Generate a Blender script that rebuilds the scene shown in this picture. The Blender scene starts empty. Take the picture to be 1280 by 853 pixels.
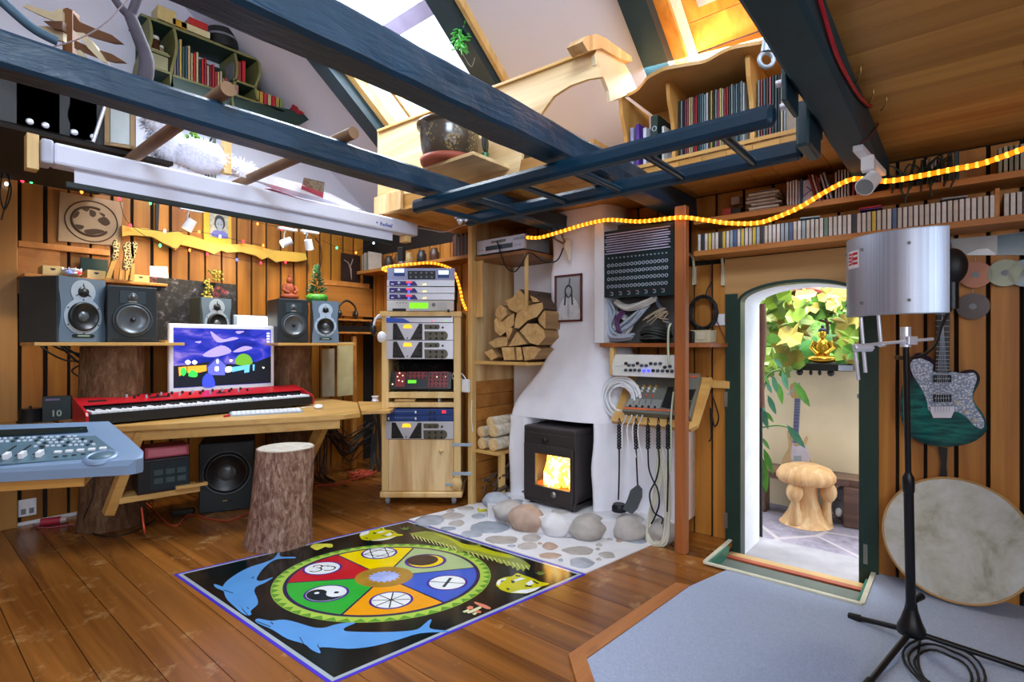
import bpy, bmesh, math, random
from math import sin, cos, pi, radians as R, sqrt
from mathutils import Vector as V, Matrix as MX, noise as NZ
random.seed(7)
SC = bpy.context.scene
C = SC.collection
# ---------------------------------------------------------------- camera
F = 665.0; PX0 = 640.0; PY0 = 431.0; HC = 1.17
HD = R(40.1); CH = cos(HD); SH = sin(HD)
def ray(px, py):
    a = (px-PX0)/F; b = (PY0-py)/F
    return V((CH+SH*a, SH-CH*a, b))
EYE = V((0, 0, HC))
def onX(px, py, X):
    d = ray(px, py); return EYE + d*(X/d.x)
def onY(px, py, Y):
    d = ray(px, py); return EYE + d*(Y/d.y)
def onZ(px, py, Z):
    d = ray(px, py); return EYE + d*((Z-HC)/d.z)
def onD(px, py, D):
    return EYE + ray(px, py)*D
cam = bpy.data.cameras.new('camera'); cam.sensor_width = 36; cam.lens = F*36/1280
cam.shift_y = (PY0-426.5)/1280; cam.clip_start = .02
co = bpy.data.objects.new('camera', cam); C.objects.link(co)
co.location = EYE; co.rotation_euler = (R(90), 0, HD-R(90)); SC.camera = co
SC.view_settings.view_transform = 'Standard'
try: SC.view_settings.look = 'None'
except Exception: pass
SC.view_settings.gamma = 1; SC.view_settings.exposure = 0.0; SC.view_settings.use_curve_mapping = False
# ---------------------------------------------------------------- materials
def lin(h):
    if not isinstance(h, str): return tuple(h)[:3]
    h = h.lstrip('#'); o = []
    for i in (0, 2, 4):
        c = int(h[i:i+2], 16)/255
        o.append(c/12.92 if c <= .04045 else ((c+.055)/1.055)**2.4)
    return tuple(o)
def c4(h): return lin(h)+(1,)
MATS = {}
class NT:
    def __init__(s, name):
        s.m = bpy.data.materials.new(name); s.m.use_nodes = True
        s.t = s.m.node_tree; s.n = s.t.nodes; s.l = s.t.links
        s.b = s.n['Principled BSDF']
    def new(s, typ, **k):
        n = s.n.new(typ)
        for a, v in k.items(): setattr(n, a, v)
        return n
    def link(s, a, b): s.l.new(a, b)
    def coords(s, scale=(1, 1, 1), rot=(0, 0, 0), out='Object'):
        tc = s.new('ShaderNodeTexCoord'); mp = s.new('ShaderNodeMapping')
        mp.inputs['Scale'].default_value = scale; mp.inputs['Rotation'].default_value = rot
        s.link(tc.outputs[out], mp.inputs['Vector']); return mp.outputs['Vector']
    def noise(s, vec, scale=5, detail=3, rough=.5, dist=0):
        n = s.new('ShaderNodeTexNoise'); n.inputs['Scale'].default_value = scale
        n.inputs['Detail'].default_value = detail; n.inputs['Roughness'].default_value = rough
        n.inputs['Distortion'].default_value = dist
        s.link(vec, n.inputs['Vector']); return n.outputs['Fac']
    def ramp(s, fac, stops):
        r = s.new('ShaderNodeValToRGB'); e = r.color_ramp.elements
        while len(e) < len(stops): e.new(.5)
        for i, (p, c) in enumerate(stops): e[i].position = p; e[i].color = c4(c)
        s.link(fac, r.inputs['Fac']); return r.outputs['Color']
    def mix(s, fac, a, b, mode='MIX'):
        m = s.new('ShaderNodeMix', data_type='RGBA', blend_type=mode)
        for v, i in ((fac, 0), (a, 6), (b, 7)):
            if hasattr(v, 'links'): s.link(v, m.inputs[i])
            elif i == 0: m.inputs[0].default_value = v
            else: m.inputs[i].default_value = c4(v)
        return m.outputs[2]
    def math(s, op, a, b=0.0):
        m = s.new('ShaderNodeMath', operation=op)
        for i, v in enumerate((a, b)):
            if hasattr(v, 'links'): s.link(v, m.inputs[i])
            else: m.inputs[i].default_value = v
        return m.outputs[0]
    def bump(s, h, strength=.3, dist=.01):
        b = s.new('ShaderNodeBump'); b.inputs['Strength'].default_value = strength
        b.inputs['Distance'].default_value = dist
        s.link(h, b.inputs['Height']); s.link(b.outputs['Normal'], s.b.inputs['Normal'])
    def col(s, c):
        if hasattr(c, 'links'): s.link(c, s.b.inputs['Base Color'])
        else: s.b.inputs['Base Color'].default_value = c4(c)
    def set(s, rough=.5, metal=0, spec=.5):
        s.b.inputs['Roughness'].default_value = rough; s.b.inputs['Metallic'].default_value = metal
        s.b.inputs['Specular IOR Level'].default_value = spec
def plain(name, c, rough=.5, metal=0, var=.12, scale=8, bump=0, bscale=60, spec=.5, bdist=.004):
    if name in MATS: return MATS[name]
    t = NT(name); t.set(rough, metal, spec)
    cc = lin(c); d = tuple(max(0, x*(1-var)) for x in cc); u = tuple(min(1, x*(1+var)) for x in cc)
    vec = t.coords()
    f = t.noise(vec, scale, 4)
    t.col(t.ramp(f, [(.3, d), (.7, u)]))
    if bump: t.bump(t.noise(vec, bscale, 4, .6), bump, bdist)
    MATS[name] = t.m; return t.m
def emit(name, c, s):
    if name in MATS: return MATS[name]
    t = NT(name); t.col(c); t.b.inputs['Emission Color'].default_value = c4(c); t.b.inputs['Emission Strength'].default_value = s
    MATS[name] = t.m; return t.m
def wood(name, c1, c2, axis='Z', rough=.45, grain=14, isl=.25, knots=True, spec=.5, bump=.15, stretch=.07, scuff=None):
    """plank wood: grain drawn out along one axis, a few knots, each separate board a little lighter or darker"""
    if name in MATS: return MATS[name]
    t = NT(name); t.set(rough, 0, spec)
    sc = [1, 1, 1]; sc['XYZ'.index(axis)] = stretch
    geo = t.new('ShaderNodeNewGeometry'); rnd = geo.outputs['Random Per Island']
    vec0 = t.coords(tuple(sc))
    off = t.new('ShaderNodeVectorMath', operation='ADD'); mul = t.new('ShaderNodeVectorMath', operation='SCALE')
    cmb = t.new('ShaderNodeCombineXYZ')
    for i in range(3): t.link(rnd, cmb.inputs[i])
    t.link(cmb.outputs[0], mul.inputs[0]); mul.inputs['Scale'].default_value = 13
    t.link(vec0, off.inputs[0]); t.link(mul.outputs[0], off.inputs[1]); vec = off.outputs[0]
    f = t.noise(vec, grain, 5, .6, .6)
    col = t.ramp(f, [(.3, c1), (.68, c2)])
    if knots:
        v2 = t.coords(tuple(.35 if i == 'XYZ'.index(axis) else 1 for i in range(3)))
        vo = t.new('ShaderNodeTexVoronoi'); vo.inputs['Scale'].default_value = 4.3
        t.link(v2, vo.inputs['Vector'])
        k = t.ramp(vo.outputs['Distance'], [(.03, (1, 1, 1)), (.1, (0, 0, 0))])
        kk = t.new('ShaderNodeSeparateColor'); t.link(k, kk.inputs[0])
        cc = lin(c1); dk = tuple(x*.42 for x in cc)
        col = t.mix(t.math('MULTIPLY', kk.outputs[0], .75), col, dk)
    if scuff:
        sf = t.ramp(t.noise(t.coords(), 5.5, 8, .72), [(.57, (0, 0, 0)), (.68, (.6, .6, .6))]); q = t.new('ShaderNodeSeparateColor'); t.link(sf, q.inputs[0]); col = t.mix(q.outputs[0], col, scuff)
    hs = t.new('ShaderNodeHueSaturation')
    t.link(t.math('ADD', t.math('MULTIPLY', rnd, isl*2), 1-isl), hs.inputs['Value'])
    t.link(col, hs.inputs['Color'])
    t.col(hs.outputs[0]); t.bump(f, bump, .004)
    MATS[name] = t.m; return t.m
# ---------------------------------------------------------------- mesh builder
class M:
    def __init__(s): s.v = []; s.f = []; s.mi = []; s.sm = []
    def add(s, vs, fs, mi=0, sm=False):
        b = len(s.v); s.v.extend(V(p) for p in vs)
        for f in fs: s.f.append(tuple(b+i for i in f)); s.mi.append(mi); s.sm.append(sm)
        return s
    def box(s, c, d, rot=None, bev=0, mi=0, sm=False):
        x, y, z = (k/2 for k in d)
        if bev <= 0:
            vs = [V((i*x, j*y, k*z)) for i in (-1, 1) for j in (-1, 1) for k in (-1, 1)]
            fs = [(0, 1, 3, 2), (4, 6, 7, 5), (0, 4, 5, 1), (2, 3, 7, 6), (0, 2, 6, 4), (1, 5, 7, 3)]
        else:
            bm = bmesh.new(); bmesh.ops.create_cube(bm, size=1)
            for q in bm.verts: q.co = V((q.co.x*d[0], q.co.y*d[1], q.co.z*d[2]))
            bmesh.ops.bevel(bm, geom=list(bm.edges), offset=min(bev, min(d)*.45), segments=2, affect='EDGES', profile=.5)
            bm.verts.index_update(); vs = [q.co.copy() for q in bm.verts]; fs = [tuple(q.index for q in f.verts) for f in bm.faces]; bm.free()
        m = rot if rot is not None else MX.Identity(3)
        if not isinstance(m, MX): m = MX.Rotation(m, 3, 'Z')
        return s.add([m @ p + V(c) for p in vs], fs, mi, sm)
    def bx(s, x0, x1, y0, y1, z0, z1, bev=0, mi=0):
        return s.box(((x0+x1)/2, (y0+y1)/2, (z0+z1)/2), (abs(x1-x0), abs(y1-y0), abs(z1-z0)), None, bev, mi)
    def bar(s, a, b, w, h, up=(0, 0, 1), bev=0, mi=0):
        a, b = V(a), V(b); d = b-a; L = d.length; x = d/L; z = V(up); y = z.cross(x).normalized(); z = x.cross(y)
        m = MX((x, y, z)).transposed()
        return s.box((a+b)/2, (L, w, h), m, bev, mi)
    def rings(s, rs, mi=0, sm=True, cap=True, closed=False):
        n = len(rs[0]); vs = [p for r in rs for p in r]; fs = []
        k = len(rs)
        for i in range(k if closed else k-1):
            j = (i+1) % k
            for q in range(n): fs.append((i*n+q, i*n+(q+1) % n, j*n+(q+1) % n, j*n+q))
        s.add(vs, fs, mi, sm)
        if cap and not closed:
            s.add(rs[0][::-1], [tuple(range(n))], mi, False); s.add(rs[-1], [tuple(range(n))], mi, False)
        return s
    def cyl(s, a, b, r0, r1=None, seg=16, mi=0, cap=True, sm=True):
        a, b = V(a), V(b); r1 = r0 if r1 is None else r1; d = (b-a).normalized()
        u = d.orthogonal().normalized(); w = d.cross(u)
        q = [u*cos(2*pi*i/seg)+w*sin(2*pi*i/seg) for i in range(seg)]
        return s.rings([[a+p*r0 for p in q], [b+p*r1 for p in q]], mi, sm, cap)
    def tube(s, pts, r, seg=8, mi=0, closed=False, cap=True):
        pts = [V(p) for p in pts]; n = len(pts); rs = []
        rr = r if hasattr(r, '__len__') else [r]*n
        u = None
        for i, p in enumerate(pts):
            if closed: t = (pts[(i+1) % n]-pts[i-1])
            else: t = pts[min(i+1, n-1)]-pts[max(i-1, 0)]
            if t.length < 1e-9: t = V((0, 0, 1))
            t.normalize()
            u = t.orthogonal().normalized() if u is None else (u-t*u.dot(t))
            if u.length < 1e-6: u = t.orthogonal()
            u.normalize(); w = t.cross(u)
            rs.append([p+(u*cos(2*pi*k/seg)+w*sin(2*pi*k/seg))*rr[i] for k in range(seg)])
        return s.rings(rs, mi, True, cap, closed)
    def lathe(s, prof, c=(0, 0, 0), axis=(0, 0, 1), seg=24, mi=0, cap=True, sm=True):
        d = V(axis).normalized(); u = d.orthogonal().normalized(); w = d.cross(u); c = V(c)
        if abs(d.z) > .999: u = V((1, 0, 0)); w = V((0, 1, 0))*(1 if d.z > 0 else -1)
        rs = [[c+d*z+(u*cos(2*pi*i/seg)+w*sin(2*pi*i/seg))*max(r, 1e-5) for i in range(seg)] for r, z in prof]
        return s.rings(rs, mi, sm, cap)
    def prism(s, poly, o, u, v, th, mi=0, bev=0):
        """poly: 2-D outline; th: vector of thickness"""
        o, u, v, th = V(o), V(u), V(v), V(th)
        ar = sum(poly[i-1][0]*poly[i][1]-poly[i][0]*poly[i-1][1] for i in range(len(poly)))
        if ar < 0: poly = poly[::-1]
        if u.cross(v).dot(th) < 0: poly = poly[::-1]
        a = [o+u*p[0]+v*p[1] for p in poly]; b = [p+th for p in a]; n = len(a)
        fs = [tuple(range(n))[::-1], tuple(range(n, 2*n))]+[(i, (i+1) % n, n+(i+1) % n, n+i) for i in range(n)]
        return s.add(a+b, fs, mi)
    def poly3(s, pts, th, mi=0):
        """flat outline given in space, thickened along th"""
        a = [V(p) for p in pts]; th = V(th); n = len(a)
        nn = V((0, 0, 0))
        for i in range(n): nn += a[i-1].cross(a[i])
        if nn.dot(th) < 0: a = a[::-1]
        b = [p+th for p in a]
        fs = [tuple(range(n))[::-1], tuple(range(n, 2*n))]+[(i, (i+1) % n, n+(i+1) % n, n+i) for i in range(n)]
        return s.add(a+b, fs, mi)
    def ball(s, c, r, seg=16, rin=10, mi=0, rot=None, jit=0, seed=0):
        c = V(c); r = r if hasattr(r, '__len__') else (r, r, r); rs = []
        for j in range(rin+1):
            th = pi*j/rin; ring = []
            for i in range(seg):
                ph = 2*pi*i/seg
                d = V((sin(th)*cos(ph), sin(th)*sin(ph), -cos(th)))
                k = 1+jit*NZ.noise(d*1.7+V((seed*3.1, seed*1.7, 0))) if jit else 1
                p = V((d.x*r[0], d.y*r[1], d.z*r[2]))*k
                if rot is not None: p = (rot if isinstance(rot, MX) else MX.Rotation(rot, 3, 'Z')) @ p
                ring.append(c+p)
            rs.append(ring)
        return s.rings(rs, mi, True, False)
    def disc(s, c, r, n=(0, 0, 1), seg=24, mi=0, th=.001):
        c = V(c); n = V(n).normalized(); return s.cyl(c, c+n*th, r, r, seg, mi)
    def ring(s, c, R0, r, n=(0, 0, 1), seg=32, rs=8, mi=0):
        c = V(c); n = V(n).normalized(); u = n.orthogonal().normalized(); w = n.cross(u)
        return s.tube([c+(u*cos(2*pi*i/seg)+w*sin(2*pi*i/seg))*R0 for i in range(seg)], r, rs, mi, True)
    def build(s, name, mats, parent=None, local=False, shade=None):
        me = bpy.data.meshes.new(name)
        vs = s.v
        if parent is not None and not local:
            inv = WM[parent.name].inverted(); vs = [inv @ p for p in vs]
        org = V((0, 0, 0))
        if parent is None and vs:
            lo = V((min(p.x for p in vs), min(p.y for p in vs), min(p.z for p in vs))); hi = V((max(p.x for p in vs), max(p.y for p in vs), max(p.z for p in vs)))
            org = V(((lo.x+hi.x)/2, (lo.y+hi.y)/2, lo.z)); vs = [p-org for p in vs]
        me.from_pydata([tuple(p) for p in vs], [], s.f)
        if not isinstance(mats, (list, tuple)): mats = [mats]
        for m in mats: me.materials.append(m)
        me.polygons.foreach_set('material_index', s.mi); me.polygons.foreach_set('use_smooth', s.sm)
        me.update()
        o = bpy.data.objects.new(name, me); C.objects.link(o); o.location = org
        m = MX.Translation(org)
        if parent is not None: o.parent = parent; m = WM[parent.name].copy()
        WM[o.name] = m
        return o
WM = {}
def tag(o, label, cat, group=None, kind=None):
    if label: o['label'] = label
    if cat: o['category'] = cat
    if group: o['group'] = group
    if kind: o['kind'] = kind
    return o
def thing(name, label, cat, loc=(0, 0, 0), rz=0, group=None, rot=None):
    o = bpy.data.objects.new(name, None); C.objects.link(o); o.empty_display_size = .05
    m = MX.Translation(V(loc)) @ (rot.to_4x4() if rot is not None else MX.Rotation(rz, 4, 'Z'))
    o.location = loc; o.rotation_euler = m.to_euler(); WM[o.name] = m
    return tag(o, label, cat, group)
def struct(o, label=None):
    o['kind'] = 'structure'
    if label: o['label'] = label
    return o
def kids(o): return [c for c in C.objects if c.parent == o]
def dup(root, loc, rz=None, label=None, group=None, scale=None):
    r = root.copy(); C.objects.link(r); r.location = loc
    if rz is not None: r.rotation_euler = (0, 0, rz)
    if scale: r.scale = scale
    if label: r['label'] = label
    if group: r['group'] = group
    for ch in list(root.children):
        c = ch.copy(); C.objects.link(c); c.parent = r
        for g in list(ch.children):
            d = g.copy(); C.objects.link(d); d.parent = c
    WM[r.name] = MX.Translation(V(loc)) @ MX.Rotation(rz or 0, 4, 'Z')
    return r
ORD = 'first second third fourth fifth sixth seventh eighth ninth tenth eleventh twelfth thirteenth fourteenth fifteenth sixteenth seventeenth eighteenth nineteenth'.split()
TEN = {20: 'twent', 30: 'thirt', 40: 'fort', 50: 'fift', 60: 'sixt', 70: 'sevent', 80: 'eight', 90: 'ninet'}
def ordn(n):
    if n < 20: return ORD[n-1]
    t = n//10*10; u = n % 10
    return TEN[t]+'ieth' if u == 0 else TEN[t]+'y-'+ORD[u-1]
_fc = {}
def text_mesh(m, body, o, u, v, size, mi=0, th=.0008, center=False, shear=0, squeeze=1):
    """adds lettering to a builder: origin o, u = reading direction, v = up"""
    key = (body, center, shear)
    if key not in _fc:
        cu = bpy.data.curves.new('lettering', 'FONT'); cu.body = body; cu.size = 1; cu.resolution_u = 2; cu.shear = shear; cu.offset = .022
        if center: cu.align_x = 'CENTER'
        ob = bpy.data.objects.new('lettering', cu); C.objects.link(ob)
        me = bpy.data.meshes.new_from_object(ob.evaluated_get(bpy.context.evaluated_depsgraph_get()))
        _fc[key] = ([p.co.copy() for p in me.vertices], [tuple(p.vertices) for p in me.polygons])
        bpy.data.objects.remove(ob); bpy.data.curves.remove(cu); bpy.data.meshes.remove(me)
    vs, fs = _fc[key]; o, u, v = V(o), V(u).normalized(), V(v).normalized(); n = u.cross(v)
    return m.add([o+u*p.x*size*squeeze+v*p.y*size+n*th for p in vs], fs, mi)
def spline(pts, n=8, closed=False):
    """Catmull-Rom through points"""
    P = [V(p) for p in pts]; k = len(P); out = []
    for i in range(k if closed else k-1):
        a = P[i-1] if (closed or i > 0) else P[0]; b = P[i]; c = P[(i+1) % k]; d = P[(i+2) % k] if (closed or i+2 < k) else P[-1]
        for j in range(n):
            t = j/n
            out.append(.5*((2*b)+(c-a)*t+(2*a-5*b+4*c-d)*t*t+(3*b-a-3*c+d)*t**3))
    if not closed: out.append(P[-1])
    return out
def sp2(pts, n=6, closed=True): return [(p.x, p.y) for p in spline([(a, b, 0) for a, b in pts], n, closed)]
def arc(cx, cy, r, a0, a1, n=16, ry=None): return [(cx+r*cos(R(a0+(a1-a0)*i/n)), cy+(ry or r)*sin(R(a0+(a1-a0)*i/n))) for i in range(n+1)]
def solid(name, m, mats, label, cat, group=None): return tag(m.build(name, mats), label, cat, group)
# ================================================================ materials of the place
XR = 3.27; YL = 4.65          # inner faces of the right wall and the left wall
ZB = 1.95                     # underside of the beams
ZL = 2.09                     # underside of the loft floor
m_floor = wood('floor_boards', '#5f3513', '#a0652a', 'Y', .24, 9, .18, True, .6, .1, .05, '#c49a62')
m_plankL = wood('amber_planks', '#80480f', '#b2741d', 'Z', .5, 10, .2)
m_plankR = wood('honey_planks', '#96591a', '#c48534', 'Z', .5, 10, .16)
m_pine = wood('pale_pine', '#c99a55', '#e9c684', 'Z', .45, 9, .1)
m_pineY = wood('pine_along_y', '#bd8a43', '#dfb56c', 'Y', .45, 9, .1)
m_pineX = wood('pine_along_x', '#c08a42', '#e0b469', 'X', .45, 9, .1)
m_ply = wood('fir_plywood', '#b98446', '#f4d8a4', 'Z', .5, 9, .06, False, .4, .08, .1)
m_plyY = wood('fir_plywood_lying', '#bd8f50', '#f2d8a6', 'Y', .5, 8, .06, False, .4, .08, .08)
m_orange = wood('orange_shelf_wood', '#a4662a', '#c88843', 'Y', .45, 9, .1)
m_redwood = wood('red_brown_post', '#8a4a22', '#b26a38', 'Z', .45, 9, .08)
m_ceil = wood('ceiling_boards', '#a9742f', '#d3a256', 'Y', .5, 8, .12)
m_dark = plain('dark_gap', '#1c140d', .9)
m_black = plain('black', '#101214', .5)
m_plaster = plain('white_plaster', '#f2f2fa', .8, var=.03, bump=.25, bscale=14, bdist=.012)
m_roof = plain('white_ceiling_board', '#d9dcec', .8, var=.02, scale=1.5)
m_green = plain('dark_green_paint', '#1d3a33', .4, var=.1)
m_white = plain('white_paint', '#eef0f4', .4, var=.02)
def beam_mat():
    t = NT('blue_green_beam_paint'); t.set(.36, 0, .5)
    vec = t.coords((.25, 1, 1)); f = t.noise(vec, 22, 6, .65, .8); g = t.noise(t.coords(), 6, 3)
    t.col(t.mix(g, '#052232', '#0b3c58')); 
    v = t.coords((.12, 1, 1)); cr = t.noise(v, 30, 3, .5, 1.5)
    t.bump(t.math('ADD', f, t.math('MULTIPLY', cr, .6)), .45, .010); return t.m
m_beam = beam_mat()
m_rafter = plain('dark_rafter_paint', '#12303b', .4, var=.15)
# ================================================================ floor
DY0, DY1, DZ = .38, 1.0, 1.53
PIT = (2.83, XR, .345, 1.03)
m = M(); w = .15; x = -2.0+.095
while x < XR:
    x1 = min(x+w-.003, XR)
    if x1 > PIT[0]+.01:
        a = x
        if x < PIT[0]: m.bx(x, PIT[0], -2.5, YL, -.03, 0); a = PIT[0]
        m.bx(a, x1, -2.5, PIT[2], -.03, 0); m.bx(a, x1, PIT[3], YL, -.03, 0)
    else: m.bx(x, x1, -2.5, YL, -.03, 0)
    x += w
m.bx(-2, PIT[0], -2.5, YL, -.06, -.031, mi=1); m.bx(PIT[0], XR, -2.5, PIT[2], -.06, -.031, mi=1); m.bx(PIT[0], XR, PIT[3], YL, -.06, -.031, mi=1)
struct(m.build('floor', [m_floor, m_dark]))
# carpet on the right, with a wooden edging strip
cpt = NT('pale_blue_carpet'); cpt.set(.95, 0, .1); v = cpt.coords(); f = cpt.noise(v, 260, 3, .8); g = cpt.noise(v, 40, 4, .8)
cpt.col(cpt.mix(g, cpt.ramp(f, [(.3, '#8ba0c4'), (.7, '#bccbe8')]), cpt.ramp(f, [(.3, '#9fb2d4'), (.7, '#ced9f2')]))); cpt.bump(f, .5, .006)
fl = lambda px, py: onZ(px, py, 0)
c_in = fl(733, 827); c_up = fl(862, 735); c_top = fl(905, 718)
dn = (fl(742, 853)-fl(733, 827)).normalized(); c_dn = c_in+dn*1.6
pts = [c_dn, c_in, c_up, V((PIT[0]-.012, c_top.y, 0)), V((PIT[0]-.012, PIT[2]-.012, 0)), V((XR, PIT[2]-.012, 0)), V((XR, -2.4, 0)), V((c_dn.x, -2.4, 0))]
struct(M().poly3([V((p.x, p.y, .001)) for p in pts], (0, 0, .006)).build('carpet', cpt.m))
def off(p, q, r, w):
    a = (q-p).normalized(); b = (r-q).normalized(); na = V((-a.y, a.x, 0)); nb = V((-b.y, b.x, 0)); n = (na+nb).normalized()
    return q+n*(w/max(.3, n.dot(na)))
dv = (c_up-c_in).normalized(); sd = V((-dv.y, dv.x, 0)); sd = sd if (fl(701, 824)-c_in).dot(sd) > 0 else -sd
s2 = V((-dn.y, dn.x, 0)); s2 = s2 if (fl(701, 824)-c_in).dot(s2) > 0 else -s2
W = .062; k = (sd+s2).normalized(); oc = c_in+k*(W/k.dot(sd))
m = M(); zz = V((0, 0, .0125))
up_ = V((0, 0, .0005))
m.poly3([c_in+up_, c_up+up_, c_up+sd*W-dv*.02+up_, oc+up_], zz); m.poly3([c_dn+up_, c_in+up_, oc+up_, c_dn+s2*W+up_], zz)
struct(m.build('trim_1', wood('edging_strip', '#9a5a2c', '#c1814a', 'X', .4, 9, .05)))
# ================================================================ sunken doorway
m = M(); x0, x1, y0, y1 = PIT
m.bx(x0, x1-.15, y0, y1, -.17, -.05, mi=1)                      # step floor
m.bx(x0+.001, x0+.012, y0+.001, y1-.001, -.16, .008, mi=0)                    # riser under the carpet edge
m.bx(x0+.013, x1-.12, y1-.013, y1-.001, -.16, .008, mi=2); m.bx(x0+.013, x1-.12, y0+.001, y0+.013, -.16, .008, mi=2)
m.bx(x0-.02, x0+.004, y0-.012, y1+.012, .008, .016, mi=3); m.bx(x0, x1, y1, y1+.02, .008, .016, mi=3); m.bx(x0, x1, y0-.02, y0, .008, .016, mi=3)
struct(m.build('trim_2', [m_dark, plain('grey_green_step', '#5e6a64', .6), plain('teal_green_paint', '#2a7a66', .4), plain('cream_edging', '#dcdcc8', .5)]))
m = M(); m.bx(3.11, 3.15, y0, y1, -.14, -.04); struct(m.build('trim_3', plain('red_threshold', '#a04a2c', .5, var=.25)))
m = M(); m.bx(3.15, 3.22, y0, y1, -.14, -.045); struct(m.build('trim_4', plain('beige_threshold', '#b89a66', .5, var=.1)))
m_slate = plain('grey_slate', '#85858c', .6, var=.25, scale=5, bump=.5, bscale=10)
m = M(); m.bx(3.222, 3.72, DY0-.02, DY1+.02, -.42, -.085, .02); struct(m.build('trim_5', m_slate))
# ================================================================ right wall
def arch(r=0, n=18):
    """outline of the door opening in (y, z)"""
    c = (DY0+DY1)/2; h = (DY1-DY0)/2+r; zs = 1.42
    return [(c-h, -.45), (c-h, zs)]+[(c-h*cos(pi*i/n), zs+(DZ-zs+r)*sin(pi*i/n)) for i in range(1, n)]+[(c+h, zs), (c+h, -.45)]
yw = lambda px, X=XR: onX(px, 431, X).y
m = M()
def plank(y0, y1, z0, z1, mi=0): m.bx(XR, XR+.022, min(y0, y1), max(y0, y1), z0, z1, .003, mi)
for a, b in ((1094, 1119.5), (1124, 1154.5), (1159, 1192.5), (1198, 1232.5), (1238, 1274.5)): plank(yw(a), yw(b), 0, ZL-.01)
y = yw(1280.5)
while y > -2.4: plank(y, y-.098, 0, ZL-.01); y -= .113
for a, b in ((868.5, 888.5), (891, 912)): plank(yw(a), yw(b), 0, 1.66)
plank(yw(849), yw(866.5), 0, 1.66)
y = yw(849)+.012
while y < YL-.05: plank(y, min(y+.125, YL-.03), 0, ZL-.01); y += .14
for y in [i*.16+.33 for i in range(6)]: plank(y+.01, min(y+.155, yw(849)), 1.69, ZL-.01)     # short boards over the door
mm = m; m = M()
X0, X1 = XR+.022, XR+.33
m.bx(X0, X1, -2.4, DY0-.001, -.5, 3.0); m.bx(X0, X1, DY1+.001, 4.9, -.5, 3.0)
top = arch()[1:-1]
m.prism([(DY0-.001, 3.0)]+[(DY0-.001, top[0][1])]+top[1:-1]+[(DY1+.001, top[-1][1]), (DY1+.001, 3.0)], (X0, 0, 0), (0, 1, 0), (0, 0, 1), (X1-X0, 0, 0))
b = len(mm.v); mm.add(m.v, m.f, 1)
wr = struct(mm.build('wall_right', [m_plankR, m_dark]))
# white stone reveal, dark green door frame and arch panel
m = M(); n = arch(.0); q = arch(.015)
def band(m, A, B, xa, xb, mi=0):
    k = len(A)
    for i in range(k-1):
        p = [(A[i], A[i+1], B[i+1], B[i])]
        a, b_, c, d = A[i], A[i+1], B[i+1], B[i]
        vs = [(xa, *a), (xa, *b_), (xa, *c), (xa, *d), (xb, *a), (xb, *b_), (xb, *c), (xb, *d)]
        m.add(vs, [(0, 1, 2, 3), (7, 6, 5, 4), (0, 4, 5, 1), (1, 5, 6, 2), (2, 6, 7, 3), (3, 7, 4, 0)], mi)
band(m, arch(-.016), arch(.0), XR+.055, XR+.36, 1)
struct(m.build('trim_6', [m_green, plain('pale_stone_reveal', '#eef2fb', .7, var=.06, bump=.3, bscale=16)]))
fr = M()
pin = arch(-.018); pout = arch(.0)
band(fr, pin, pout, XR-.03, XR+.054)
fr.lathe([(.006, 0), (.006, .015), (.016, .02), (.014, .034), (0, .038)], (XR+.04, DY0-.002, .90), (0, 1, 0), 16, 1); fr.bx(XR-.028, XR+.02, DY1, DY1+.07, -.14, 1.47); fr.bx(XR-.028, XR+.02, DY0-.065, DY0, -.14, 1.47)
fr.bx(XR-.034, XR-.029, DY1+.055, DY1+.075, .08, .17, mi=1); fr.bx(XR-.034, XR-.029, DY1+.055, DY1+.075, .8, .89, mi=1); fr.bx(XR-.034, XR-.029, DY0-.02, DY0-.002, .05, .15, mi=1)
dr = struct(fr.build('door_1', [m_green, plain('steel_hinge', '#a8aaa8', .3, .8)]))
m = M()
A = arch(0)[1:-1]
m.prism([(DY0-.11, 1.68), (DY0-.11, 1.47), (DY0-.02, 1.47)]+[(y, z) for y, z in arch(.0)[1:-1]]+[(DY1+.02, 1.47), (DY1+.075, 1.3), (DY1+.075, 1.68)], (XR-.02, 0, 0), (0, 1, 0), (0, 0, 1), (.03, 0, 0))
struct(m.build('trim_7', wood('arch_plywood', '#a87c45', '#c69a60', 'Y', .5, 6, .05, False)))
# ================================================================ left wall
m = M()
gaps = [(21, 27), (53.6, 59.5), (84, 88), (112, 115), (138, 142), (163, 167), (188, 192), (211, 215), (234.5, 237), (255.5, 257.5), (276, 278), (295, 297), (313.5, 315.5), (332, 334), (350, 352), (366, 368.5), (383, 385), (399, 401), (413, 415), (428, 430), (441, 443), (454, 456)]
gx = [(onY(a, 431, YL).x, onY(b, 431, YL).x) for a, b in gaps]
e = gx[0][0]
while e > -2: m.bx(e-.11, e, YL, YL+.02, 0, 2.3, .003); e -= .135
for i in range(len(gx)-1): m.bx(gx[i][1], gx[i+1][0], YL, YL+.02, 0, 2.3, .003)
m.bx(-2, 3.6, YL+.02, YL+.1, -.1, 2.3, mi=1)
struct(m.build('wall_left', [m_plankL, m_dark]))
# white gable above the planks
m = M(); m.poly3([(-2, YL+.02, 2.3), (3.7, YL+.02, 2.3), (1.06, YL+.02, 4.25), (.9, YL+.02, 4.3), (-2, YL+.02, 2.0)], (0, .08, 0))
struct(m.build('wall_gable', m_roof))
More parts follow.
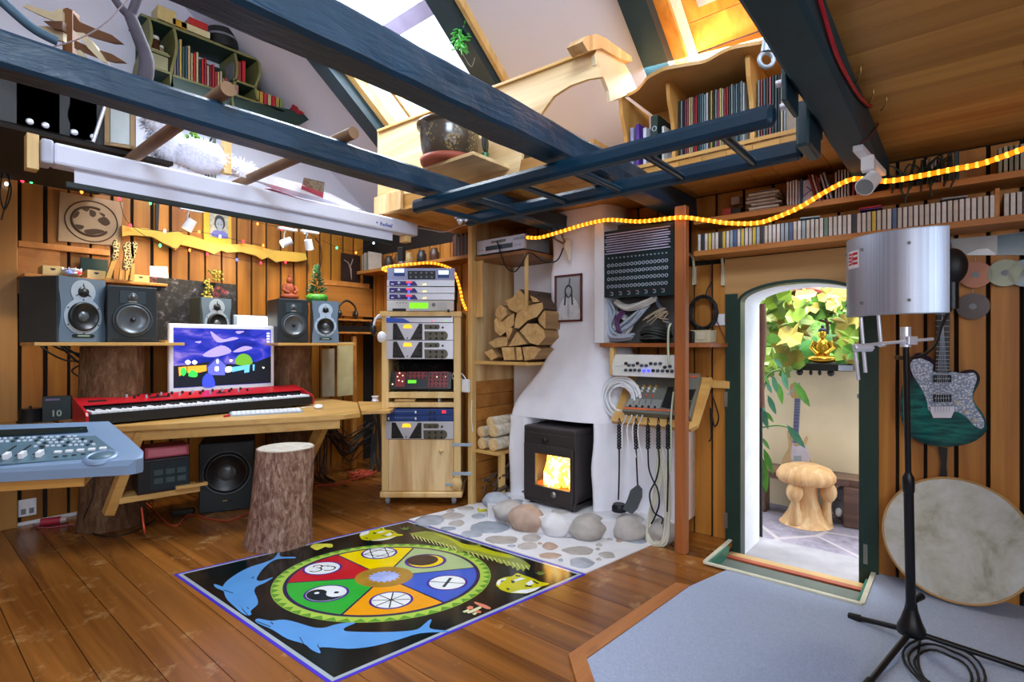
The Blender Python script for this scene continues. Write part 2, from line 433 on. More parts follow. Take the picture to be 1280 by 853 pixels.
# horizontal rails on the left wall
m = M(); m.bx(onY(22, 431, YL).x-.0, onY(136, 431, YL).x, YL-.03, YL, 1.8, 1.84, .004)
m.bx(.35, .78, YL-.012, YL, 1.5, 1.8); struct(m.build('trim_8', m_orange))
m = M(); m.bx(-.4, onY(22, 431, YL-.05).x, YL-.05, YL, 0, 2.24, .004); struct(m.build('trim_9', wood('pilaster_board', '#9a6a2e', '#b88642', 'Z', .5, 6, .05)))
m = M(); m.bx(-1.5, 1.2, YL-.012, YL, 0, .02); struct(m.build('baseboard_left', m_white))
# ================================================================ loft floor and ceiling of the right-hand side
LX = 2.3
LX2 = 2.65; YS = 1.40
m = M(); y = .39
while y < 3.2:
    y1 = min(y+.118, 3.2); m.bx(LX2 if y < YS-.05 else LX, XR+.3, y, y1, ZL, ZL+.022); y += .12
m.bx(LX, XR+.3, YS, 3.2, ZL+.022, ZL+.11); m.bx(LX2+.002, XR+.3, .39, YS, ZL+.0225, ZL+.03)
struct(m.build('ceiling_loft', [m_ceil]))
m = M(); x = -1.0
while x < XR: m.bx(x, min(x+.128, XR+.3), -2.4, .38, ZL, ZL+.03); x += .13
m.bx(-1.0, XR+.3, -2.4, .38, ZL+.03, ZL+.1); struct(m.build('ceiling', [m_ceil]))
# ================================================================ roof slope, rafters, skylights
def rz(X): return 2.5-.77*(X-3.27)
def slope(m, X0, X1, Y0, Y1, th=.1, lift=0, mi=0):
    a = [(X0, Y0), (X1, Y0), (X1, Y1), (X0, Y1)]; nrm = V((.77, 0, 1)).normalized()
    m.poly3([V((x, y, rz(x)))+nrm*lift for x, y in a], nrm*th, mi)
RY = [3.66, 2.40, 1.30]
m = M()
slope(m, .95, 3.75, RY[0]-.02, YL+.1); slope(m, .95, 3.75, RY[2], RY[1]+.02)
slope(m, 2.85, 3.75, RY[1], RY[0]); slope(m, .95, 1.35, RY[1], RY[0])
slope(m, .95, 3.75, -1.2, .35)
slope(m, 3.02, 3.75, .3, RY[2]); slope(m, .95, 1.3, .3, RY[2])
m.poly3([(.95, -1.2, rz(.95)), (.95, YL+.1, rz(.95)), (-2, YL+.1, rz(.95)-2.2), (-2, -1.2, rz(.95)-2.2)], (-.06, 0, .08))
struct(m.build('ceiling_roof', m_roof))
raf_lab = ['dark blue rafter left of the big skylight', 'dark blue rafter right of the big skylight, plant hanging on it', 'dark blue rafter between white ceiling and pine skylight surround']
for i, y in enumerate(RY):
    m = M(); w = .07
    slope(m, .95, 3.7, y-w, y+w, .16, -.11)
    t = m.build('rafter', [m_rafter]); tag(t, raf_lab[i], 'rafter', 'roof rafters')
m = M(); slope(m, .95, 3.2, RY[1]-.075-.03, RY[1]-.075, .06, -.05); struct(m.build('trim_10', m_pine))
m = M(); slope(m, .95, 3.2, RY[2]+.075, RY[2]+.095, .05, -.04); struct(m.build('trim_11', m_pine))
# big skylight: pine frame, white sash bar, glass
win = M()
xa, xb, ya, yb = 1.35, 2.85, RY[1]+.07, RY[0]-.07
slope(win, xb-.06, xb, ya, yb, .08, -.02); slope(win, xa, xa+.06, ya, yb, .08, -.02); slope(win, xa, xb, yb-.06, yb, .08, -.02); slope(win, xa, xb, ya, ya+.025, .08, -.02)
slope(win, xa, xb, yb-.30, yb-.27, .06, -.0)
w1 = struct(win.build('window_1', [m_pine]))
m = M(); slope(m, 2.19, 2.27, ya+.02, yb-.06, .05, .0); m.build('sash_bar', plain('lilac_sash', '#a9a6cc', .5), w1)
gl = NT('skylight_glass'); tr = gl.new('ShaderNodeBsdfTransparent'); gg = gl.new('ShaderNodeBsdfGlossy'); gg.inputs['Roughness'].default_value = .03
mx = gl.new('ShaderNodeMixShader'); mx.inputs[0].default_value = .06; gl.link(tr.outputs[0], mx.inputs[1]); gl.link(gg.outputs[0], mx.inputs[2]); gl.link(mx.outputs[0], gl.n['Material Output'].inputs['Surface'])
m_glass = gl.m
m = M(); slope(m, xa, xb, ya, yb, .006, .05); m.build('pane', m_glass, w1)
# pine-lined skylight to the right
m = M(); xa, xb, ya, yb = 1.3, 3.02, .36, RY[2]-.07
nr = .0
slope(m, xb-.09, xb, ya, yb, .1, -.04); slope(m, xa, xb, yb-.07, yb, .1, -.03, 0)
struct(m.build('trim_12', wood('lacquered_pine', '#a9661f', '#d79a45', 'X', .35, 8, .1, False)))
m = M(); slope(m, xb-.02, xb, ya, yb-.07, .02, -.062); slope(m, xa, xb, yb-.1, yb-.07, .06, -.0); struct(m.build('trim_13', m_white))
m = M()
for i in range(4): slope(m, xa+.5*i, min(xa+.5*i+.497, xb-.09), ya, yb-.07, .03, .08)
struct(m.build('trim_14', wood('lacquered_pine', '#a9661f', '#d79a45', 'X', .35, 8, .1, False)))
win = M(); wa, wb, va, vb = 1.7, 2.74, .42, 1.05
for a in ((wb-.05, wb, va, vb), (wa, wa+.05, va, vb), (wa, wb, vb-.05, vb), (wa, wb, va, va+.05)): slope(win, *a, .05, .04)
w2 = struct(win.build('window_2', m_white))
m = M(); slope(m, wa, wb, va, vb, .004, .06); m.build('pane', emit('bright_sky_pane', '#eaf4ff', 1.2), w2)
# ================================================================ beams
def beam(y0, y1, z0, z1, x0, x1, sd, wob=.008):
    m = M(); n = 70; rs = []
    prof = [(y0+.012, z0), (y1-.012, z0), (y1, z0+.012), (y1, z1-.012), (y1-.012, z1), (y0+.012, z1), (y0, z1-.012), (y0, (z0+z1)/2), (y0, z0+.012)]
    for i in range(n+1):
        x = x0+(x1-x0)*i/n; r = []
        for j, (y, z) in enumerate(prof):
            d = NZ.noise(V((x*2.1, y*9+sd, z*9)))*wob+NZ.noise(V((x*9, y*20+sd, z*20)))*wob*.5
            r.append(V((x, y+d, z+NZ.noise(V((x*1.9+5, y*9, z*9+sd)))*wob)))
        rs.append(r)
    m.rings(rs, 0, False); return m
tag(beam(2.05, 2.17, ZB, ZB+.105, -.5, XR, 1).build('ceiling_beam', m_beam), 'dark blue painted beam carrying the round poles behind the projector screen', 'beam', 'ceiling beams')
tag(beam(1.25, 1.37, ZB, ZB+.13, -.5, XR, 5, .012).build('ceiling_beam', m_beam), 'rough blue painted beam crossing below the big skylight, middle of the three', 'beam', 'ceiling beams')
tag(beam(.27, .39, ZB, ZL, -.5, XR, 9, .003).build('ceiling_beam', plain('dark_teal_beam', '#0c353f', .6, var=.25, scale=5, bump=.3, bscale=30)), 'dark teal beam beside the board ceiling with a red cable along it', 'beam', 'ceiling beams')
# ================================================================ painted panel on the floor
def fz(px, py, z=0): return onZ(px, py, 0)+V((0, 0, z))
rug = thing('painted_floor_panel', 'square black floor panel painted with a colour wheel, dolphins, tigers and an eagle', 'painted panel', (1.63, 2.21, .0005))
def crop(ox, oy, s, pts): return [(ox+x*s, oy+y*s) for x, y in pts]
def flat(name, mat, pxs, z, smooth=0, parent=rug, th=.0004):
    m = M()
    for p in (pxs if isinstance(pxs[0][0], (list, tuple)) else [pxs]):
        q = sp2(p, smooth) if smooth else p
        m.poly3([fz(x, y, z) for x, y in q], (0, 0, th))
    return m.build(name, mat, parent)
gl_ = lambda n, c, v=.05: plain(n, c, .16, var=v, spec=.6)
K = [(217, 718.8), (510.5, 651), (733, 718.6), (413, 857)]
def inset(q, d):
    ps = [fz(*p) for p in q]; c = sum(ps, V((0, 0, 0)))/4; out = []
    for i, p in enumerate(ps):
        a = (ps[i-1]-p).normalized(); b = (ps[(i+1) % 4]-p).normalized()
        out.append(p+(a+b)*d)
    return out
m = M().poly3([p+V((0, 0, .0004)) for p in inset(K, 0)], (0, 0, .0012)); m.build('border', gl_('violet_paint', '#4a35c8'), rug)
m = M().poly3([p+V((0, 0, .0016)) for p in inset(K, .014)], (0, 0, .0004)); m.build('border', gl_('silver_grey_paint', '#a9b6bd'), rug)
t = NT('black_gloss_paint'); t.set(.14, 0, .6); v = t.coords(); t.col(t.ramp(t.noise(v, 1.3, 1), [(.5, '#051517'), (.7, '#2a201a')]))
m = M().poly3([p+V((0, 0, .0020)) for p in inset(K, .03)], (0, 0, .0004)); m.build('field', t.m, rug)
RC = V((1.631, 2.213, 0)); e1 = V((.644, -.765, 0))*.535; e2 = V((.765, .644, 0))*.440
def rp(r, a, z): return RC+e1*(r*cos(a))+e2*(r*sin(a))+V((0, 0, z))
def rdisc(name, mat, r, z, n=72): M().poly3([rp(r, 2*pi*i/n, z) for i in range(n)], (0, 0, .0004)).build(name, mat, rug)
rdisc('wheel_rim', gl_('lime_paint', '#a9c94e'), 1.0, .0024)
m = M(); nt = 52
for i in range(nt):
    a = 2*pi*i/nt; d = pi/nt
    m.poly3([rp(.995, a-d*.95, .0028), rp(.995, a, .0028), rp(.995, a+d*.95, .0028), rp(.93, a, .0028)], (0, 0, .0003))
m.build('rim_triangles', gl_('leaf_green_paint', '#5f9a35'), rug)
rdisc('inner_rim', gl_('deep_violet_paint', '#241a4a'), .90, .0028)
def ang(px, py):
    d = fz(px, py)-RC; return math.atan2(d.dot(e2)/e2.length_squared, d.dot(e1)/e1.length_squared)
bd = [(358, 730), (418, 693), (517, 686), (590, 711), (556, 755), (429, 768)]
sc = ['#c11d2b', '#f2d400', '#a9bf86', '#3a5cc2', '#efa012', '#2fae3a']
an = [ang(*b) for b in bd]
for i in range(6):
    a0 = an[i]; a1 = an[(i+1) % 6]
    while a1 > a0: a1 -= 2*pi
    k = 14; dd = .012
    pts = [rp(.865, a0+(a1-a0)*j/k+(dd if j == k else -dd if j == 0 else 0), .0032) for j in range(k+1)]+[rp(.25, a1+.04, .0032), rp(.25, (a0+a1)/2, .0032), rp(.25, a0-.04, .0032)]
    M().poly3(pts, (0, 0, .0004)).build('sector', gl_('wheel_paint_'+'red yellow sage blue orange green'.split()[i], sc[i]), rug)
rdisc('hub', gl_('gold_paint', '#a87f2c', .2), .268, .0036)
m = M(); pts = []
for i in range(32): pts.append(rp(.155 if i % 2 else .12, 2*pi*i/32, .004))
m.poly3(pts, (0, 0, .0003)).build('hub_star', gl_('lilac_paint', '#a6b4ee', .25), rug)
L1 = e1.normalized(); L2 = e2.normalized()*.84
m_wp = gl_('white_gloss_paint', '#e8ecec'); m_ink = gl_('ink_paint', '#152b33'); m_pv = gl_('purple_paint', '#4a2a86')
def emb(px, py, r=.088, white=True):
    c = fz(px, py); g = lambda x, y, z: c+L1*x+L2*y+V((0, 0, z))
    n = 36; M().poly3([g((r+.012)*cos(2*pi*i/n), (r+.012)*sin(2*pi*i/n), .0036) for i in range(n)], (0, 0, .0004)).build('emblem_ring', m_pv, rug)
    if white: M().poly3([g(r*cos(2*pi*i/n), r*sin(2*pi*i/n), .004) for i in range(n)], (0, 0, .0004)).build('emblem', m_wp, rug)
    return g
def strokes(g, segs, w=.006, mat=m_ink, name='emblem_lines'):
    m = M()
    for s in segs:
        for (x0, y0), (x1, y1) in zip(s[:-1], s[1:]):
            dx, dy = x1-x0, y1-y0; l = sqrt(dx*dx+dy*dy) or 1; nx, ny = -dy/l*w/2, dx/l*w/2
            m.poly3([g(x0+nx, y0+ny, .0044), g(x1+nx, y1+ny, .0044), g(x1-nx, y1-ny, .0044), g(x0-nx, y0-ny, .0044)], (0, 0, .0003))
    m.build(name, mat, rug)
def circ(r, a0=0, a1=360, cx=0, cy=0, n=16): return [(cx+r*cos(R(a0+(a1-a0)*i/n)), cy+r*sin(R(a0+(a1-a0)*i/n))) for i in range(n+1)]
g = emb(403, 711.5)
strokes(g, [circ(.022, 200, -60, -.03, .02), circ(.03, 100, -140, -.028, -.025), circ(.032, 120, -120, .035, -.005), circ(.022, 200, 340, .0, .05)], .008)
g = emb(474, 692.5); tri = lambda o: [(.085*cos(R(o+120*i)), .085*sin(R(o+120*i))) for i in range(4)]
strokes(g, [tri(20), tri(80)], .006)
g = emb(532, 702.5, .1, False); n = 30
M().poly3([g(.094*cos(2*pi*i/n), .094*sin(2*pi*i/n), .004) for i in range(n)], (0, 0, .0004)).build('emblem', gl_('moon_yellow_paint', '#f0cf10'), rug)
M().poly3([g(-.018+.084*cos(2*pi*i/n), .012+.084*sin(2*pi*i/n), .0044) for i in range(n)], (0, 0, .0003)).build('emblem_shadow', gl_('moon_brown_paint', '#3b2a26'), rug)
g = emb(559, 729.5, .088); strokes(g, [[(-.085, .01), (.085, -.012)]], .006); strokes(g, [[(-.012, -.06), (.012, .06)]], .016, name='emblem_bar')
g = emb(489, 751.5, .088); strokes(g, [[(.085*cos(R(a)), .085*sin(R(a))), (-.085*cos(R(a)), -.085*sin(R(a)))] for a in (5, 50, 95, 140)], .006)
g = emb(408, 743, .092, True); q = [(.09*cos(R(a)), .09*sin(R(a))) for a in range(200, 385, 12)]
q += [(.045+.045*cos(R(a)), 0+.045*sin(R(a))) for a in range(0, -1, -12)]
yy = [g(.09*cos(R(a)), .09*sin(R(a)), .0044) for a in range(180, 361, 10)]+[g(.045+.045*cos(R(a)), .045*sin(R(a)), .0044) for a in range(0, -181, -20)][::1]
yy = [g(.09*cos(R(a)), .09*sin(R(a)), .0044) for a in range(180, 361, 10)]+[g(.045+.045*cos(R(a)), -.045*sin(R(a)), .0044) for a in range(20, 180, 20)]+[g(-.045+.045*cos(R(a)), .045*sin(R(a)), .0044) for a in range(20, 180, 20)]
M().poly3(yy, (0, 0, .0003)).build('emblem_dark_half', m_ink, rug)
M().poly3([g(.045+.012*cos(2*pi*i/12), .008+.012*sin(2*pi*i/12), .0048) for i in range(12)], (0, 0, .0003)).build('emblem_dot', m_ink, rug)
M().poly3([g(-.045+.012*cos(2*pi*i/12), .0+.012*sin(2*pi*i/12), .0048) for i in range(12)], (0, 0, .0003)).build('emblem_dot', m_wp, rug)
m_dol = gl_('dolphin_blue_paint', '#5c9cdc')
d1 = [(735, 628), (770, 615), (765, 580), (830, 520), (825, 460), (800, 400), (805, 365), (830, 340), (900, 310), (975, 262), (960, 260), (900, 282), (850, 292), (820, 275), (850, 215), (900, 155), (970, 100), (1045, 75), (1185, 70), (1185, 58), (1055, 55), (1045, 20), (1025, 20), (990, 70), (900, 110), (760, 155), (640, 215), (540, 285), (500, 330), (490, 345), (415, 322), (410, 340), (440, 365), (500, 390), (510, 425), (540, 480), (610, 545), (680, 605)]
d2 = [(45, 180), (70, 172), (140, 185), (220, 178), (300, 195), (400, 225), (470, 228), (530, 210), (600, 197), (660, 198), (600, 225), (592, 245), (640, 252), (800, 255), (950, 250), (1040, 238), (1085, 205), (1115, 180), (1130, 182), (1120, 232), (1225, 245), (1228, 253), (1060, 262), (930, 300), (780, 340), (620, 358), (450, 348), (448, 380), (430, 383), (385, 360), (345, 328), (240, 295), (150, 240), (60, 200)]
flat('dolphin', m_dol, crop(215, 690, .1289, d1), .0036, 3); flat('dolphin', m_dol, crop(310, 740, .2031, d2), .0036, 3)
m_db = gl_('dolphin_line_paint', '#173a5a')
flat('dolphin_lines', m_db, [crop(215, 690, .1289, [(670, 540), (690, 570), (740, 625), (735, 628), (684, 574)]), crop(215, 690, .1289, [(720, 545), (748, 560), (744, 566), (722, 552)]), crop(215, 690, .1289, [(500, 375), (590, 408), (592, 415), (500, 382)]), crop(215, 690, .1289, [(770, 265), (795, 250), (797, 256), (776, 270)])], .0041)
flat('dolphin_lines', m_db, [crop(310, 740, .2031, [(46, 183), (138, 220), (136, 224), (60, 194)]), crop(310, 740, .2031, [(138, 190), (158, 204), (152, 208), (140, 198)]), crop(310, 740, .2031, [(320, 285), (345, 328), (340, 328), (317, 290)]), crop(310, 740, .2031, [(430, 320), (434, 345), (446, 352), (440, 356), (427, 345)])], .0041)
eg = [(200, 145), (330, 128), (400, 135), (500, 165), (590, 205), (640, 235), (730, 240), (770, 232), (772, 250), (860, 285), (1000, 315), (1080, 345), (1130, 370), (1172, 405), (1160, 440), (1135, 425), (1115, 455), (1095, 430), (1065, 448), (1050, 415), (1030, 430), (1015, 400), (985, 412), (960, 385), (930, 390), (900, 365), (800, 335), (700, 305), (640, 290), (600, 300), (570, 275), (480, 240), (380, 205), (300, 185), (230, 160)]
flat('eagle', gl_('olive_feather_paint', '#8f9a3c', .15), crop(480, 645, .15625, eg), .0034, 0)
flat('eagle_wing_bars', gl_('bright_olive_paint', '#b4bb1e', .1), crop(480, 645, .15625, [(400, 150), (520, 175), (620, 225), (740, 250), (900, 295), (1020, 325), (1040, 345), (900, 328), (740, 285), (620, 265), (540, 205)]), .0039, 2)
m = M()
for i in range(26):
    x = 215+i*(400/13) if i < 12 else 660+(i-12)*36
    y = 150+(x-200)*.28 if i < 12 else 285+(x-640)*.24
    a = crop(480, 645, .15625, [(x, y), (x+14, y+4), (x+34, y+38), (x+26, y+36)]); m.poly3([fz(px, py, .0039) for px, py in a], (0, 0, .0003))
m.build('eagle_feathers', gl_('pale_feather_paint', '#c9cf7e'), rug)
m_ty = gl_('tiger_yellow_paint', '#c9c310', .12)
t1 = [(275, 290), (310, 240), (450, 205), (600, 180), (640, 150), (710, 155), (730, 185), (850, 200), (930, 245), (970, 265), (1050, 275), (1020, 295), (930, 310), (800, 360), (650, 385), (480, 385), (330, 365), (295, 330)]
t2 = [(430, 290), (445, 260), (500, 235), (570, 225), (610, 198), (650, 208), (700, 225), (770, 250), (820, 275), (893, 288), (885, 302), (835, 315), (780, 350), (700, 378), (620, 378), (540, 370), (470, 345), (450, 325), (430, 310)]
for (ox, oy, s, o, wh, dk) in ((430, 650, .0703, t1, [[(275, 290), (320, 240), (450, 210), (430, 260), (330, 300)], [(580, 245), (660, 220), (750, 215), (640, 250)], [(720, 290), (820, 245), (855, 275), (800, 300)], [(480, 385), (650, 355), (800, 335), (920, 305), (800, 360), (650, 385)]], [[(510, 240), (580, 245), (560, 265), (520, 262)], [(660, 290), (770, 300), (770, 310), (670, 300)], [(830, 220), (900, 250), (890, 258), (820, 230)], [(380, 330), (430, 340), (420, 352), (385, 345)], [(450, 370), (520, 400), (470, 398)], [(640, 170), (690, 180), (680, 190), (640, 182)]]),
                               (560, 690, .1406, t2, [[(430, 290), (450, 260), (520, 240), (510, 260), (470, 280), (450, 310)], [(580, 265), (640, 240), (690, 245), (620, 265), (590, 275)], [(690, 290), (740, 260), (765, 290), (720, 310)], [(560, 372), (640, 350), (720, 340), (830, 318), (780, 350), (700, 378)]], [[(560, 262), (600, 270), (580, 290), (566, 284)], [(680, 308), (750, 312), (740, 322), (690, 318)], [(760, 265), (810, 290), (800, 298), (756, 275)], [(520, 330), (550, 340), (540, 350), (520, 342)], [(470, 268), (510, 262), (470, 280)], [(600, 215), (650, 222), (640, 230), (600, 225)]])):
    flat('tiger_head', m_ty, crop(ox, oy, s, o), .0036, 3)
    flat('tiger_patches', m_wp, [crop(ox, oy, s, w) for w in wh], .0041)
    flat('tiger_stripes', m_ink, [crop(ox, oy, s, w) for w in dk], .0045)
C5 = lambda p: crop(560, 690, .1406, p)
flat('mushroom_stem', gl_('cream_paint', '#dcdcae'), [C5([(285, 495), (270, 498), (165, 545), (180, 557), (215, 550), (300, 507)]), C5([(175, 520), (128, 540), (150, 552), (195, 528)]), C5([(240, 545), (215, 562), (240, 570), (262, 552)])], .0036)
flat('mushroom_cap', gl_('salmon_paint', '#d8846a'), [C5([(228, 455), (250, 455), (330, 480), (380, 505), (378, 520), (340, 518), (290, 498), (240, 470)]), C5([(165, 505), (190, 490), (225, 497), (220, 520), (180, 525)]), C5([(235, 540), (265, 528), (297, 540), (290, 556), (255, 555)])], .0041)
flat('small_animal', gl_('lemon_paint', '#d6d24a', .2), crop(340, 640, .1407, [(340, 315), (385, 290), (450, 290), (530, 292), (538, 320), (500, 325), (470, 318), (400, 348), (360, 330)]), .0036, 2)
m_gl = gl_('grass_tuft_paint', '#5d7a3a')
flat('grass_tuft', m_gl, [crop(480, 645, .15625, [(150, 118), (115, 100), (155, 108), (158, 90), (172, 104), (205, 90), (188, 108), (215, 104), (180, 120)])], .0036)
flat('grass_tuft', m_gl, [crop(560, 690, .1406, [(810, 215), (775, 190), (805, 195), (800, 175), (825, 190), (845, 178), (840, 195), (875, 190), (845, 212)])], .0036)
# ================================================================ hearth: mortar with cobbles, raised edge of boulders
hearth = thing('stone_hearth', 'white mortar hearth set with grey cobbles and raised boulders below the stove', 'hearth', (2.6, 2.1, 0))
m_mortar = plain('white_mortar', '#dcdce0', .8, var=.06, bump=.5, bscale=30)
hp = [fz(*p) for p in ((511, 650.5), (578, 634.5), (592, 630), (640, 628), (720, 660), (790, 676), (838, 672), (732, 718.2))]
m = M().poly3([V((p.x, p.y, .0004)) for p in hp], (0, 0, .006)); m.build('mortar', m_mortar, hearth)
cols = ['#a3a9b4', '#b4aeaa', '#959eaa', '#b59a88', '#aaa49e']
m_st = [plain('cobble_%s' % n, c, .55, var=.18, scale=14, bump=.3, bscale=40) for n, c in zip(('blue_grey', 'warm_grey', 'slate', 'reddish', 'sand_grey'), cols)]
for i, (cx, cy, rx, ry) in enumerate([(140, 118, 70, 25), (240, 98, 55, 16), (258, 130, 38, 16), (410, 150, 95, 28), (330, 180, 55, 18), (465, 207, 80, 20), (600, 198, 45, 20), (585, 236, 48, 17), (685, 236, 38, 18), (815, 257, 75, 20), (685, 280, 55, 14), (832, 312, 62, 25), (948, 278, 38, 15), (1085, 213, 50, 12), (360, 98, 34, 13), (300, 62, 42, 11), (230, 74, 20, 8), (220, 155, 36, 9), (735, 302, 12, 6), (910, 232, 16, 6), (905, 250, 12, 5), (960, 205, 14, 5), (1000, 213, 14, 6), (910, 298, 13, 5), (640, 225, 12, 4), (510, 236, 20, 5)]):
    px, py = 500+cx*.2734, 620+cy*.2734; c = fz(px, py); a = fz(px+rx*.2734, py); b = fz(px, py-ry*.2734); b2 = fz(px, py+ry*.2734)
    r1 = (a-c).length; r2 = (b-b2).length/2
    M().ball(c+V((0, 0, .004)), (r1, r2, .012), 18, 8, 0, R(-49.9), .25, i).build('cobble', m_st[[0, 1, 1, 2, 0, 4, 1, 1, 3, 4, 3, 0, 4, 2][i % 14]], hearth)
plat = [V((2.62, 2.42)), V((2.62, 2.26)), V((2.60, 2.05)), V((2.66, 1.86)), V((2.77, 1.68)), V((2.93, 1.5)), V((2.96, 1.30)), V((3.2, 1.30)), V((3.2, 2.5)), V((2.8, 2.5))]
m = M(); m.prism([(p.x, p.y) for p in plat], (0, 0, .001), (1, 0, 0), (0, 1, 0), (0, 0, .105)); m.build('raised_bed', m_mortar, hearth)
for i, (x, y, z, rx, ry, rz_, mi) in enumerate([(2.68, 2.28, .07, .10, .12, .075, 1), (2.635, 2.09, .065, .09, .13, .085, 3), (2.68, 1.90, .055, .09, .095, .075, 5), (2.77, 1.73, .055, .10, .12, .08, 4), (2.93, 1.53, .055, .10, .12, .085, 1), (2.99, 1.36, .055, .09, .09, .08, 4), (2.72, 2.42, .10, .1, .09, .06, 0)]):
    M().ball((x, y, z), (rx, ry, rz_), 24, 14, 0, R(20*i), .17, i+30).build('boulder', (m_st+[m_mortar])[mi], hearth)
for i, (x, y, r) in enumerate([(2.74, 2.14, .06), (2.80, 1.95, .07), (2.78, 2.3, .05)]): M().ball((x, y, .104), (r, r*.8, .012), 14, 8, 0, 0, .2, i).build('cobble', m_st[i], hearth)
# ================================================================ chimney breast
ch = thing('chimney_breast', 'white plastered chimney breast flaring out around the iron stove', 'chimney', (3.05, 1.95, .1))
def chim(z0, z1, fl_, fr_, fx, n=26, rec=0):
    m = M(); rs = []
    for i in range(n+1):
        z = z0+(z1-z0)*i/n; yl, yr, x = fl_(z), fr_(z), fx(z); c = .05; ring = []
        pr = [(XR-.002, yr), (x+c, yr)]+[(x+c-c*sin(t), yr+c-c*cos(t)) for t in (.4, .8, 1.2)]+[(x, yr+c)]
        k = 10; pr += [(x, yr+c+(yl-yr-2*c)*j/k) for j in range(1, k)]
        pr += [(x, yl-c)]+[(x+c-c*cos(t), yl-c+c*sin(t)) for t in (.4, .8, 1.2)]+[(x+c, yl), (XR-.002, yl)]
        for q, (px, py) in enumerate(pr):
            w = .014 if 0 < q < len(pr)-1 else 0
            if rec and px < XR-.1: u = min(1, max(0, (1.80-py)/.16)); px += rec*u*u*(3-2*u)
            ring.append(V((px+NZ.noise(V((px*3, py*4, z*4)))*w*1.3, py+NZ.noise(V((py*3, z*5, px*3)))*w, z)))
        rs.append(ring)
    return m.rings(rs, 0, True, True)
def interp(t, z):
    for (a, p), (b, q) in zip(t[:-1], t[1:]):
        if z <= b: return p+(q-p)*max(0, (z-a)/(b-a))
    return t[-1][1]
FX = [(0, 2.90), (.66, 2.90), (.95, 2.96), (1.15, 3.0), (2.1, 3.02)]
CL = [(.6, 2.49), (.72, 2.47), (.82, 2.42), (.92, 2.33), (1.0, 2.26), (1.1, 2.215), (1.2, 2.2), (2.1, 2.19)]
CR = [(.6, 1.26), (.75, 1.27), (.9, 1.35), (1.0, 1.5), (1.1, 1.66), (1.2, 1.715), (2.1, 1.72)]
m = chim(.665, ZL-.004, lambda z: interp(CL, z), lambda z: interp(CR, z), lambda z: interp(FX, z), 40, .2); m.build('breast', m_plaster, ch)
chim(.106, .664, lambda z: 2.49, lambda z: 2.30, lambda z: 2.90, 10).build('pier', m_plaster, ch)
chim(.106, .664, lambda z: 1.80, lambda z: 1.26, lambda z: 2.90, 10, .2).build('pier', m_plaster, ch)
m = M(); m.bx(3.2, 3.24, 1.79, 2.31, .106, .664); m.build('firebox_back', m_black, ch)
# ================================================================ iron stove
m_iron = plain('grey_cast_iron', '#4a4546', .45, .6, .1, bump=.12, bscale=120)
sx = 2.80; SY0, SY1 = 1.845, 2.255; SZ0, SZ1 = .125, .628
sv = thing('wood_stove', 'dark iron wood stove with fire behind its glass door', 'stove', (sx+.17, (SY0+SY1)/2, .106))
m = M(); t = .02
m.bx(sx+.012, sx+.35, SY0, SY0+t, SZ0, SZ1, .006); m.bx(sx+.012, sx+.35, SY1-t, SY1, SZ0, SZ1, .006)
m.bx(sx+.33, sx+.35, SY0, SY1, SZ0, SZ1); m.bx(sx+.004, sx+.35, SY0, SY1, SZ0, SZ0+.05, .006); m.bx(sx+.004, sx+.35, SY0-.004, SY1+.004, SZ1-.045, SZ1, .012)
m.bx(sx+.004, sx+.03, SY0, SY1, SZ1-.13, SZ1-.04, .004); m.bx(sx+.03, sx+.33, SY0, SY1, SZ0+.03, SZ0+.1)
for a in (SY0+.04, SY1-.04):
    for b in (sx+.05, sx+.3): m.cyl((b, a, .106), (b, a, SZ0+.01), .018, seg=10)
m.build('body', m_iron, sv)
wy0, wy1 = onX(712, 590, sx-.012).y, onX(669, 590, sx-.012).y; wz0, wz1 = onX(690, 611, sx-.012).z, onX(690, 570, sx-.012).z
dy0, dy1, dz0, dz1 = SY0+.012, SY1-.012, SZ0+.03, SZ1-.115
m = M(); xa, xb = sx-.014, sx+.012
m.bx(xa, xb, dy0, wy0, dz0, dz1, .004); m.bx(xa, xb, wy1, dy1, dz0, dz1, .004); m.bx(xa, xb, wy0, wy1, dz0, wz0, .004); m.bx(xa, xb, wy0, wy1, wz1, dz1, .004)
dr_ = m.build('door', m_iron, sv)
m_wi = plain('worn_iron', '#8a8684', .35, .8)
M().cyl((xa-.02, dy1-.005, dz0+.03), (xa+.002, dy1-.005, dz0+.03), .007, seg=8).build('latch', m_wi, dr_)
m = M(); m.lathe([(.0, 0), (.02, .002), (.022, .012), (0, .016)], (xa, (wy0+wy1)/2-.02, dz0+.05), (-1, 0, 0), 16); m.build('air_control', m_wi, dr_)
m = M(); m.lathe([(0, 0), (.018, .001), (.018, .008), (0, .01)], (sx+.004, (SY0+SY1)/2+.03, SZ1-.085), (-1, 0, 0), 16); m.box((sx+.003, (SY0+SY1)/2+.03, SZ1-.085), (.008, .05, .012)); m.build('badge', m_black, sv)
m = M(); m.bx(sx, sx+.003, wy0-.005, wy1+.005, wz0-.005, wz1+.005); m.build('glass', m_glass, dr_)
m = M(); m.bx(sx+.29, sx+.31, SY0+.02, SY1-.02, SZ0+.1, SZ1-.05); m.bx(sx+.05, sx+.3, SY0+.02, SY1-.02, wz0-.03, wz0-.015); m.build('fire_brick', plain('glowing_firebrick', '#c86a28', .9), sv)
t = NT('flame'); v = t.coords(); f = t.noise(v, 14, 3, .6, 1.2); cl = t.ramp(f, [(.3, '#ff7a10'), (.5, '#ffc040'), (.62, '#fff3b0')]); t.col('#000000'); t.link(cl, t.b.inputs['Emission Color']); t.b.inputs['Emission Strength'].default_value = 7
fire = thing('log_fire', 'orange and yellow fire burning behind the stove glass', 'fire', (sx+.18, 2.05, wz0-.014))
m = M(); rnd = random.Random(3)
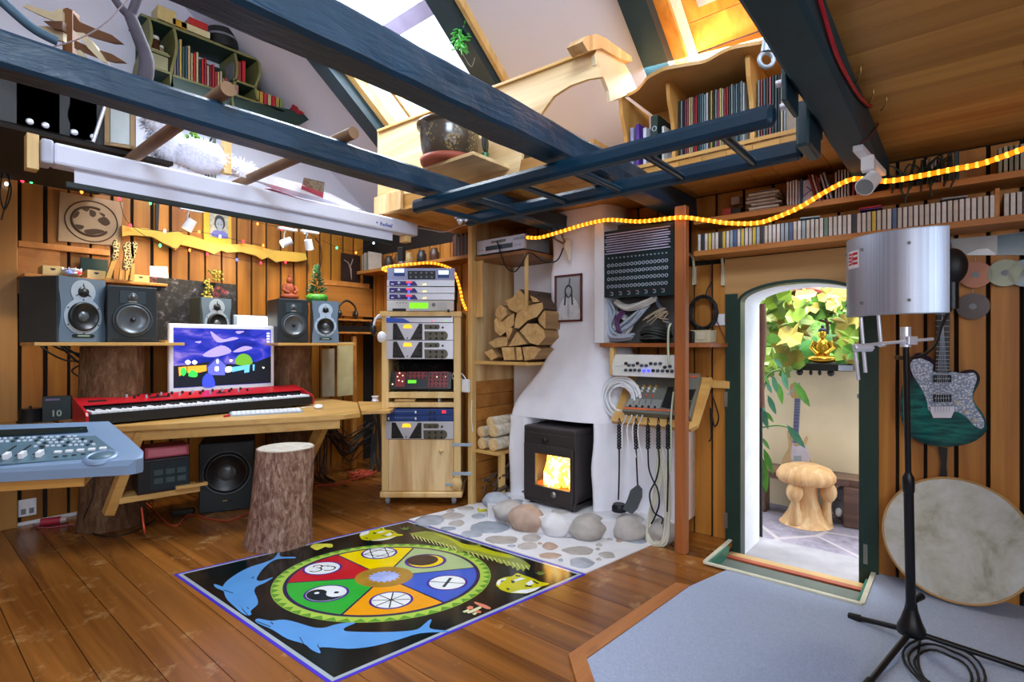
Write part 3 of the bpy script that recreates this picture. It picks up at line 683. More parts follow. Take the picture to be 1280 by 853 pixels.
for i in range(30):
    y = wy0+.01+(wy1-wy0-.02)*rnd.random(); h = .07+.15*rnd.random()**.7; x = sx+.06+.2*rnd.random(); r = .022+.02*rnd.random(); s = rnd.uniform(-.03, .03)
    m.tube([(x, y, wz0-.01), (x, y+s*.3, wz0+h*.35), (x, y+s, wz0+h*.7), (x, y+s*.6, wz0+h)], [r*.8, r, r*.55, .002], 10)
m.build('flames', t.m, fire)
m = M(); m.cyl((sx+.1, wy0+.01, wz0+.0), (sx+.16, wy1-.02, wz0+.01), .022, seg=10); m.cyl((sx+.2, wy0+.01, wz0+.0), (sx+.13, wy1-.01, wz0+.02), .02, seg=10); m.build('burning_log', plain('charred_wood', '#2a1208', .9), fire)
# ================================================================ firewood niche to the left of the chimney
NX = 2.8; NY = onX(592, 431, NX).y
niche = thing('firewood_niche', 'tall open pine niche of firewood shelves between rack and chimney', 'shelving', (3.0, 2.6, 0))
m = M(); m.bx(NX, XR-.002, NY, NY+.018, .9, ZL-.002); m.build('side_panel', m_ply, niche)
m = M()
for k in range(9): m.bx(NX+.02, XR-.002, NY, NY+.018, .003+k*.1, .1+k*.1, .003)
m.build('side_boards', m_orange, niche)
m = M(); m.bx(NX-.03, NX+.015, NY-.012, NY+.03, 0, ZL-.002, .003); m.build('front_post', m_pine, niche)
for z, x0 in ((1.05, NX), (.405, NX-.0)):
    m = M(); m.bx(x0, XR-.002, 2.22 if z > 1 else 2.5, NY-.001, z-.022, z, .002); m.build('shelf', m_pineY, niche)
m = M(); m.bx(NX, XR-.002, 2.235, NY-.001, 1.785, 1.81, .002); m.build('shelf', wood('brown_shelf', '#7a4e2a', '#a8743f', 'Y', .5, 8, .05), niche)
m = M(); m.bx(NX+.02, NX+.035, NY-.07, NY-.002, 1.37, 1.785, .002); m.bx(NX+.02, NX+.035, 2.24, 2.265, 1.4, 1.785, .002); m.build('hanging_board', m_pine, niche)
m = M(); m.bx(2.86, 2.9, 2.505, 2.54, .02, .383, .002); m.build('shelf_leg', m_pine, niche)
M().bx(3.225, 3.245, 2.22, NY-.03, .43, 1.78).build('plaster_back', m_plaster, niche)
# split firewood, ends facing the room
m_end = wood('split_wood_end', '#b98d54', '#dcb87c', 'X', .8, 20, .2, False)
m_bark = plain('grey_brown_bark', '#5b4636', .95, var=.35, scale=25, bump=.8, bscale=40, bdist=.01)
LOGS = [[(205, 475), (240, 430), (275, 470), (280, 490), (215, 490)], [(165, 490), (230, 470), (290, 495), (285, 525), (225, 560), (185, 540)], [(295, 465), (330, 480), (350, 500), (310, 502)], [(230, 560), (290, 520), (370, 500), (375, 535), (340, 580), (290, 600), (240, 645), (215, 640), (220, 600)], [(125, 540), (150, 515), (180, 535), (185, 570), (150, 605), (120, 570)], [(342, 590), (375, 545), (383, 560), (380, 645), (345, 612)], [(105, 600), (118, 585), (150, 606), (185, 575), (215, 560), (213, 625), (140, 685), (110, 660)], [(175, 655), (210, 637), (213, 655), (190, 705)], [(238, 655), (280, 615), (330, 615), (370, 650), (380, 690), (340, 735), (294, 722)], [(187, 740), (232, 660), (288, 727)], [(80, 720), (130, 690), (183, 690), (183, 735), (110, 748)], [(55, 770), (100, 752), (130, 795), (95, 815)], [(145, 742), (215, 742), (220, 812), (160, 814)], [(257, 742), (310, 737), (360, 752), (320, 806), (270, 818)], [(222, 742), (250, 742), (262, 812), (228, 814)]]
LL = ['dark triangular split log topmost at the back of the upper woodpile', 'pale split log near the top left of the upper woodpile', 'small forked log piece topmost beside the white chimney', 'big knotty grey log lying across the upper woodpile', 'pale split log at the left edge, high in the upper woodpile', 'narrow split log against the chimney in the upper woodpile', 'rounded bark-edged log at the left edge, middle of the upper woodpile', 'small wedge-shaped log in the middle of the upper woodpile', 'large pale quarter log on the right side of the upper woodpile', 'pale triangular log, centre bottom of the upper woodpile', 'flat split log low on the left of the upper woodpile', 'small split log at the bottom left corner of the upper shelf', 'squarish split log on the upper shelf board, second from left', 'wide split log on the upper shelf board next to the chimney', 'thin dark split log on the shelf board between two pale ones']
zs = 1.05
for i, (pl, lab) in enumerate(zip(LOGS, LL)):
    pts = [onX(590+x*.2345, 260+y*.2345, NX+.02) for x, y in pl]
    if i >= 11: pts = [V((p.x, p.y, max(p.z, zs+.002))) for p in pts]
    rnd = random.Random(i); L = .36+.06*rnd.random(); dx = rnd.uniform(0, .03)
    n = len(pts); c = sum(pts, V((0, 0, 0)))/n
    r0 = [p+V((dx, 0, 0))+(c-p)*.03 for p in pts]; m = M()
    r1 = [c+(p-c)*.98+V((L*.5, 0, 0)) for p in pts]; r2 = [c+(p-c)*.96+V((L, 0, 0)) for p in pts]
    if (pts[1]-pts[0]).cross(pts[2]-pts[1]).x < 0: pass
    m.rings([r0, r1, r2], 1, False, False); m.add(r0, [tuple(range(n))], 0); m.add(r2, [tuple(range(n))], 0)
    solid('split_log', m, [m_end, m_bark if i in (0, 3, 6, 14, 2) else wood('split_wood_side', '#8a6a48', '#b8905a', 'X', .85, 14, .25, False)], lab, 'firewood', 'split logs on the upper niche shelf')
m_birch = plain('birch_bark', '#d8cdb8', .8, var=.25, scale=30, bump=.4, bscale=40)
t = NT('round_log_end'); t.set(.8); v = t.coords(); w_ = t.new('ShaderNodeTexNoise'); t.link(v, w_.inputs['Vector']); w_.inputs['Scale'].default_value = 30; t.col(t.ramp(w_.outputs['Fac'], [(.3, '#cda368'), (.7, '#e6cb98')])); m_lend = t.m
rl = [(613, 513, 6.3, 'top of the five round birch logs on the lower shelf'), (616, 529.5, 7.4, 'middle birch log on the right of the lower shelf stack'), (616, 548.5, 7.6, 'birch log lying on the lower shelf board, right one'), (603.5, 525, 6.4, 'upper birch log against the pine side of the lower shelf'), (604.5, 544, 6.8, 'birch log lying on the lower shelf board beside the pine side')]
for i, (px, py, r, lab) in enumerate(rl):
    c = onX(px, py, NX+.02); rr = r*3.87/665*1.05; m = M(); c.z = .405+rr*(1.08, 3.3, 5.4)[{2: 0, 4: 0, 1: 1, 3: 1, 0: 2}[i]]; c.y += .018 if i > 2 else 0
    rs = []
    for j in range(5):
        x = c.x+.09*j; rs.append([V((x, c.y+rr*(1+.06*NZ.noise(V((j*.7, cos(k*.5), i))))*cos(2*pi*k/18), c.z+rr*(1+.05*NZ.noise(V((j*.5, sin(k*.5), i+9))))*sin(2*pi*k/18))) for k in range(18)])
    m.rings(rs, 0, True, False); m.add(rs[0], [tuple(range(18))], 1); m.add(rs[-1], [tuple(range(18))], 1)
    solid('birch_log', m, [m_birch, m_lend], lab, 'firewood', 'round logs on the lower niche shelf')
m = M(); rnd = random.Random(5)
for i in range(46):
    a = V((NX+.02+.25*rnd.random(), 2.52+(NY-2.56)*rnd.random(), .01+.2*rnd.random()**1.5)); b = a+V((rnd.uniform(-.1, .12), rnd.uniform(-.1, .05), rnd.uniform(-.0, .12)))
    b.y = min(b.y, NY-.02); m.tube([a, (a+b)/2+V((0, 0, .01)), b], rnd.uniform(.004, .012), 6)
k_ = solid('kindling_pile', m, plain('kindling_twigs', '#5e4a3a', .95, var=.4, scale=12), 'heap of dark twigs and kindling on the floor of the niche', 'kindling'); k_['kind'] = 'stuff'
mb = thing('matchbox', 'yellow and white matchbox lying on the hearth cobbles', 'matchbox', fz(604, 640, .006), R(-30))
M().box((0, 0, .009), (.075, .048, .018), None, .002).build('sleeve', plain('matchbox_yellow', '#d9d33c', .6), mb, True)
M().box((0, 0, .0185), (.05, .03, .001)).build('label_patch', m_white, mb, True)
# ================================================================ log stumps
t = NT('pine_bark'); t.set(.95, 0, .2); v = t.coords((1, 1, .35)); f = t.noise(v, 26, 5, .65, .5); g = t.noise(t.coords(), 60, 3)
t.col(t.mix(g, t.ramp(f, [(.32, '#3a2a1e'), (.5, '#75583f'), (.66, '#a08468')]), '#6f513a')); t.bump(f, 1.0, .03); m_pbark = t.m
t = NT('red_brown_bark'); t.set(.9, 0, .3); v = t.coords((1, 1, .4)); f = t.noise(v, 42, 5, .7, .6)
t.col(t.ramp(f, [(.3, '#63453a'), (.46, '#9a7564'), (.6, '#c2a28e'), (.74, '#e6d4c4')])); t.bump(f, .9, .02); m_sbark = t.m
m_cut = wood('sawn_log_top', '#b8ae9c', '#d8d2c4', 'Z', .8, 16, .05, False)
def stump(name, label, group, c, r0, r1, z0, z1, lean=(0, 0), bark=m_pbark, seed=0, wob=.06):
    x, y = c; t = thing(name, label, 'log' if 'stump' not in name else 'stump', (x, y, z0), 0, group)
    n = 40; k = 16; rs = []
    for i in range(k+1):
        u = i/k; r = r0+(r1-r0)*u+(.015*(1-u)**6)
        rs.append([V((x+lean[0]*u+cos(2*pi*j/n)*r*(1+wob*NZ.noise(V((cos(2*pi*j/n)*1.6, sin(2*pi*j/n)*1.6, u+seed)))+.02*NZ.noise(V((cos(2*pi*j/n)*7, sin(2*pi*j/n)*7, u*3+seed)))),
                      y+lean[1]*u+sin(2*pi*j/n)*r*(1+wob*NZ.noise(V((cos(2*pi*j/n)*1.6, sin(2*pi*j/n)*1.6, u+seed)))+.02*NZ.noise(V((cos(2*pi*j/n)*7, sin(2*pi*j/n)*7, u*3+seed)))), z0+(z1-z0)*u)) for j in range(n)])
    M().rings(rs, 0, True, True).build('bark', bark, t)
    c = V((x+lean[0], y+lean[1], z1)); M().poly3([c+(p-c)*.95+V((0, 0, .0003)) for p in rs[-1]], (0, 0, .004)).build('sawn_top', m_cut, t)
    return t
stump('stump_stool', 'reddish-brown log stump stool standing on the floor in front of the desk', 'log stumps', (1.53, 3.10), .178, .162, .002, .555, (.03, -.02), m_sbark, 3, .04)
DZ_ = .70
stump('log_stump', 'mossy brown log under the left end of the desk', 'log stumps', (.977, 4.22), .175, .17, .002, DZ_-.04, (0, 0), m_pbark, 1)
stump('log_stump', 'thick bark log on the desk carrying the left speaker plank', 'log stumps', (.977, 4.22), .175, .172, DZ_+.001, 1.158, (0, 0), m_pbark, 2)
stump('log_stump', 'log under the right end of the desk behind the stump stool', 'log stumps', (2.22, 4.285), .168, .163, .002, DZ_-.04, (0, 0), m_pbark, 4)
stump('log_stump', 'split-faced log on the desk carrying the right speaker plank', 'log stumps', (2.22, 4.285), .165, .163, DZ_+.001, 1.158, (0, 0), m_pbark, 5)
# ================================================================ desk
m_desk = wood('desk_pine', '#b3803c', '#dcb269', 'X', .4, 8, .06)
desk = thing('desk', 'long pine desk with slanted legs carrying the red keyboard and computer screen', 'desk', (1.4, 3.8, 0))
top = [(.70, 3.78), (.78, 3.735), (2.0, 3.15), (2.13, 3.16), (2.5, 3.75), (2.5, 4.3), (.72, 4.3)]
M().prism(top, (0, 0, DZ_-.03), (1, 0, 0), (0, 1, 0), (0, 0, .03)).build('desktop', m_desk, desk)
m = M(); m.bar((.80, 3.765, DZ_-.062), (1.99, 3.19, DZ_-.062), .02, .06); m.build('apron', m_desk, desk)
m = M(); m.bar((.98, 3.69, DZ_-.04), (.85, 3.775, .19), .05, .06, (0, 1, .2)); m.build('leg', m_desk, desk)
m = M(); m.bar((1.93, 3.27, DZ_-.04), (2.02, 3.83, .12), .07, .05, (1, 0, .2)); m.build('leg', m_desk, desk)
bd_ = solid('connecting_board', M().prism([(2.14, 3.16), (2.3, 3.05), (2.72, 3.42), (2.5, 3.74)], (0, 0, DZ_-.012), (1, 0, 0), (0, 1, 0), (0, 0, .02)), m_desk, 'narrow pine board bridging the desk and the equipment rack', 'board')
for a, b, x0, x1, lab in (((.55, 3.93), (.55, 4.4), .55, 1.30, 'pine plank on the left log holding two speakers'), ((1.95, 3.93), (1.95, 4.4), 1.93, 2.60, 'pine plank on the right log holding two speakers')):
    solid('speaker_plank', M().bx(x0, x1, 3.93, 4.40, 1.163, 1.183, .003), m_desk, lab, 'plank', 'speaker planks')
solid('wall_shelf', M().bx(1.3, 1.92, 4.3, YL-.001, 1.18, 1.2, .003), m_desk, 'short pine shelf behind the computer screen', 'shelf')
# ================================================================ loudspeakers
m_cab = plain('speaker_cabinet', '#3b4040', .6, var=.08); m_cabb = plain('black_cabinet', '#1b2427', .5, var=.1)
m_fr = plain('grey_blue_baffle', '#5e7182', .45, .1, .05); m_lt = plain('silver_plate', '#a7b6c4', .4, .3, .04)
m_cone = plain('black_cone', '#16181a', .35, 0, .1); m_gcone = plain('grey_cone', '#5a6064', .3, .3, .1); m_rub = plain('rubber_surround', '#0d0f10', .6)
m_chrome = plain('chrome', '#e8eefb', .3, .45, .02); m_grey = plain('mid_grey', '#7d8388', .5)
def driver(m, x, z, r, mi=0, y=0, cap=.35):
    m.lathe([(r, 0), (r*.97, .012), (r*.90, .017), (r*.84, .015), (r*.80, .010), (r*.42, .003), (r*cap, .002)], (x, y, z), (0, -1, 0), 32, mi, False)
    m.lathe([(r*cap, .002), (r*cap*.85, .008), (r*cap*.5, .013), (0, .015)], (x, y, z), (0, -1, 0), 24, mi+1, False)
def speaker(label, loc, th, w, h, d, style):
    s = thing('loudspeaker', label, 'speaker', loc, R(th), 'studio loudspeakers')
    M().box((0, d/2+.018, h/2), (w, d, h), None, .006).build('cabinet', m_cab if style == 'grey' else m_cabb, s, True)
    if style == 'grey':
        q = [(-w/2, .002), (w/2, .002), (w/2, h*.2)]+[(w/2-.012*sin(pi*i/6), h*.2+h*.6*i/6) for i in range(1, 6)]+[(w/2, h*.8), (w/2, h-.002), (-w/2, h-.002), (-w/2, h*.8)]+[(-w/2+.012*sin(pi*i/6), h*.8-h*.6*i/6) for i in range(1, 6)]+[(-w/2, h*.2)]
        M().prism(q, (0, .018, 0), (1, 0, 0), (0, 0, 1), (0, -.018, 0)).build('baffle', m_fr, s, True)
        r = w*.40; zc = h*.40; zt = h*.78; rt = w*.265
        pl = arc(0, zc, r*1.02, 120, 420, 30)+arc(0, zt, rt, -38, 218, 24)
        M().prism(pl, (0, 0, 0), (1, 0, 0), (0, 0, 1), (0, -.003, 0)).build('driver_plate', m_lt, s, True)
        m = M(); driver(m, 0, zc, r*.82, 0, -.003); m.build('woofer', [m_cone, m_gcone], s, True)
        m = M(); m.lathe([(rt*.45, 0), (rt*.42, .004), (rt*.3, .002), (rt*.28, .008), (0, .016)], (0, -.003, zt), (0, -1, 0), 20)
        for k in range(3): a = R(90+120*k); m.prism([(rt*.3*cos(a+.3), zt+rt*.3*sin(a+.3)), (rt*.75*cos(a), zt+rt*.75*sin(a)), (rt*.3*cos(a-.3), zt+rt*.3*sin(a-.3))], (0, -.003, 0), (1, 0, 0), (0, 0, 1), (0, -.003, 0))
        m.build('tweeter', m_cone, s, True)
        m = M()
        for k in range(6): a = R(30+60*k); m.cyl((r*.93*cos(a), -.003, zc+r*.93*sin(a)), (r*.93*cos(a), -.006, zc+r*.93*sin(a)), .004, seg=8)
        m.build('screws', m_black, s, True)['kind'] = 'stuff'
        m = M(); m.prism(arc(-w*.2, h*.1, h*.025, 90, 270, 8)+arc(w*.2, h*.1, h*.025, -90, 90, 8), (0, 0, 0), (1, 0, 0), (0, 0, 1), (0, -.004, 0))
        b = m.build('badge', m_black, s, True); m = M(); m.box((0, -.0045, h*.1), (w*.26, .001, h*.02)); m.build('badge_window', plain('dim_display', '#8fa88f', .3), b, True)
    else:
        M().box((0, .009, h/2), (w, .018, h), None, .006).build('baffle', m_cabb, s, True)
        M().box((0, -.001, h*.80), (w*.52, .004, h*.22), None, .001).build('tweeter_plate', plain('tweeter_plate_grey', '#2d3a3f', .5), s, True)
        m = M(); m.lathe([(w*.1, 0), (w*.09, .004), (w*.06, .001), (w*.05, .006), (0, .01)], (0, -.003, h*.81), (0, -1, 0), 18); m.build('tweeter', m_gcone, s, True)
        m = M(); m.box((0, -.0035, h*.725), (w*.16, .001, .005)); m.build('badge', plain('pale_badge', '#b8b39a', .4), s, True)
        m = M(); driver(m, 0, h*.40, w*.36, 0, 0, .16); m.build('woofer', [m_gcone, m_cone], s, True)
        m = M(); m.ring((0, -.002, h*.40), w*.385, .007, (0, 1, 0)); m.build('woofer_rim', plain('dark_grey_rim', '#333c40', .5), s, True)
        m = M(); m.box((0, -.001, h*.055), (w*.8, .004, h*.03), None, .001); m.build('port', m_rub, s, True)
    return s
PZ = 1.1835
def sp(px, Y, th, w, h, d, st, lab, z=PZ): p = onY(px, 431, Y); speaker(lab, (p.x, p.y, z), th, w, h, d, st)
sp(104, 4.0, 25, .268, .385, .30, 'grey', 'large grey-fronted speaker at the left end of the left plank')
sp(166, 4.0, -2, .262, .355, .28, 'black', 'black speaker on the left plank beside the large grey one')
sp(271, 4.31, 12, .235, .325, .24, 'grey', 'grey-fronted speaker peeking out above the computer screen', 1.2005)
sp(367, 4.0, -10, .232, .345, .27, 'black', 'black speaker on the right plank')
sp(407, 3.97, -25, .205, .345, .26, 'grey', 'grey-fronted speaker at the right end of the right plank')
# subwoofer
sb = thing('subwoofer', 'black subwoofer with one big cone on the floor under the desk', 'subwoofer', (1.565, 3.93, .0005), R(-25))
w, h, d = .345, .485, .36
M().box((0, d/2+.02, h/2), (w, d, h), None, .012).build('cabinet', m_cabb, sb, True)
M().box((0, .01, h/2), (w, .02, h), None, .01).build('baffle', m_cabb, sb, True)
m = M(); driver(m, 0, h*.56, .142, 0, -.001, .4); m.build('cone', [m_cone, m_gcone], sb, True)
m = M(); m.ring((0, -.002, h*.56), .148, .008, (0, 1, 0), 36); m.build('cone_rim', plain('sub_rim', '#4c565a', .5), sb, True)
m = M(); m.box((0, -.002, h*.16), (.07, .004, .016), None, .001); bb = m.build('badge', m_black, sb, True)
m = M(); m.box((-.012, -.0045, h*.16), (.03, .001, .006)); m.build('badge_mark', plain('badge_gold', '#b8a860', .4), bb, True)
# ================================================================ stage keyboard (red)
kx0 = onY(111, 431, 3.775); kx1 = onY(391, 431, 3.80); kx0.z = kx1.z = DZ_
kd = (kx1-kx0).normalized(); kl = (kx1-kx0).length; kth = math.atan2(kd.y, kd.x)
kb = thing('stage_piano', 'red stage piano with a full row of keys lying on the desk', 'keyboard', (kx0.x, kx0.y, DZ_+.001), kth)
m_red = plain('red_gloss', '#c31a26', .28, var=.04, spec=.6)
D = .30; H = .10
for x in (-.012, kl): M().prism([(0, .0), (D, 0), (D, H+.038), (.16, H+.008), (.02, H-.03), (0, H-.05)], (x, 0, .012), (0, 1, 0), (0, 0, 1), (.012, 0, 0)).build('end_cheek', m_red, kb, True)
M().prism([(0, 0), (D, 0), (D, H), (.19, H), (.17, H-.02), (.17, .058), (0, .058)], (0, 0, .012), (0, 1, 0), (0, 0, 1), (kl, 0, 0)).build('case', [m_black], kb, True)
M().prism([(.165, H-.004), (D, H+.012), (D, H+.034), (.165, H+.002)], (0, 0, .012), (0, 1, 0), (0, 0, 1), (kl, 0, 0)).build('control_panel', m_red, kb, True)
m = M(); nw = 52; kw = (kl-.03)/nw
for i in range(nw): m.box((.015+kw*(i+.5), .09, .077), (kw-.0015, .148, .014), None, .002)
k_ = m.build('white_keys', m_white, kb, True)
m = M()
for i in range(nw-1):
    if (i+5) % 7 in (0, 1, 3, 4, 5): m.box((.015+kw*(i+1), .12, .087), (.011, .092, .014), None, .002)
m.build('black_keys', m_black, kb, True)
for i in range(24):
    x = .25+.032*i
    m = M(); m.cyl((x, .265-.04*(i % 2), H+.034-.008*(i % 2)), (x, .265-.04*(i % 2), H+.054-.008*(i % 2)), .008, .007, 10); m.build('knob', m_black if i % 3 else m_lt, kb, True)
for x, w, mm in ((.09, .09, m_black), (.42, .12, m_black), (.8, .06, m_black)): M().box((x, .22, H+.024), (w, .03, .008), MX.Rotation(.24, 3, 'X')).build('display', mm, kb, True)
for x in (.12, kl-.12):
    for y in (.05, .25): M().cyl((x, y, 0), (x, y, .013), .014, seg=10).build('foot', m_rub, kb, True)
# ================================================================ computer with bright screen
A = onY(211, 431, 4.12); B = onY(343, 431, 4.12)
iw = (B-A).length; mc = (A+B)/2; iz0, iz1 = .83, 1.315
pc = thing('computer', 'white-framed all-in-one computer showing a blue night garden with a house', 'computer', (mc.x, mc.y, DZ_+.001), 0)
M().bx(-iw/2, iw/2, 0, .035, iz0-DZ_, iz1-DZ_, .01).build('frame', m_white, pc, True)
M().bx(-.1, .1, .05, .07, 0, .3, .004).build('stand', m_lt, pc, True); M().bx(-.12, .12, -.03, .15, 0, .008, .003).build('stand_foot', m_lt, pc, True)
sx0, sx1 = -iw/2+.028, iw/2-.028; sz0, sz1 = iz0-DZ_+.04, iz1-DZ_-.03
t = NT('night_sky_picture'); t.col('#000000'); v = t.coords((1, 1, 2.2)); f = t.noise(v, 5, 4, .55, .8)
t.link(t.ramp(f, [(.30, '#071a8e'), (.46, '#1230c8'), (.56, '#4a48d8'), (.66, '#a58be8')]), t.b.inputs['Emission Color']); t.b.inputs['Emission Strength'].default_value = 1.0
M().bx(sx0, sx1, -.001, 0, sz0, sz1).build('screen', t.m, pc, True)
def sxy(px, py):           # photo position -> place on the screen
    u = (px-216.5)/(339.5-216.5); w_ = (py-414.5)/(489.5-414.5); return (sx0+(sx1-sx0)*u, sz1-(sz1-sz0)*w_)
_e = lambda n, c, s=1: emit('screen_'+n, c, s)
def spic(name, mat, polys, lay):
    m = M()
    for p in polys: m.prism([sxy(*q) for q in p], (0, -.001-.0004*lay, 0), (1, 0, 0), (0, 0, 1), (0, -.0003, 0))
    m.build(name, mat, pc, True)
S4 = lambda pts: crop(220, 340, .1875, pts)
spic('picture_ground', _e('ground', '#06101c'), [[(216.5, 489), (216.5, 462), (235, 461), (255, 458), (275, 461), (300, 462), (320, 459), (339.5, 452), (339.5, 489)]], 1)
spic('picture_clouds', _e('cloud', '#9c8cf0'), [sp2(S4(p), 4) for p in ([(210, 415), (290, 470), (360, 455), (400, 465), (330, 485), (250, 490)], [(360, 560), (440, 520), (500, 535), (420, 560)], [(160, 580), (280, 515), (350, 560), (240, 595)], [(380, 415), (440, 412), (400, 432)], [(110, 490), (150, 485), (140, 500)])], 1)
spic('picture_house', _e('house', '#5b62c8'), [S4([(190, 655), (255, 598), (312, 650), (305, 725), (195, 720)])], 2)
spic('picture_roof', _e('roof', '#2a2f86'), [S4([(180, 662), (255, 590), (318, 650), (310, 655), (255, 602), (190, 668)])], 3)
spic('picture_tree', _e('tree', '#5f9c2a'), [sp2(S4([(375, 640), (390, 595), (430, 575), (475, 590), (500, 640), (460, 665), (400, 655)]), 4)], 2)
spic('picture_fountain', _e('fountain', '#3346c8'), [sp2(S4([(165, 800), (160, 740), (195, 705), (230, 740), (235, 800)]), 4)], 3)
spic('picture_lights', _e('lamps', '#f6f2d8', 1.2), [sp2(S4(p), 3) for p in ([(50, 625), (68, 612), (86, 628), (68, 645)], [(92, 628), (108, 614), (126, 630), (108, 645)], [(240, 665), (262, 665), (262, 692), (240, 692)], [(250, 615), (262, 615), (262, 640), (250, 640)], [(338, 615), (358, 618), (352, 632), (338, 630)], [(312, 668), (352, 668), (350, 700), (312, 705)], [(570, 675), (588, 678), (580, 690)])], 3)
spic('picture_windows', _e('orange', '#e8a02c'), [S4([(65, 655), (185, 650), (185, 690), (140, 700), (65, 700)]), S4([(10, 660), (60, 655), (60, 690), (15, 720)])], 2)
spic('picture_bushes', _e('bush', '#36c04a'), [sp2(S4([(70, 720), (90, 680), (125, 700), (120, 730)]), 4), sp2(S4([(20, 690), (40, 660), (60, 690), (40, 720)]), 4)], 3)
spic('picture_fence', _e('fence', '#5fb4e8'), [S4([(350, 670), (480, 655), (475, 710), (440, 715), (440, 690), (355, 705)]), S4([(500, 655), (515, 655), (512, 700), (502, 700)])], 3)
spic('screen_icon', _e('icon', '#e6e8f0'), [S4([(605, 420+i*20), (628, 420+i*20), (628, 432+i*20), (605, 432+i*20)]) for i in range(4)], 2)
# white computer keyboard and mouse
p0 = onZ(288, 521.5, DZ_); p1 = onZ(379, 516, DZ_); dd = (p1-p0).normalized()
ck = thing('computer_keyboard', 'flat white computer keyboard on the desk in front of the red piano', 'keyboard', (p0.x, p0.y, DZ_+.001), math.atan2(dd.y, dd.x))
L = (p1-p0).length
M().prism([(0, 0), (.105, 0), (.105, .02), (0, .008)], (0, 0, 0), (0, 1, 0), (0, 0, 1), (L, 0, 0)).build('base', m_lt, ck, True)
m = M()
for r in range(5):
    for c in range(15): m.box((.012+(L-.02)/15*(c+.4), .014+.019*r, .0125+.0022*r), ((L-.02)/15-.003, .016, .006), None, .001)
m.build('keys', m_white, ck, True)['kind'] = 'stuff'
q = onZ(398, 511, DZ_)
ms = thing('mouse', 'white computer mouse at the right end of the desk', 'mouse', (q.x, q.y, DZ_+.001), R(60))
m = M().ball((0, 0, .012), (.055, .034, .02), 20, 12); m.v = [V((p.x, p.y, max(0, p.z))) for p in m.v]; m.build('shell', m_white, ms, True)
M().tube([(.05, 0, .01), (.08, .02, .005), (.1, .06, .004), (.06, .12, .004)], .002, 6).build('cord', m_white, ms, True)
solid('pen_drive', M().box(onZ(284, 520, DZ_+.008), (.05, .016, .012), R(20), .003), m_red, 'small red memory stick at the left end of the white computer keyboard', 'memory stick')
# ================================================================ mixing console at the left edge
o = V((.575, 2.125, 0)); cth = R(-34); ux = V((cos(cth), sin(cth), 0)); uy = V((-sin(cth), cos(cth), 0))
cs = thing('mixing_console', 'large silver-blue mixing console jutting in from the left edge', 'mixing console', (o.x, o.y, .735), cth)
m_con = plain('console_blue_grey', '#7f99b8', .4, .15, .04); m_cpan = plain('console_panel', '#557180', .45, .1, .06)
zf, zb, dp = .785, .865, .33
T_ = lambda x, y, z: V((x, y, z-.735))
side = [(0, 0), (-.012, -.025), (-.03, -.035), (-1.1, -.035), (-1.1, dp+.02), (-.235, dp+.02), (-.22, dp), (-.10, .17), (-.015, .05)]
m = M(); zt = lambda y: zf+(zb-zf)*max(0, y)/dp-(.018 if y < -.03 else 0)
bot = [T_(x, y, .737 if y < .2 else .79) for x, y in side]; topv = [T_(x, y, zt(y)) for x, y in side]
m.rings([bot, topv], 0, False, False); m.add(topv, [tuple(range(len(side)))], 0); m.add(bot, [tuple(range(len(side)))[::-1]], 0); m.build('housing', m_con, cs, True)
def onpan(px, py):
    """photo position -> place on the tilted panel, in the console's own frame"""
    nl = V((0, -(zb-zf), dp)).normalized(); n = ux*nl.x+uy*nl.y+V((0, 0, nl.z)); p0 = V((o.x, o.y, zf)); d = ray(px, py)
    p = EYE+d*((p0-EYE).dot(n)/d.dot(n)); r = p-o; return V((r.dot(ux), r.dot(uy), p.z-.735))
nl = V((0, -(zb-zf), dp)).normalized(); tilt = MX.Rotation(math.atan2(zb-zf, dp), 3, 'X')
C0 = lambda x, y: onpan(x*.2344, 480+y*.2344)
pan = [C0(-900, 490), C0(0, 435), C0(285, 413), C0(480, 400), C0(640, 378), C0(510, 280), C0(-900, 320)]
M().poly3([p+nl*.0005 for p in pan], nl*.002).build('control_panel', m_cpan, cs, True)
disp = [C0(-900, 330), C0(0, 284), C0(470, 258), C0(462, 234), C0(0, 252), C0(-900, 280)]
M().poly3([p+nl*.001 for p in disp], nl*.004).build('display_strip', plain('dark_green_display', '#0d2426', .25), cs, True)
m_btn = plain('pale_buttons', '#ccdae6', .5, var=.08); m_btd = plain('dark_buttons', '#2a3a40', .5)
def cbox(name, x, y, w, d, h, mt, lift=.0022):
    c = C0(x, y)+nl*(lift+h/2); M().box(c, (w, d, h), tilt, .001).build(name, mt, cs, True)
nb = 0
for r, y in enumerate((297, 312, 328, 345)):
    for c in range(-6, 15):
        x = 90+c*31+r*12-(60 if r > 1 else 0)
        if x > 430+r*38 or (r > 1 and x < 190): continue
        cbox('button', x, y-c*1.0, .009, .008, .006, m_btn if (c+r) % 4 else m_btd); nb += 1
for c in range(5): cbox('transport_button', 310+c*60, 372-c*5, .02, .011, .007, m_white)
for c in range(6): cbox('transport_button', 300+c*48, 395-c*5, .012, .007, .004, m_btd)
for x, y in ((40, 400), (122, 395), (215, 388)):
    cbox('fader_slot', x+3, y-35, .007, .09, .002, m_black); cbox('fader', x, y, .014, .026, .018, m_white)
for x in (-150, -60): cbox('fader_slot', x, 372, .007, .09, .002, m_black); cbox('fader', x, 400, .014, .026, .018, m_white)
jc = C0(540, 398); 
M().lathe([(.052, 0), (.05, .006), (.042, .012), (.036, .012), (.034, .008), (0, .008)], jc, nl, 32, cap=False).build('jog_wheel', [m_con], cs, True)
jw = M().lathe([(.034, .0), (.034, .0095), (0, .0095)], jc, nl, 28, cap=False); jw.build('jog_disc', m_cpan, cs, True)
tb = thing('side_table', 'plywood table top under the mixing console', 'table', (o.x, o.y, 0), cth)
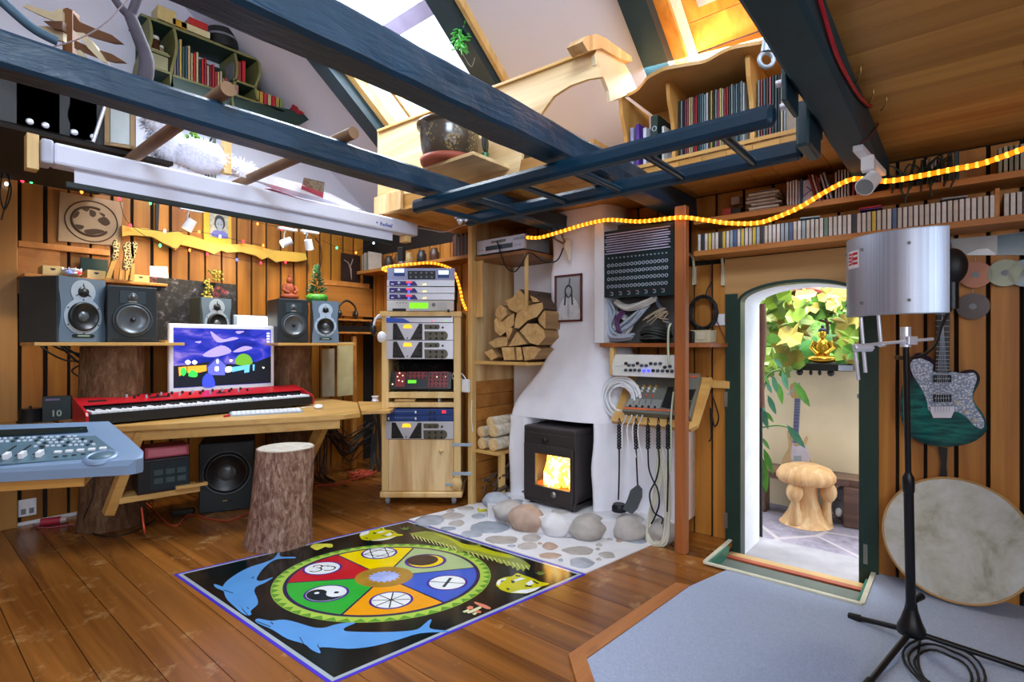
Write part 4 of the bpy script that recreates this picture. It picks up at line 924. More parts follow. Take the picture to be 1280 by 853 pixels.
m = M(); m.prism([(-.16, -.02), (-1.1, -.02), (-1.1, .4), (-.26, .4)], (0, 0, .705), (1, 0, 0), (0, 1, 0), (0, 0, .03)); m.build('top', m_desk, tb, True)
for x, y in ((-.8, .06), (-.8, .34)): M().bx(x, x+.05, y, y+.05, .001, .705).build('leg', m_desk, tb, True)
# ================================================================ under the desk
br = solid('low_shelf', M().bar((.90, 3.80, .262), (1.31, 3.74, .262), .16, .035, bev=.003), m_desk, 'low pine shelf under the desk holding the black computer box', 'shelf')
th_ = math.atan2(-.06, .41)
pcb = thing('computer_tower', 'black boxed device with a lit panel on the low shelf under the desk', 'computer', (1.12, 3.77, .2805), th_)
M().box((0, .02, .1), (.27, .22, .2), None, .006).build('case', m_black, pcb, True)
M().box((0.03, -.091, .1), (.2, .003, .16)).build('front_panel', plain('panel_teal', '#16282e', .35), pcb, True)
for i in range(6): M().box((-.03+.06*(i % 3), -.0935, .07+.05*(i//3)), (.045, .002, .032)).build('slot_cover', plain('slot_grey', '#3c5052', .5), pcb, True)
rb = thing('red_unit', 'small pinkish-red device box on top of the black computer tower', 'device', (1.14, 3.77, .4815), th_)
M().box((0, .02, .034), (.23, .18, .066), None, .004).build('case', plain('dusty_red', '#a84450', .5), rb, True)
M().box((0, -.072, .034), (.2, .003, .045)).build('front_panel', plain('pale_red', '#c8707c', .5), rb, True)
solid('pine_offcut', M().bar((1.16, 3.66, .295), (1.33, 3.635, .295), .03, .02, bev=.002), m_desk, 'short pine offcut lying on the low shelf front', 'offcut')
# things on the desk end by the wall
sh = solid('corner_board', M().bx(.1, .695, 4.18, YL-.051, DZ_-.03, DZ_-.01, .003).bx(.12, .16, 4.2, 4.24, .001, DZ_-.03), m_desk, 'plain board along the left wall behind the console', 'board')
q = onY(71, 512, 4.33)
bx_ = thing('software_box', 'dark teal software box with a number 10 on the corner board', 'box', (q.x, 4.33, DZ_-.009), R(-18))
M().bx(-.07, .07, 0, .04, 0, .155, .002).build('carton', plain('carton_teal', '#0f2a30', .4, var=.3), bx_, True)
m = M(); text_mesh(m, '10', (-.03, 0, .03), (1, 0, 0), (0, 0, 1), .055, 0, .001); m.build('number', plain('pale_print', '#a8c0b8', .5), bx_, True)
m = M(); m.box((-.02, -.001, .135), (.07, .001, .012)); m.build('title_bar', plain('lilac_print', '#7a6a98', .5), bx_, True)
q = onY(38, 512, 4.4)
cd = thing('disc_spindle', 'black spindle of discs under a clear cover on the corner board', 'disc spindle', (q.x, 4.4, DZ_-.009))
M().cyl((0, 0, 0), (0, 0, .01), .066, seg=28).build('base', m_black, cd, True); M().cyl((0, 0, .011), (0, 0, .085), .06, seg=28).build('discs', plain('disc_stack', '#2c3236', .2, .5, .3), cd, True); M().cyl((0, 0, .086), (0, 0, .1), .008, seg=10).build('spindle', m_black, cd, True)
# socket, red plug, cables
so = onY(34, 634.5, YL-.001)
sk = thing('wall_socket', 'white double wall socket low on the left wall planks', 'socket', so)
M().bx(-.045, .045, -.011, 0, -.055, .055, .004).build('plate', m_white, sk, True)
for x in (-.02, .02): M().bx(x-.008, x+.008, -.014, -.011, .01, .04, .002).build('rocker', m_white, sk, True); M().bx(x-.012, x+.012, -.0125, -.011, -.04, -.005).build('holes', m_grey, sk, True)
q = fl(66, 657); rp_ = thing('plug', 'red plastic plug with pale cap lying on the floor by the left wall', 'plug', (q.x, q.y, .001), R(-20))
M().cyl((-.06, 0, .026), (.04, 0, .026), .025, seg=16).build('body', plain('red_plastic', '#a8203a', .5), rp_, True); M().cyl((.04, 0, .026), (.07, 0, .026), .02, .016, 14).build('cap', plain('pale_plastic', '#b8a8a8', .5), rp_, True)
M().tube([(-.06, 0, .02), (-.1, -.03, .006), (0, -.07, .005), (.12, -.06, .005)], .004, 6).build('flex', plain('pink_flex', '#b05068', .5), rp_, True)
def cable(label, pts, r, mat, cat='cable', name='cable', n=8): return solid(name, M().tube(spline(pts, n), r, 6), mat, label, cat)
m_blk = plain('black_cable', '#131313', .5); m_oc = plain('orange_cable', '#c0492e', .5)
zc = .006
cable('orange-red cable on the floor running under the subwoofer', [V((1.0, 3.72, .2)), V((1.0, 3.66, .06)), fl(176, 628)+V((0, 0, zc)), fl(195, 641)+V((0, 0, zc)), fl(208, 655)+V((0, 0, zc)), fl(222, 658)+V((0, 0, zc)), fl(236, 645)+V((0, 0, zc)), fl(262, 650)+V((0, 0, zc)), fl(285, 652)+V((0, 0, zc)), fl(305, 645)+V((0, 0, zc)), fl(330, 632)+V((0, 0, zc))], .005, m_oc)
q = fl(232, 645); solid('power_adapter', M().box((q.x, q.y+.04, .02), (.13, .06, .038), R(-30), .008), m_black, 'black power adapter lying on the floor beside the subwoofer', 'adapter')
cable('black cable with plugs dangling beside the left desk log', [onY(118, 590, 3.86), onY(116, 620, 3.84), onY(108, 640, 3.84), fl(104, 655)+V((0, 0, zc)), fl(115, 668)+V((0, 0, zc)), fl(140, 672)+V((0, 0, zc)), fl(170, 665)+V((0, 0, zc)), fl(195, 650)+V((0, 0, zc))], .004, m_blk)
# ================================================================ equipment rack on castors, turned towards the room
RD = 3.87; rp0 = onD(526, 431, RD); RTH = -(R(90)-HD)
rack = thing('rack_cabinet', 'pine rack cabinet on castors full of studio units with a knobbed door', 'rack', (rp0.x, rp0.y, 0), RTH)
lx = lambda px: (px-526)*RD/F
lz = lambda py: HC+(PY0-py)*RD/F
RW0, RW1 = lx(477), lx(576); IN0, IN1 = lx(485.5), lx(567)
m_rk = wood('rack_pine', '#d3a75f', '#efd094', 'Z', .45, 9, .06)
for a, b in ((RW0, IN0), (IN1, RW1)): M().bx(a, b, .0, .40, lz(614), lz(396), .004).build('side', m_rk, rack, True)
M().bx(lx(475), lx(577), -.012, .41, lz(396), lz(389.5), .004).build('top_board', m_rk, rack, True)
M().bx(lx(475), lx(578), -.02, .41, lz(622), lz(614.5), .01).build('base_board', m_rk, rack, True)
M().bx(IN0, IN1, .38, .395, lz(549), lz(396)).build('back', m_dark, rack, True)
for y0, y1 in ((490.5, 498), (503.5, 509.5)): M().bx(IN0, IN1, .0, .37, lz(y1), lz(y0), .003).build('shelf', m_rk, rack, True)
m = M(); m.bx(IN0+.002, IN1-.002, -.004, .014, lz(614), lz(549.5), .003); dr = m.build('door', m_ply, rack, True)
M().lathe([(.008, 0), (.008, .012), (.016, .02), (.016, .03), (0, .036)], (lx(552), -.004, lz(563)), (0, -1, 0), 16).build('knob', m_rk, dr, True)
for py in (556, 592): M().bx(lx(565), lx(590), -.012, -.006, lz(py+2), lz(py-2), .001).build('hinge_strap', m_lt, rack, True)
m = M(); m.lathe([(.045, 0), (.045, .012), (0, .014)], (lx(570), .0, lz(605)), (0, -1, 0), 20); m.build('swivel_stop', m_rk, rack, True); M().bx(lx(557), lx(566), -.018, -.006, lz(607), lz(604), .002).build('latch', m_lt, rack, True)
for px in (484, 567):
    for y in (.03, .35):
        c = M().cyl((lx(px)-.012, y, .022), (lx(px)+.012, y, .022), .022, seg=16).build('castor', m_grey, rack, True)
        M().bx(lx(px)-.016, lx(px)+.016, y-.018, y+.018, .024, lz(622), .003).build('fork', m_lt, c, True)
wfr = lambda x, y, z: V((rp0.x, rp0.y, 0))+MX.Rotation(RTH, 3, 'Z') @ V((x, y, z))
m_alu = plain('brushed_aluminium', '#c9ccd6', .35, .5, .04); m_navy = plain('navy_panel', '#1c3a78', .4, .1, .08); m_cream = plain('cream_case', '#d6d6d2', .45, var=.03)
m_prp = plain('purple_panel', '#2f2272', .4, var=.1); m_knb = plain('black_knob', '#17181a', .35)
def unit(name, label, y0, y1, mat, x0=484, x1=567.5, dep=.30, fy=-.012):
    z0, z1 = lz(y1)+.0012, lz(y0)-.0008
    t = thing(name, label, 'audio unit', wfr(0, 0, z0), RTH, 'rack units')
    X0 = max(lx(x0), -.29); X1 = lx(x1)
    M().bx(X0, X1, fy, 0, 0, z1-z0, .002).build('front_panel', mat, t, True)
    M().bx(max(X0, IN0+.004) if y0 > 390 else X0+.01, min(X1, IN1-.004) if y0 > 390 else X1-.01, .0, dep, .0, z1-z0-.001).build('case', m_black, t, True)
    return t, z0, fy
def put(t, z0, fy, name, mat, pts, lay=1, smooth=0):
    q = [(lx(x), lz(y)-z0) for x, y in pts]; q = sp2(q, smooth) if smooth else q
    return M().prism(q, (0, fy-.0008*lay+.0008, 0), (1, 0, 0), (0, 0, 1), (0, -.0012, 0)).build(name, mat, t, True)
def knb(t, z0, fy, x, y, r=.008, mat=None, l=.014, name='knob'): M().lathe([(r, 0), (r*.9, l), (0, l)], (lx(x), fy-.001, lz(y)-z0), (0, -1, 0), 12).build(name, mat or m_knb, t, True)
def rect(x0, x1, y0, y1): return [(x0, y1), (x1, y1), (x1, y0), (x0, y0)]
GX = lambda x: 474+x*.09375
GY = lambda y: 325+y*.09375
m_lav = plain('lavender_grey_panel', '#8f92b4', .4, .2, .05)
t, z0, fy = unit('tube_compressor', 'lavender-grey unit with two lit meters topmost on the rack', 335.5, 351, m_lav, 484.5, 568.5, .3)
for x0, x1, yo in ((200, 345, 115), (785, 935, 140)):
    put(t, z0, fy, 'meter', m_navy, rect(GX(x0), GX(x1), GY(yo), GY(yo+105))); put(t, z0, fy, 'meter_face', emit('meter_light', '#cfe6ff', 1.5), rect(GX(x0+8), GX(x1-8), GY(yo+6), GY(yo+58)), 2)
put(t, z0, fy, 'vent_panel', m_black, rect(GX(385), GX(755), GY(150), GY(262)))
for i in range(5):
    for j in range(2): knb(t, z0, fy, GX(425+i*70), GX(0)-474+GY(180+j*55), .008, m_grey)
for k, (a, lab) in enumerate(((270, 'silver unit with purple panel, top of three identical ones'), (362, 'silver unit with purple panel, middle of three identical ones'), (450, 'silver unit with purple panel, lowest of three identical ones'))):
    t, z0, fy = unit('preamp', lab, GY(a), GY(a+88), m_alu, 484, 568.5)
    put(t, z0, fy, 'purple_panel', m_prp, [(GX(140), GY(a+78)), (GX(520), GY(a+78)), (GX(480), GY(a+20)), (GX(140), GY(a+12))])
    put(t, z0, fy, 'red_display', emit('red_led', '#ff3040', 1.6), rect(GX(365), GX(440), GY(a+22), GY(a+42)), 2); put(t, z0, fy, 'blue_light', emit('blue_led', '#4a5aff', 2), rect(GX(385), GX(415), GY(a+50), GY(a+80)), 2)
    knb(t, z0, fy, GX(270), GY(a+45), .010, m_alu); put(t, z0, fy, 'badge', m_white, rect(GX(165), GX(200), GY(a+48), GY(a+60)), 2)
    for x, y in ((585, 65), (612, 62)): put(t, z0, fy, 'yellow_light', emit('yellow_led', '#ffe890', 1.3), rect(GX(x), GX(x+22), GY(a+y-12), GY(a+y+6)), 2)
t, z0, fy = unit('sampler', 'cream sampler with a bright green display standing on the rack top', GY(540), 389.2, m_cream, 484, 567.5)
put(t, z0, fy, 'green_display', emit('green_lcd', '#7cf01c', 1.0), rect(GX(408), GX(655), GY(575), GY(648))); put(t, z0, fy, 'disc_slot', m_black, rect(GX(182), GX(362), GY(650), GY(684)))
knb(t, z0, fy, GX(730), GY(600), .013, m_grey); put(t, z0, fy, 'power_switch', m_black, rect(GX(912), GX(940), GY(662), GY(702)))
m = M()
for i in range(13): m.box((lx(GX(420+i*20)), fy-.002, lz(GY(685))-z0), (.004, .004, .007))
for i in range(5):
    for j in range(4): m.box((lx(GX(800+i*24)), fy-.002, lz(GY(590+j*28))-z0), (.005, .004, .004))
for i in range(4): m.box((lx(GX(245+i*40)), fy-.002, lz(GY(575))-z0), (.009, .004, .007))
m.build('buttons', m_grey, t, True)['kind'] = 'stuff'
HY = lambda y: 390+y*.09375
t, z0, fy = unit('patch_unit', 'thin blue and silver unit just under the rack top', HY(55), HY(145), m_alu, 483, 566.5)
put(t, z0, fy, 'blue_panel', plain('bright_blue_panel', '#2c56c0', .4), [(GX(100), HY(140)), (GX(420), HY(140)), (GX(330), HY(90)), (GX(100), HY(78))]); put(t, z0, fy, 'dark_top', m_black, rect(GX(150), GX(970), HY(60), HY(80)))
put(t, z0, fy, 'red_light', emit('red_led', '#ff3040', 1.6), rect(GX(698), GX(716), HY(112), HY(126)), 2); put(t, z0, fy, 'green_light', emit('green_led', '#50c840', 1.2), rect(GX(880), GX(900), HY(114), HY(130)), 2)
def vunit(lab, tx, ty, s, y0, y1, x0, x1):
    """silver strip with a V of black knob panels and an amber meter; tx, ty map its own 0..900 x 0..240 drawing"""
    t, z0, fy = unit('channel_strip', lab, y0, y1, m_alu, x0, x1)
    for p in ([(85, 222), (250, 222), (140, 5), (90, 5)], [(315, 222), (480, 222), (480, 10), (435, 10)]): put(t, z0, fy, 'knob_panel', m_knb, [(tx(a), ty(b)) for a, b in p])
    put(t, z0, fy, 'meter', emit('amber_meter', '#ffb41e', 1.3), [(tx(a), ty(b)) for a, b in ((222, 70), (235, 25), (280, 18), (330, 25), (345, 70))]); 
    m_ol = plain('olive_grey_panel', '#5a5648', .4, .2)
    put(t, z0, fy, 'knob_panel', m_ol, [(tx(a), ty(b)) for a, b in [(510, 85), (505, 20)]+[(690+20*cos(R(x)), 52+33*sin(R(x))) for x in range(-90, 91, 30)]])
    put(t, z0, fy, 'knob_panel', m_ol, [(tx(a), ty(b)) for a, b in [(510, 230), (505, 110)]+[(770+50*cos(R(x)), 170+60*sin(R(x))) for x in range(-90, 91, 30)]])
    for a, b in ((585, 140), (665, 140), (745, 140), (585, 205), (665, 205), (745, 205), (590, 55), (660, 52), (750, 60), (110, 30), (125, 120), (120, 180), (190, 190), (450, 120), (400, 190), (455, 190), (440, 50)): knb(t, z0, fy, tx(a), ty(b), .0075, m_knb, .016)
    knb(t, z0, fy, tx(280), ty(200), .005, plain('blue_knob', '#3a4a90', .4))
vunit('silver channel strip with amber meter, upper of the two below the blue unit', lambda a: GX(100+a), lambda b: HY(150+b), 1, HY(147), HY(378), 483.5, 567)
vunit('silver channel strip with amber meter, lower of the two below the blue unit', lambda a: GX(100+a), lambda b: HY(392+b), 1, HY(380), HY(632), 483.5, 567)
IX = lambda x: 474+x*.1172
IY = lambda y: 455+y*.1172
t = thing('red_synth', 'dark red rack synthesizer with small green display inside the rack', 'synthesizer', wfr(0, 0, lz(490)+.001), RTH)
zz0 = lz(490)+.001
tl = MX.Rotation(R(-20), 3, 'X'); hh = .135
m = M(); m.box((lx(524.5), .06, hh/2*.94+.012), (IN1-IN0-.02, .02, hh), tl, .003); m.build('front_panel', m_knb, t, True)
M().bx(IN0+.02, IN1-.02, .1, .2, 0, .09).build('case', m_black, t, True)
def syn(name, mat, x, y, w, h, d=.003):
    u = (lx(IX(x))); v = .5-(y-100)/190; c = V((lx(524.5), .06, hh/2*.94+.012))+tl @ V((u-lx(524.5), -.0105-d/2, v*hh)); return M().box(c, (w, d, h), tl, .0005).build(name, mat, t, True)
m_rp = plain('dark_red_panel', '#8a1c1c', .4, var=.15)
syn('red_panel', m_rp, 210, 185, .07, hh*.85); syn('red_panel', m_rp, 385, 140, .145, hh*.4); syn('red_panel', m_rp, 620, 185, .145, hh*.88)
syn('display', emit('green_lcd2', '#5fd020', 1), 338, 210, .062, .024, .004)
for i in range(5):
    for j in range(2): syn('knob', m_knb, 295+i*45, 125+j*38, .011, .011, .014)
for i in range(5):
    for j in range(4): syn('knob', m_knb, 535+i*43, 128+j*40, .011, .011, .014)
for x, y in ((197, 118), (178, 157), (234, 145), (195, 198), (234, 208), (130, 238), (605, 160), (665, 168), (700, 160)): syn('light', emit('warm_led', '#ffe0b0', 2), x, y, .008, .008, .006)
m = M(); rnd = random.Random(4)
for i in range(12):
    x = lx(488+6*i); m.tube(spline([(x, .3, lz(452)-zz0), (x+rnd.uniform(-.04, .04), .18, lz(455)-zz0), (x+rnd.uniform(-.05, .05), .16, lz(462)-zz0), (x, .2, .09)], 4), .004, 5)
m.build('cables', m_blk, t, True)['kind'] = 'stuff'
for lab, a, b, lay in (('dark blue rack unit with red lamp, upper of the pair on the lower half', 478, 545, 1), ('dark blue rack unit, lower of the pair on the lower half', 546, 612, 2)):
    t, z0, fy = unit('blue_unit', lab, IY(a), IY(b), m_navy, 483.5, 567)
    for x in (105, 392): put(t, z0, fy, 'white_switch', m_white, rect(IX(x-8), IX(x+8), IY(a+22), IY(a+48)))
    for x in (550, 592): knb(t, z0, fy, IX(x), IY(a+38), .008)
    for i in range(9): put(t, z0, fy, 'marking', m_lt, rect(IX(175+i*24), IX(185+i*24), IY(a+24), IY(a+30)))
    if lay == 1: put(t, z0, fy, 'red_lamp', emit('red_lamp', '#ff2030', 2), rect(IX(672), IX(712), IY(a+18), IY(a+46)), 2)
vunit('silver channel strip with amber meter, lowest, just above the rack door', lambda a: IX(65+a*.81), lambda b: IY(620+b*.78), 1, IY(613), 549, 482.5, 567)
q = wfr(lx(505), .05, lz(503.3)); solid('wood_block', M().box(q+V((0, 0, .012)), (.15, .04, .02), RTH, .002), m_pine, 'small pine block in the gap between the two rack shelves', 'block')
q = wfr(lx(548), .04, lz(503.3)); solid('metal_can', M().cyl(q+V((0, 0, .001)), q+V((0, 0, .036)), .012, seg=16), m_lt, 'tiny metal cylinder in the gap between the two rack shelves', 'can')
# headphones hanging on the rack's left side, white adapter on the niche post
hp = thing('headphones', 'white and dark headphones hanging on the left side of the rack', 'headphones', wfr(lx(472), .02, lz(394)), RTH)
Z0 = lz(394)
m = M(); m.tube(spline([(-.025, 0, -.13), (-.03, .0, -.06), (-.005, .0, -.01), (.03, 0, -.004), (.045, 0, -.06), (.04, 0, -.13)], 6), .009, 8); m.build('headband', m_white, hp, True)
m = M(); m.ball((.03, -.015, -.16), (.035, .022, .042)); m.build('ear_cup', m_white, hp, True); m = M(); m.ball((-.035, .0, -.11), (.022, .03, .04)); m.build('ear_cup', m_knb, hp, True)
m = M(); m.tube([(-.04, 0, -.12), (-.055, 0, -.07), (-.03, 0, -.03)], .008, 8); m.build('strap', m_knb, hp, True)
m = M(); m.cyl((-.02, .015, -.02), (.05, .015, -.02), .006, seg=8); m.build('hook', m_lt, hp, True)
ad = V((NX-.032, 2.755, 0)); p = onX(583, 482, NX-.04)
wa_ = thing('white_adapter', 'white power adapter with looped white lead on the niche post', 'adapter', (NX-.031, p.y, p.z))
M().bx(-.03, -.001, -.033, .033, -.05, .045, .006).build('body', m_white, wa_, True)
M().tube(spline([(-.015, .0, .045), (-.02, .03, .08), (-.03, .09, .1), (-.04, .12, .06), (-.03, .08, .03), (-.02, .03, .05)], 6), .004, 6).build('lead', m_white, wa_, True)
q = onX(590, 500, NX-.032); cable('thin white lead hanging below the white adapter on the niche post', [q, onX(589, 520, NX-.034), onX(591, 540, NX-.034)], .0035, m_white)
# rope light over the rack
m_rope = emit('rope_light_glow', '#ff7e08', 1.5); m_bulb = emit('rope_light_bulb', '#ffb838', 3.5)
def ropelight(label, pts, r, n, nb, name='rope_light'):
    t = thing(name, label, 'rope light', pts[len(pts)//2]); sp_ = spline(pts, n); M().tube(sp_, r, 8).build('tube', m_rope, t)
    L = [0]
    for a, b in zip(sp_[:-1], sp_[1:]): L.append(L[-1]+(b-a).length)
    j = 0
    for i in range(nb):
        s = L[-1]*(i+.5)/nb
        while L[j+1] < s: j += 1
        u = (s-L[j])/(L[j+1]-L[j]); c = sp_[j].lerp(sp_[j+1], u); M().ball(c, (r*1.12, r*1.12, r*1.12), 8, 6).build('bulb', m_bulb, t)
    return t
RP = lambda x, y, d: onD(474+x*.09375, 325+y*.09375, RD+d)
ropelight('glowing orange rope light arched over the top of the rack', [RP(115, 152, .04), RP(60, 135, .05), RP(55, 110, .12), RP(150, 85, .14), RP(340, 62, .14), RP(520, 48, .14), RP(650, 42, .14), RP(780, 55, .12), RP(900, 92, .08), RP(985, 145, .03), RP(1030, 230, .02), RP(1080, 400, -.02), RP(1110, 550, -.05), RP(1160, 665, -.12)], .009, 5, 34)
# ================================================================ dim corner between desk and rack
cab = thing('corner_shelves', 'dim wooden shelf unit in the corner holding dark devices and headphones', 'shelving', (2.75, 4.45, 0))
Y0 = 4.36
cx0, cx1 = onY(424, 431, Y0).x, onY(478, 431, Y0).x
for py in (399, 415): z = onY(440, py, Y0).z; M().bx(cx0-.05, cx1, Y0, YL-.002, z-.018, z, .002).build('shelf', m_orange, cab)
M().bx(onY(441, 431, Y0+.02).x, onY(446, 431, Y0+.02).x, Y0+.02, Y0+.05, .001, onY(440, 420, Y0).z-.002, .002).build('upright', m_orange, cab)
M().bx(onY(398, 431, 4.62).x, onY(462, 431, 4.62).x, 4.62, YL-.002, onY(430, 358, 4.62).z, onY(430, 352, 4.62).z).build('rail', m_orange, cab)
M().bx(onY(400, 431, 4.625).x, onY(466, 431, 4.625).x, 4.63, YL-.002, onY(430, 395, 4.62).z, onY(430, 358, 4.62).z).build('back_panel', wood('dim_ply', '#8f5a22', '#b87a35', 'X', .5, 6, .05), cab)
zsh = onY(440, 415, Y0).z
q = onY(440, 408, 4.4); solid('dark_device', M().bx(q.x-.2, q.x+.22, 4.38, 4.55, zsh+.001, zsh+.055, .005), m_black, 'flat black device on the corner shelf right of the end speaker', 'device')
zsh2 = onY(440, 399, Y0).z; q = onY(434, 385, 4.45)
h2 = thing('headphones', 'dark headphones standing on the top corner shelf behind the end speaker', 'headphones', (q.x, 4.45, zsh2+.001))
M().tube(spline([(-.09, 0, .03), (-.085, 0, .12), (0, 0, .175), (.085, 0, .12), (.09, 0, .03)], 6), .01, 8).build('headband', m_knb, h2, True)
for x in (-.09, .09): M().ball((x, 0, .045), (.022, .04, .044)).build('ear_cup', m_knb, h2, True)
pl = thing('pale_panel', 'pale yellowish panel standing behind the desk end in the corner', 'panel', (2.7, 4.3, DZ_))
a, b = onY(421, 431, 4.33), onY(440, 431, 4.33); M().bx(a.x, b.x, 4.31, 4.33, DZ_+.001, onY(430, 428, 4.33).z, .003).build('face', plain('pale_yellow_board', '#c9bd8a', .6), pl)
a, b = onY(405, 431, 4.33), onY(420, 431, 4.33); M().bx(a.x, b.x, 4.35, 4.37, DZ_+.001, onY(430, 436, 4.33).z, .003).build('back_face', plain('dull_cream_board', '#b0a68c', .6), pl)
q = onZ(471, 500, DZ_+.01); tp_ = thing('cable_reel', 'small white reel on the connecting board beside the rack', 'reel', (q.x-.05, q.y-.05, DZ_+.0085))
M().lathe([(.03, 0), (.03, .008), (.024, .01), (.024, .03), (.03, .032), (.03, .04), (0, .04)], (0, 0, 0), (0, 0, 1), 20).build('reel', m_white, tp_, True)
rnd = random.Random(11); m = M()
for i in range(16):
    x0 = rnd.uniform(400, 425); x1 = rnd.uniform(455, 472); sag = rnd.uniform(30, 62); y0 = rnd.uniform(522, 545); y1 = rnd.uniform(525, 560); D1 = rnd.uniform(4.2, 4.45)
    m.tube(spline([onY(x0, y0, D1), onY(x0*.7+x1*.3, (y0+y1)/2+sag*.35, D1), onY((x0+x1)/2, (y0+y1)/2+sag*.5, D1), onY(x0*.25+x1*.75, (y0+y1)/2+sag*.25, D1), onY(x1, y1, D1)], 5), rnd.uniform(.004, .008), 6)
for i in range(9):
    x = rnd.uniform(393, 410); m.tube(spline([onY(x, 525, 4.3), onY(x+rnd.uniform(-4, 4), 560, 4.3), onY(x+rnd.uniform(-6, 8), 590, 4.25), fl(x+rnd.uniform(0, 14), 603)+V((0, 0, .006))], 5), .005, 6)
for i in range(8):
    x = rnd.uniform(462, 474); m.tube(spline([onY(x, 515, 4.25), onY(x+rnd.uniform(-6, 6), 555, 4.2), onY(x+rnd.uniform(-6, 4), 590, 4.1)], 5), .008, 6)
k_ = solid('cable_tangle', m, m_blk, 'tangle of black cables hanging under the right end of the desk', 'cables'); k_['kind'] = 'stuff'
m = M()
for i in range(10):
    c = fl(rnd.uniform(440, 462), rnd.uniform(594, 600)); m.tube([c+V((.07*cos(2*pi*j/10)*rnd.uniform(.6, 1.2), .05*sin(2*pi*j/10), .01+.05*rnd.random())) for j in range(10)], .006, 6, 0, True)
k_ = solid('orange_cable_heap', m, m_oc, 'heap of coiled orange-red cable on the floor in the corner', 'cables'); k_['kind'] = 'stuff'
cable('orange-red cable along the floor below the corner planks', [fl(394, 608)+V((0, 0, .006)), fl(415, 607)+V((0, 0, .006)), fl(432, 603)+V((0, 0, .006)), fl(444, 599)+V((0, 0, .006))], .006, m_oc)
# ================================================================ red-brown post and gear between chimney and door
PB = 2.93
post = solid('support_post', M().bx(2.875, 2.925, onX(857, 431, 2.875).y, onX(843, 431, 2.875).y, .001, ZB-.004, .004), m_redwood, 'red-brown wooden post from the floor to the blue beam, right of the fireplace', 'post')
gx = lambda px, py, X=PB: onX(px, py, X)
gs = thing('gear_shelf', 'red-brown shelf with rounded end between chimney and door', 'shelf', (3.1, 1.4, 1.15))
y0 = gx(750, 431).y
M().prism([(2.93, y0), (2.93, 1.19), (2.99, 1.14), (3.08, 1.10), (3.18, 1.07), (XR-.002, 1.05), (XR-.002, y0-.035), (3.06, y0-.035), (3.01, y0-.03)], (0, 0, 1.155), (1, 0, 0), (0, 1, 0), (0, 0, .024)).build('board', wood('red_shelf', '#83451f', '#a9632f', 'Y', .45, 8, .05), gs)
ya = gx(755.5, 431, PB).y; yb = gx(841, 431, PB).y
cubby = thing('gear_cubby', 'open white-edged cubby over the shelf, holding the patch panel', 'cubby', (3.0, 1.5, 1.18))
M().bx(2.92, XR-.15, ya+.001, gx(743, 431, 2.92).y, 1.181, ZL-.14, .003).build('side_board', m_white, cubby)
M().bx(3.1, 3.11, yb, ya, 1.181, ZL-.14).build('back', plain('dim_grey', '#5a5a58', .7), cubby)
JX = lambda x: 750+x*.11723
JY = lambda y: 275+y*.11723
pt = thing('patch_bay', 'dark patch bay with rows of sockets and pale blank strips in the cubby', 'patch bay', (2.95, 1.5, 1.44))
P_ = lambda x, y: gx(JX(x), JY(y))
c = [P_(35, 130), P_(785, 20), P_(785, 800), P_(35, 830)]
M().poly3([V((PB, p.y, p.z)) for p in c], (.1, 0, 0)).build('panel', plain('teal_black_panel', '#14282c', .4), pt)
for (a, b, e, f, w) in [(60, 165, 752, 68, 14), (75, 190, 730, 100, 12), (60, 218, 752, 125, 16), (60, 242, 752, 150, 16), (75, 265, 730, 180, 12), (60, 292, 752, 205, 16), (60, 317, 752, 230, 16), (75, 340, 730, 260, 12), (60, 368, 752, 288, 16)]:
    p, q = P_(a, b), P_(e, f); M().bar((PB-.004, p.y, p.z), (PB-.004, q.y, q.z), .006, .0085, (1, 0, 0)).build('blank_strip', plain('pale_lilac_strip', '#c6c0dc', .3, .2), pt)
for k in range(4):
    m = M(); m2 = M()
    for i in range(16):
        u = i/15; a, b = [(95, 490), (95, 560), (95, 635), (90, 715)][k], [(710, 432), (710, 508), (710, 590), (705, 672)][k]
        p = P_(a[0]+(b[0]-a[0])*u, a[1]+(b[1]-a[1])*u)
        m.ring((PB-.003, p.y, p.z), .0085, .0028, (1, 0, 0), 14, 6); m2.cyl((PB-.002, p.y, p.z), (PB-.004, p.y, p.z), .005, seg=10)
    o = m.build('socket_row', m_lt, pt); m2.build('socket_holes', m_black, o)
m = M()
for i in range(16): p = P_(95+41*i, 413-4.1*i); m.cyl((PB-.001, p.y, p.z), (PB-.006, p.y, p.z), .0045, seg=8)
m.build('lamp_row', m_lt, pt)
for i in range(7):
    p = P_(125+91*i, 790-6*i); m = M(); s = .011
    m.bx(PB-.005, PB-.001, p.y-s, p.y-s+.005, p.z-s, p.z+s); m.bx(PB-.005, PB-.001, p.y-s, p.y+s*.6, p.z-s, p.z-s+.005); m.bx(PB-.005, PB-.001, p.y-s, p.y+s*.6, p.z+s-.005, p.z+s); m.build('connector', m_lt, pt)
    M().bx(PB-.006, PB-.001, p.y+.002, p.y+s*.8, p.z+s-.002, p.z+s+.004).build('red_mark', m_red, pt)
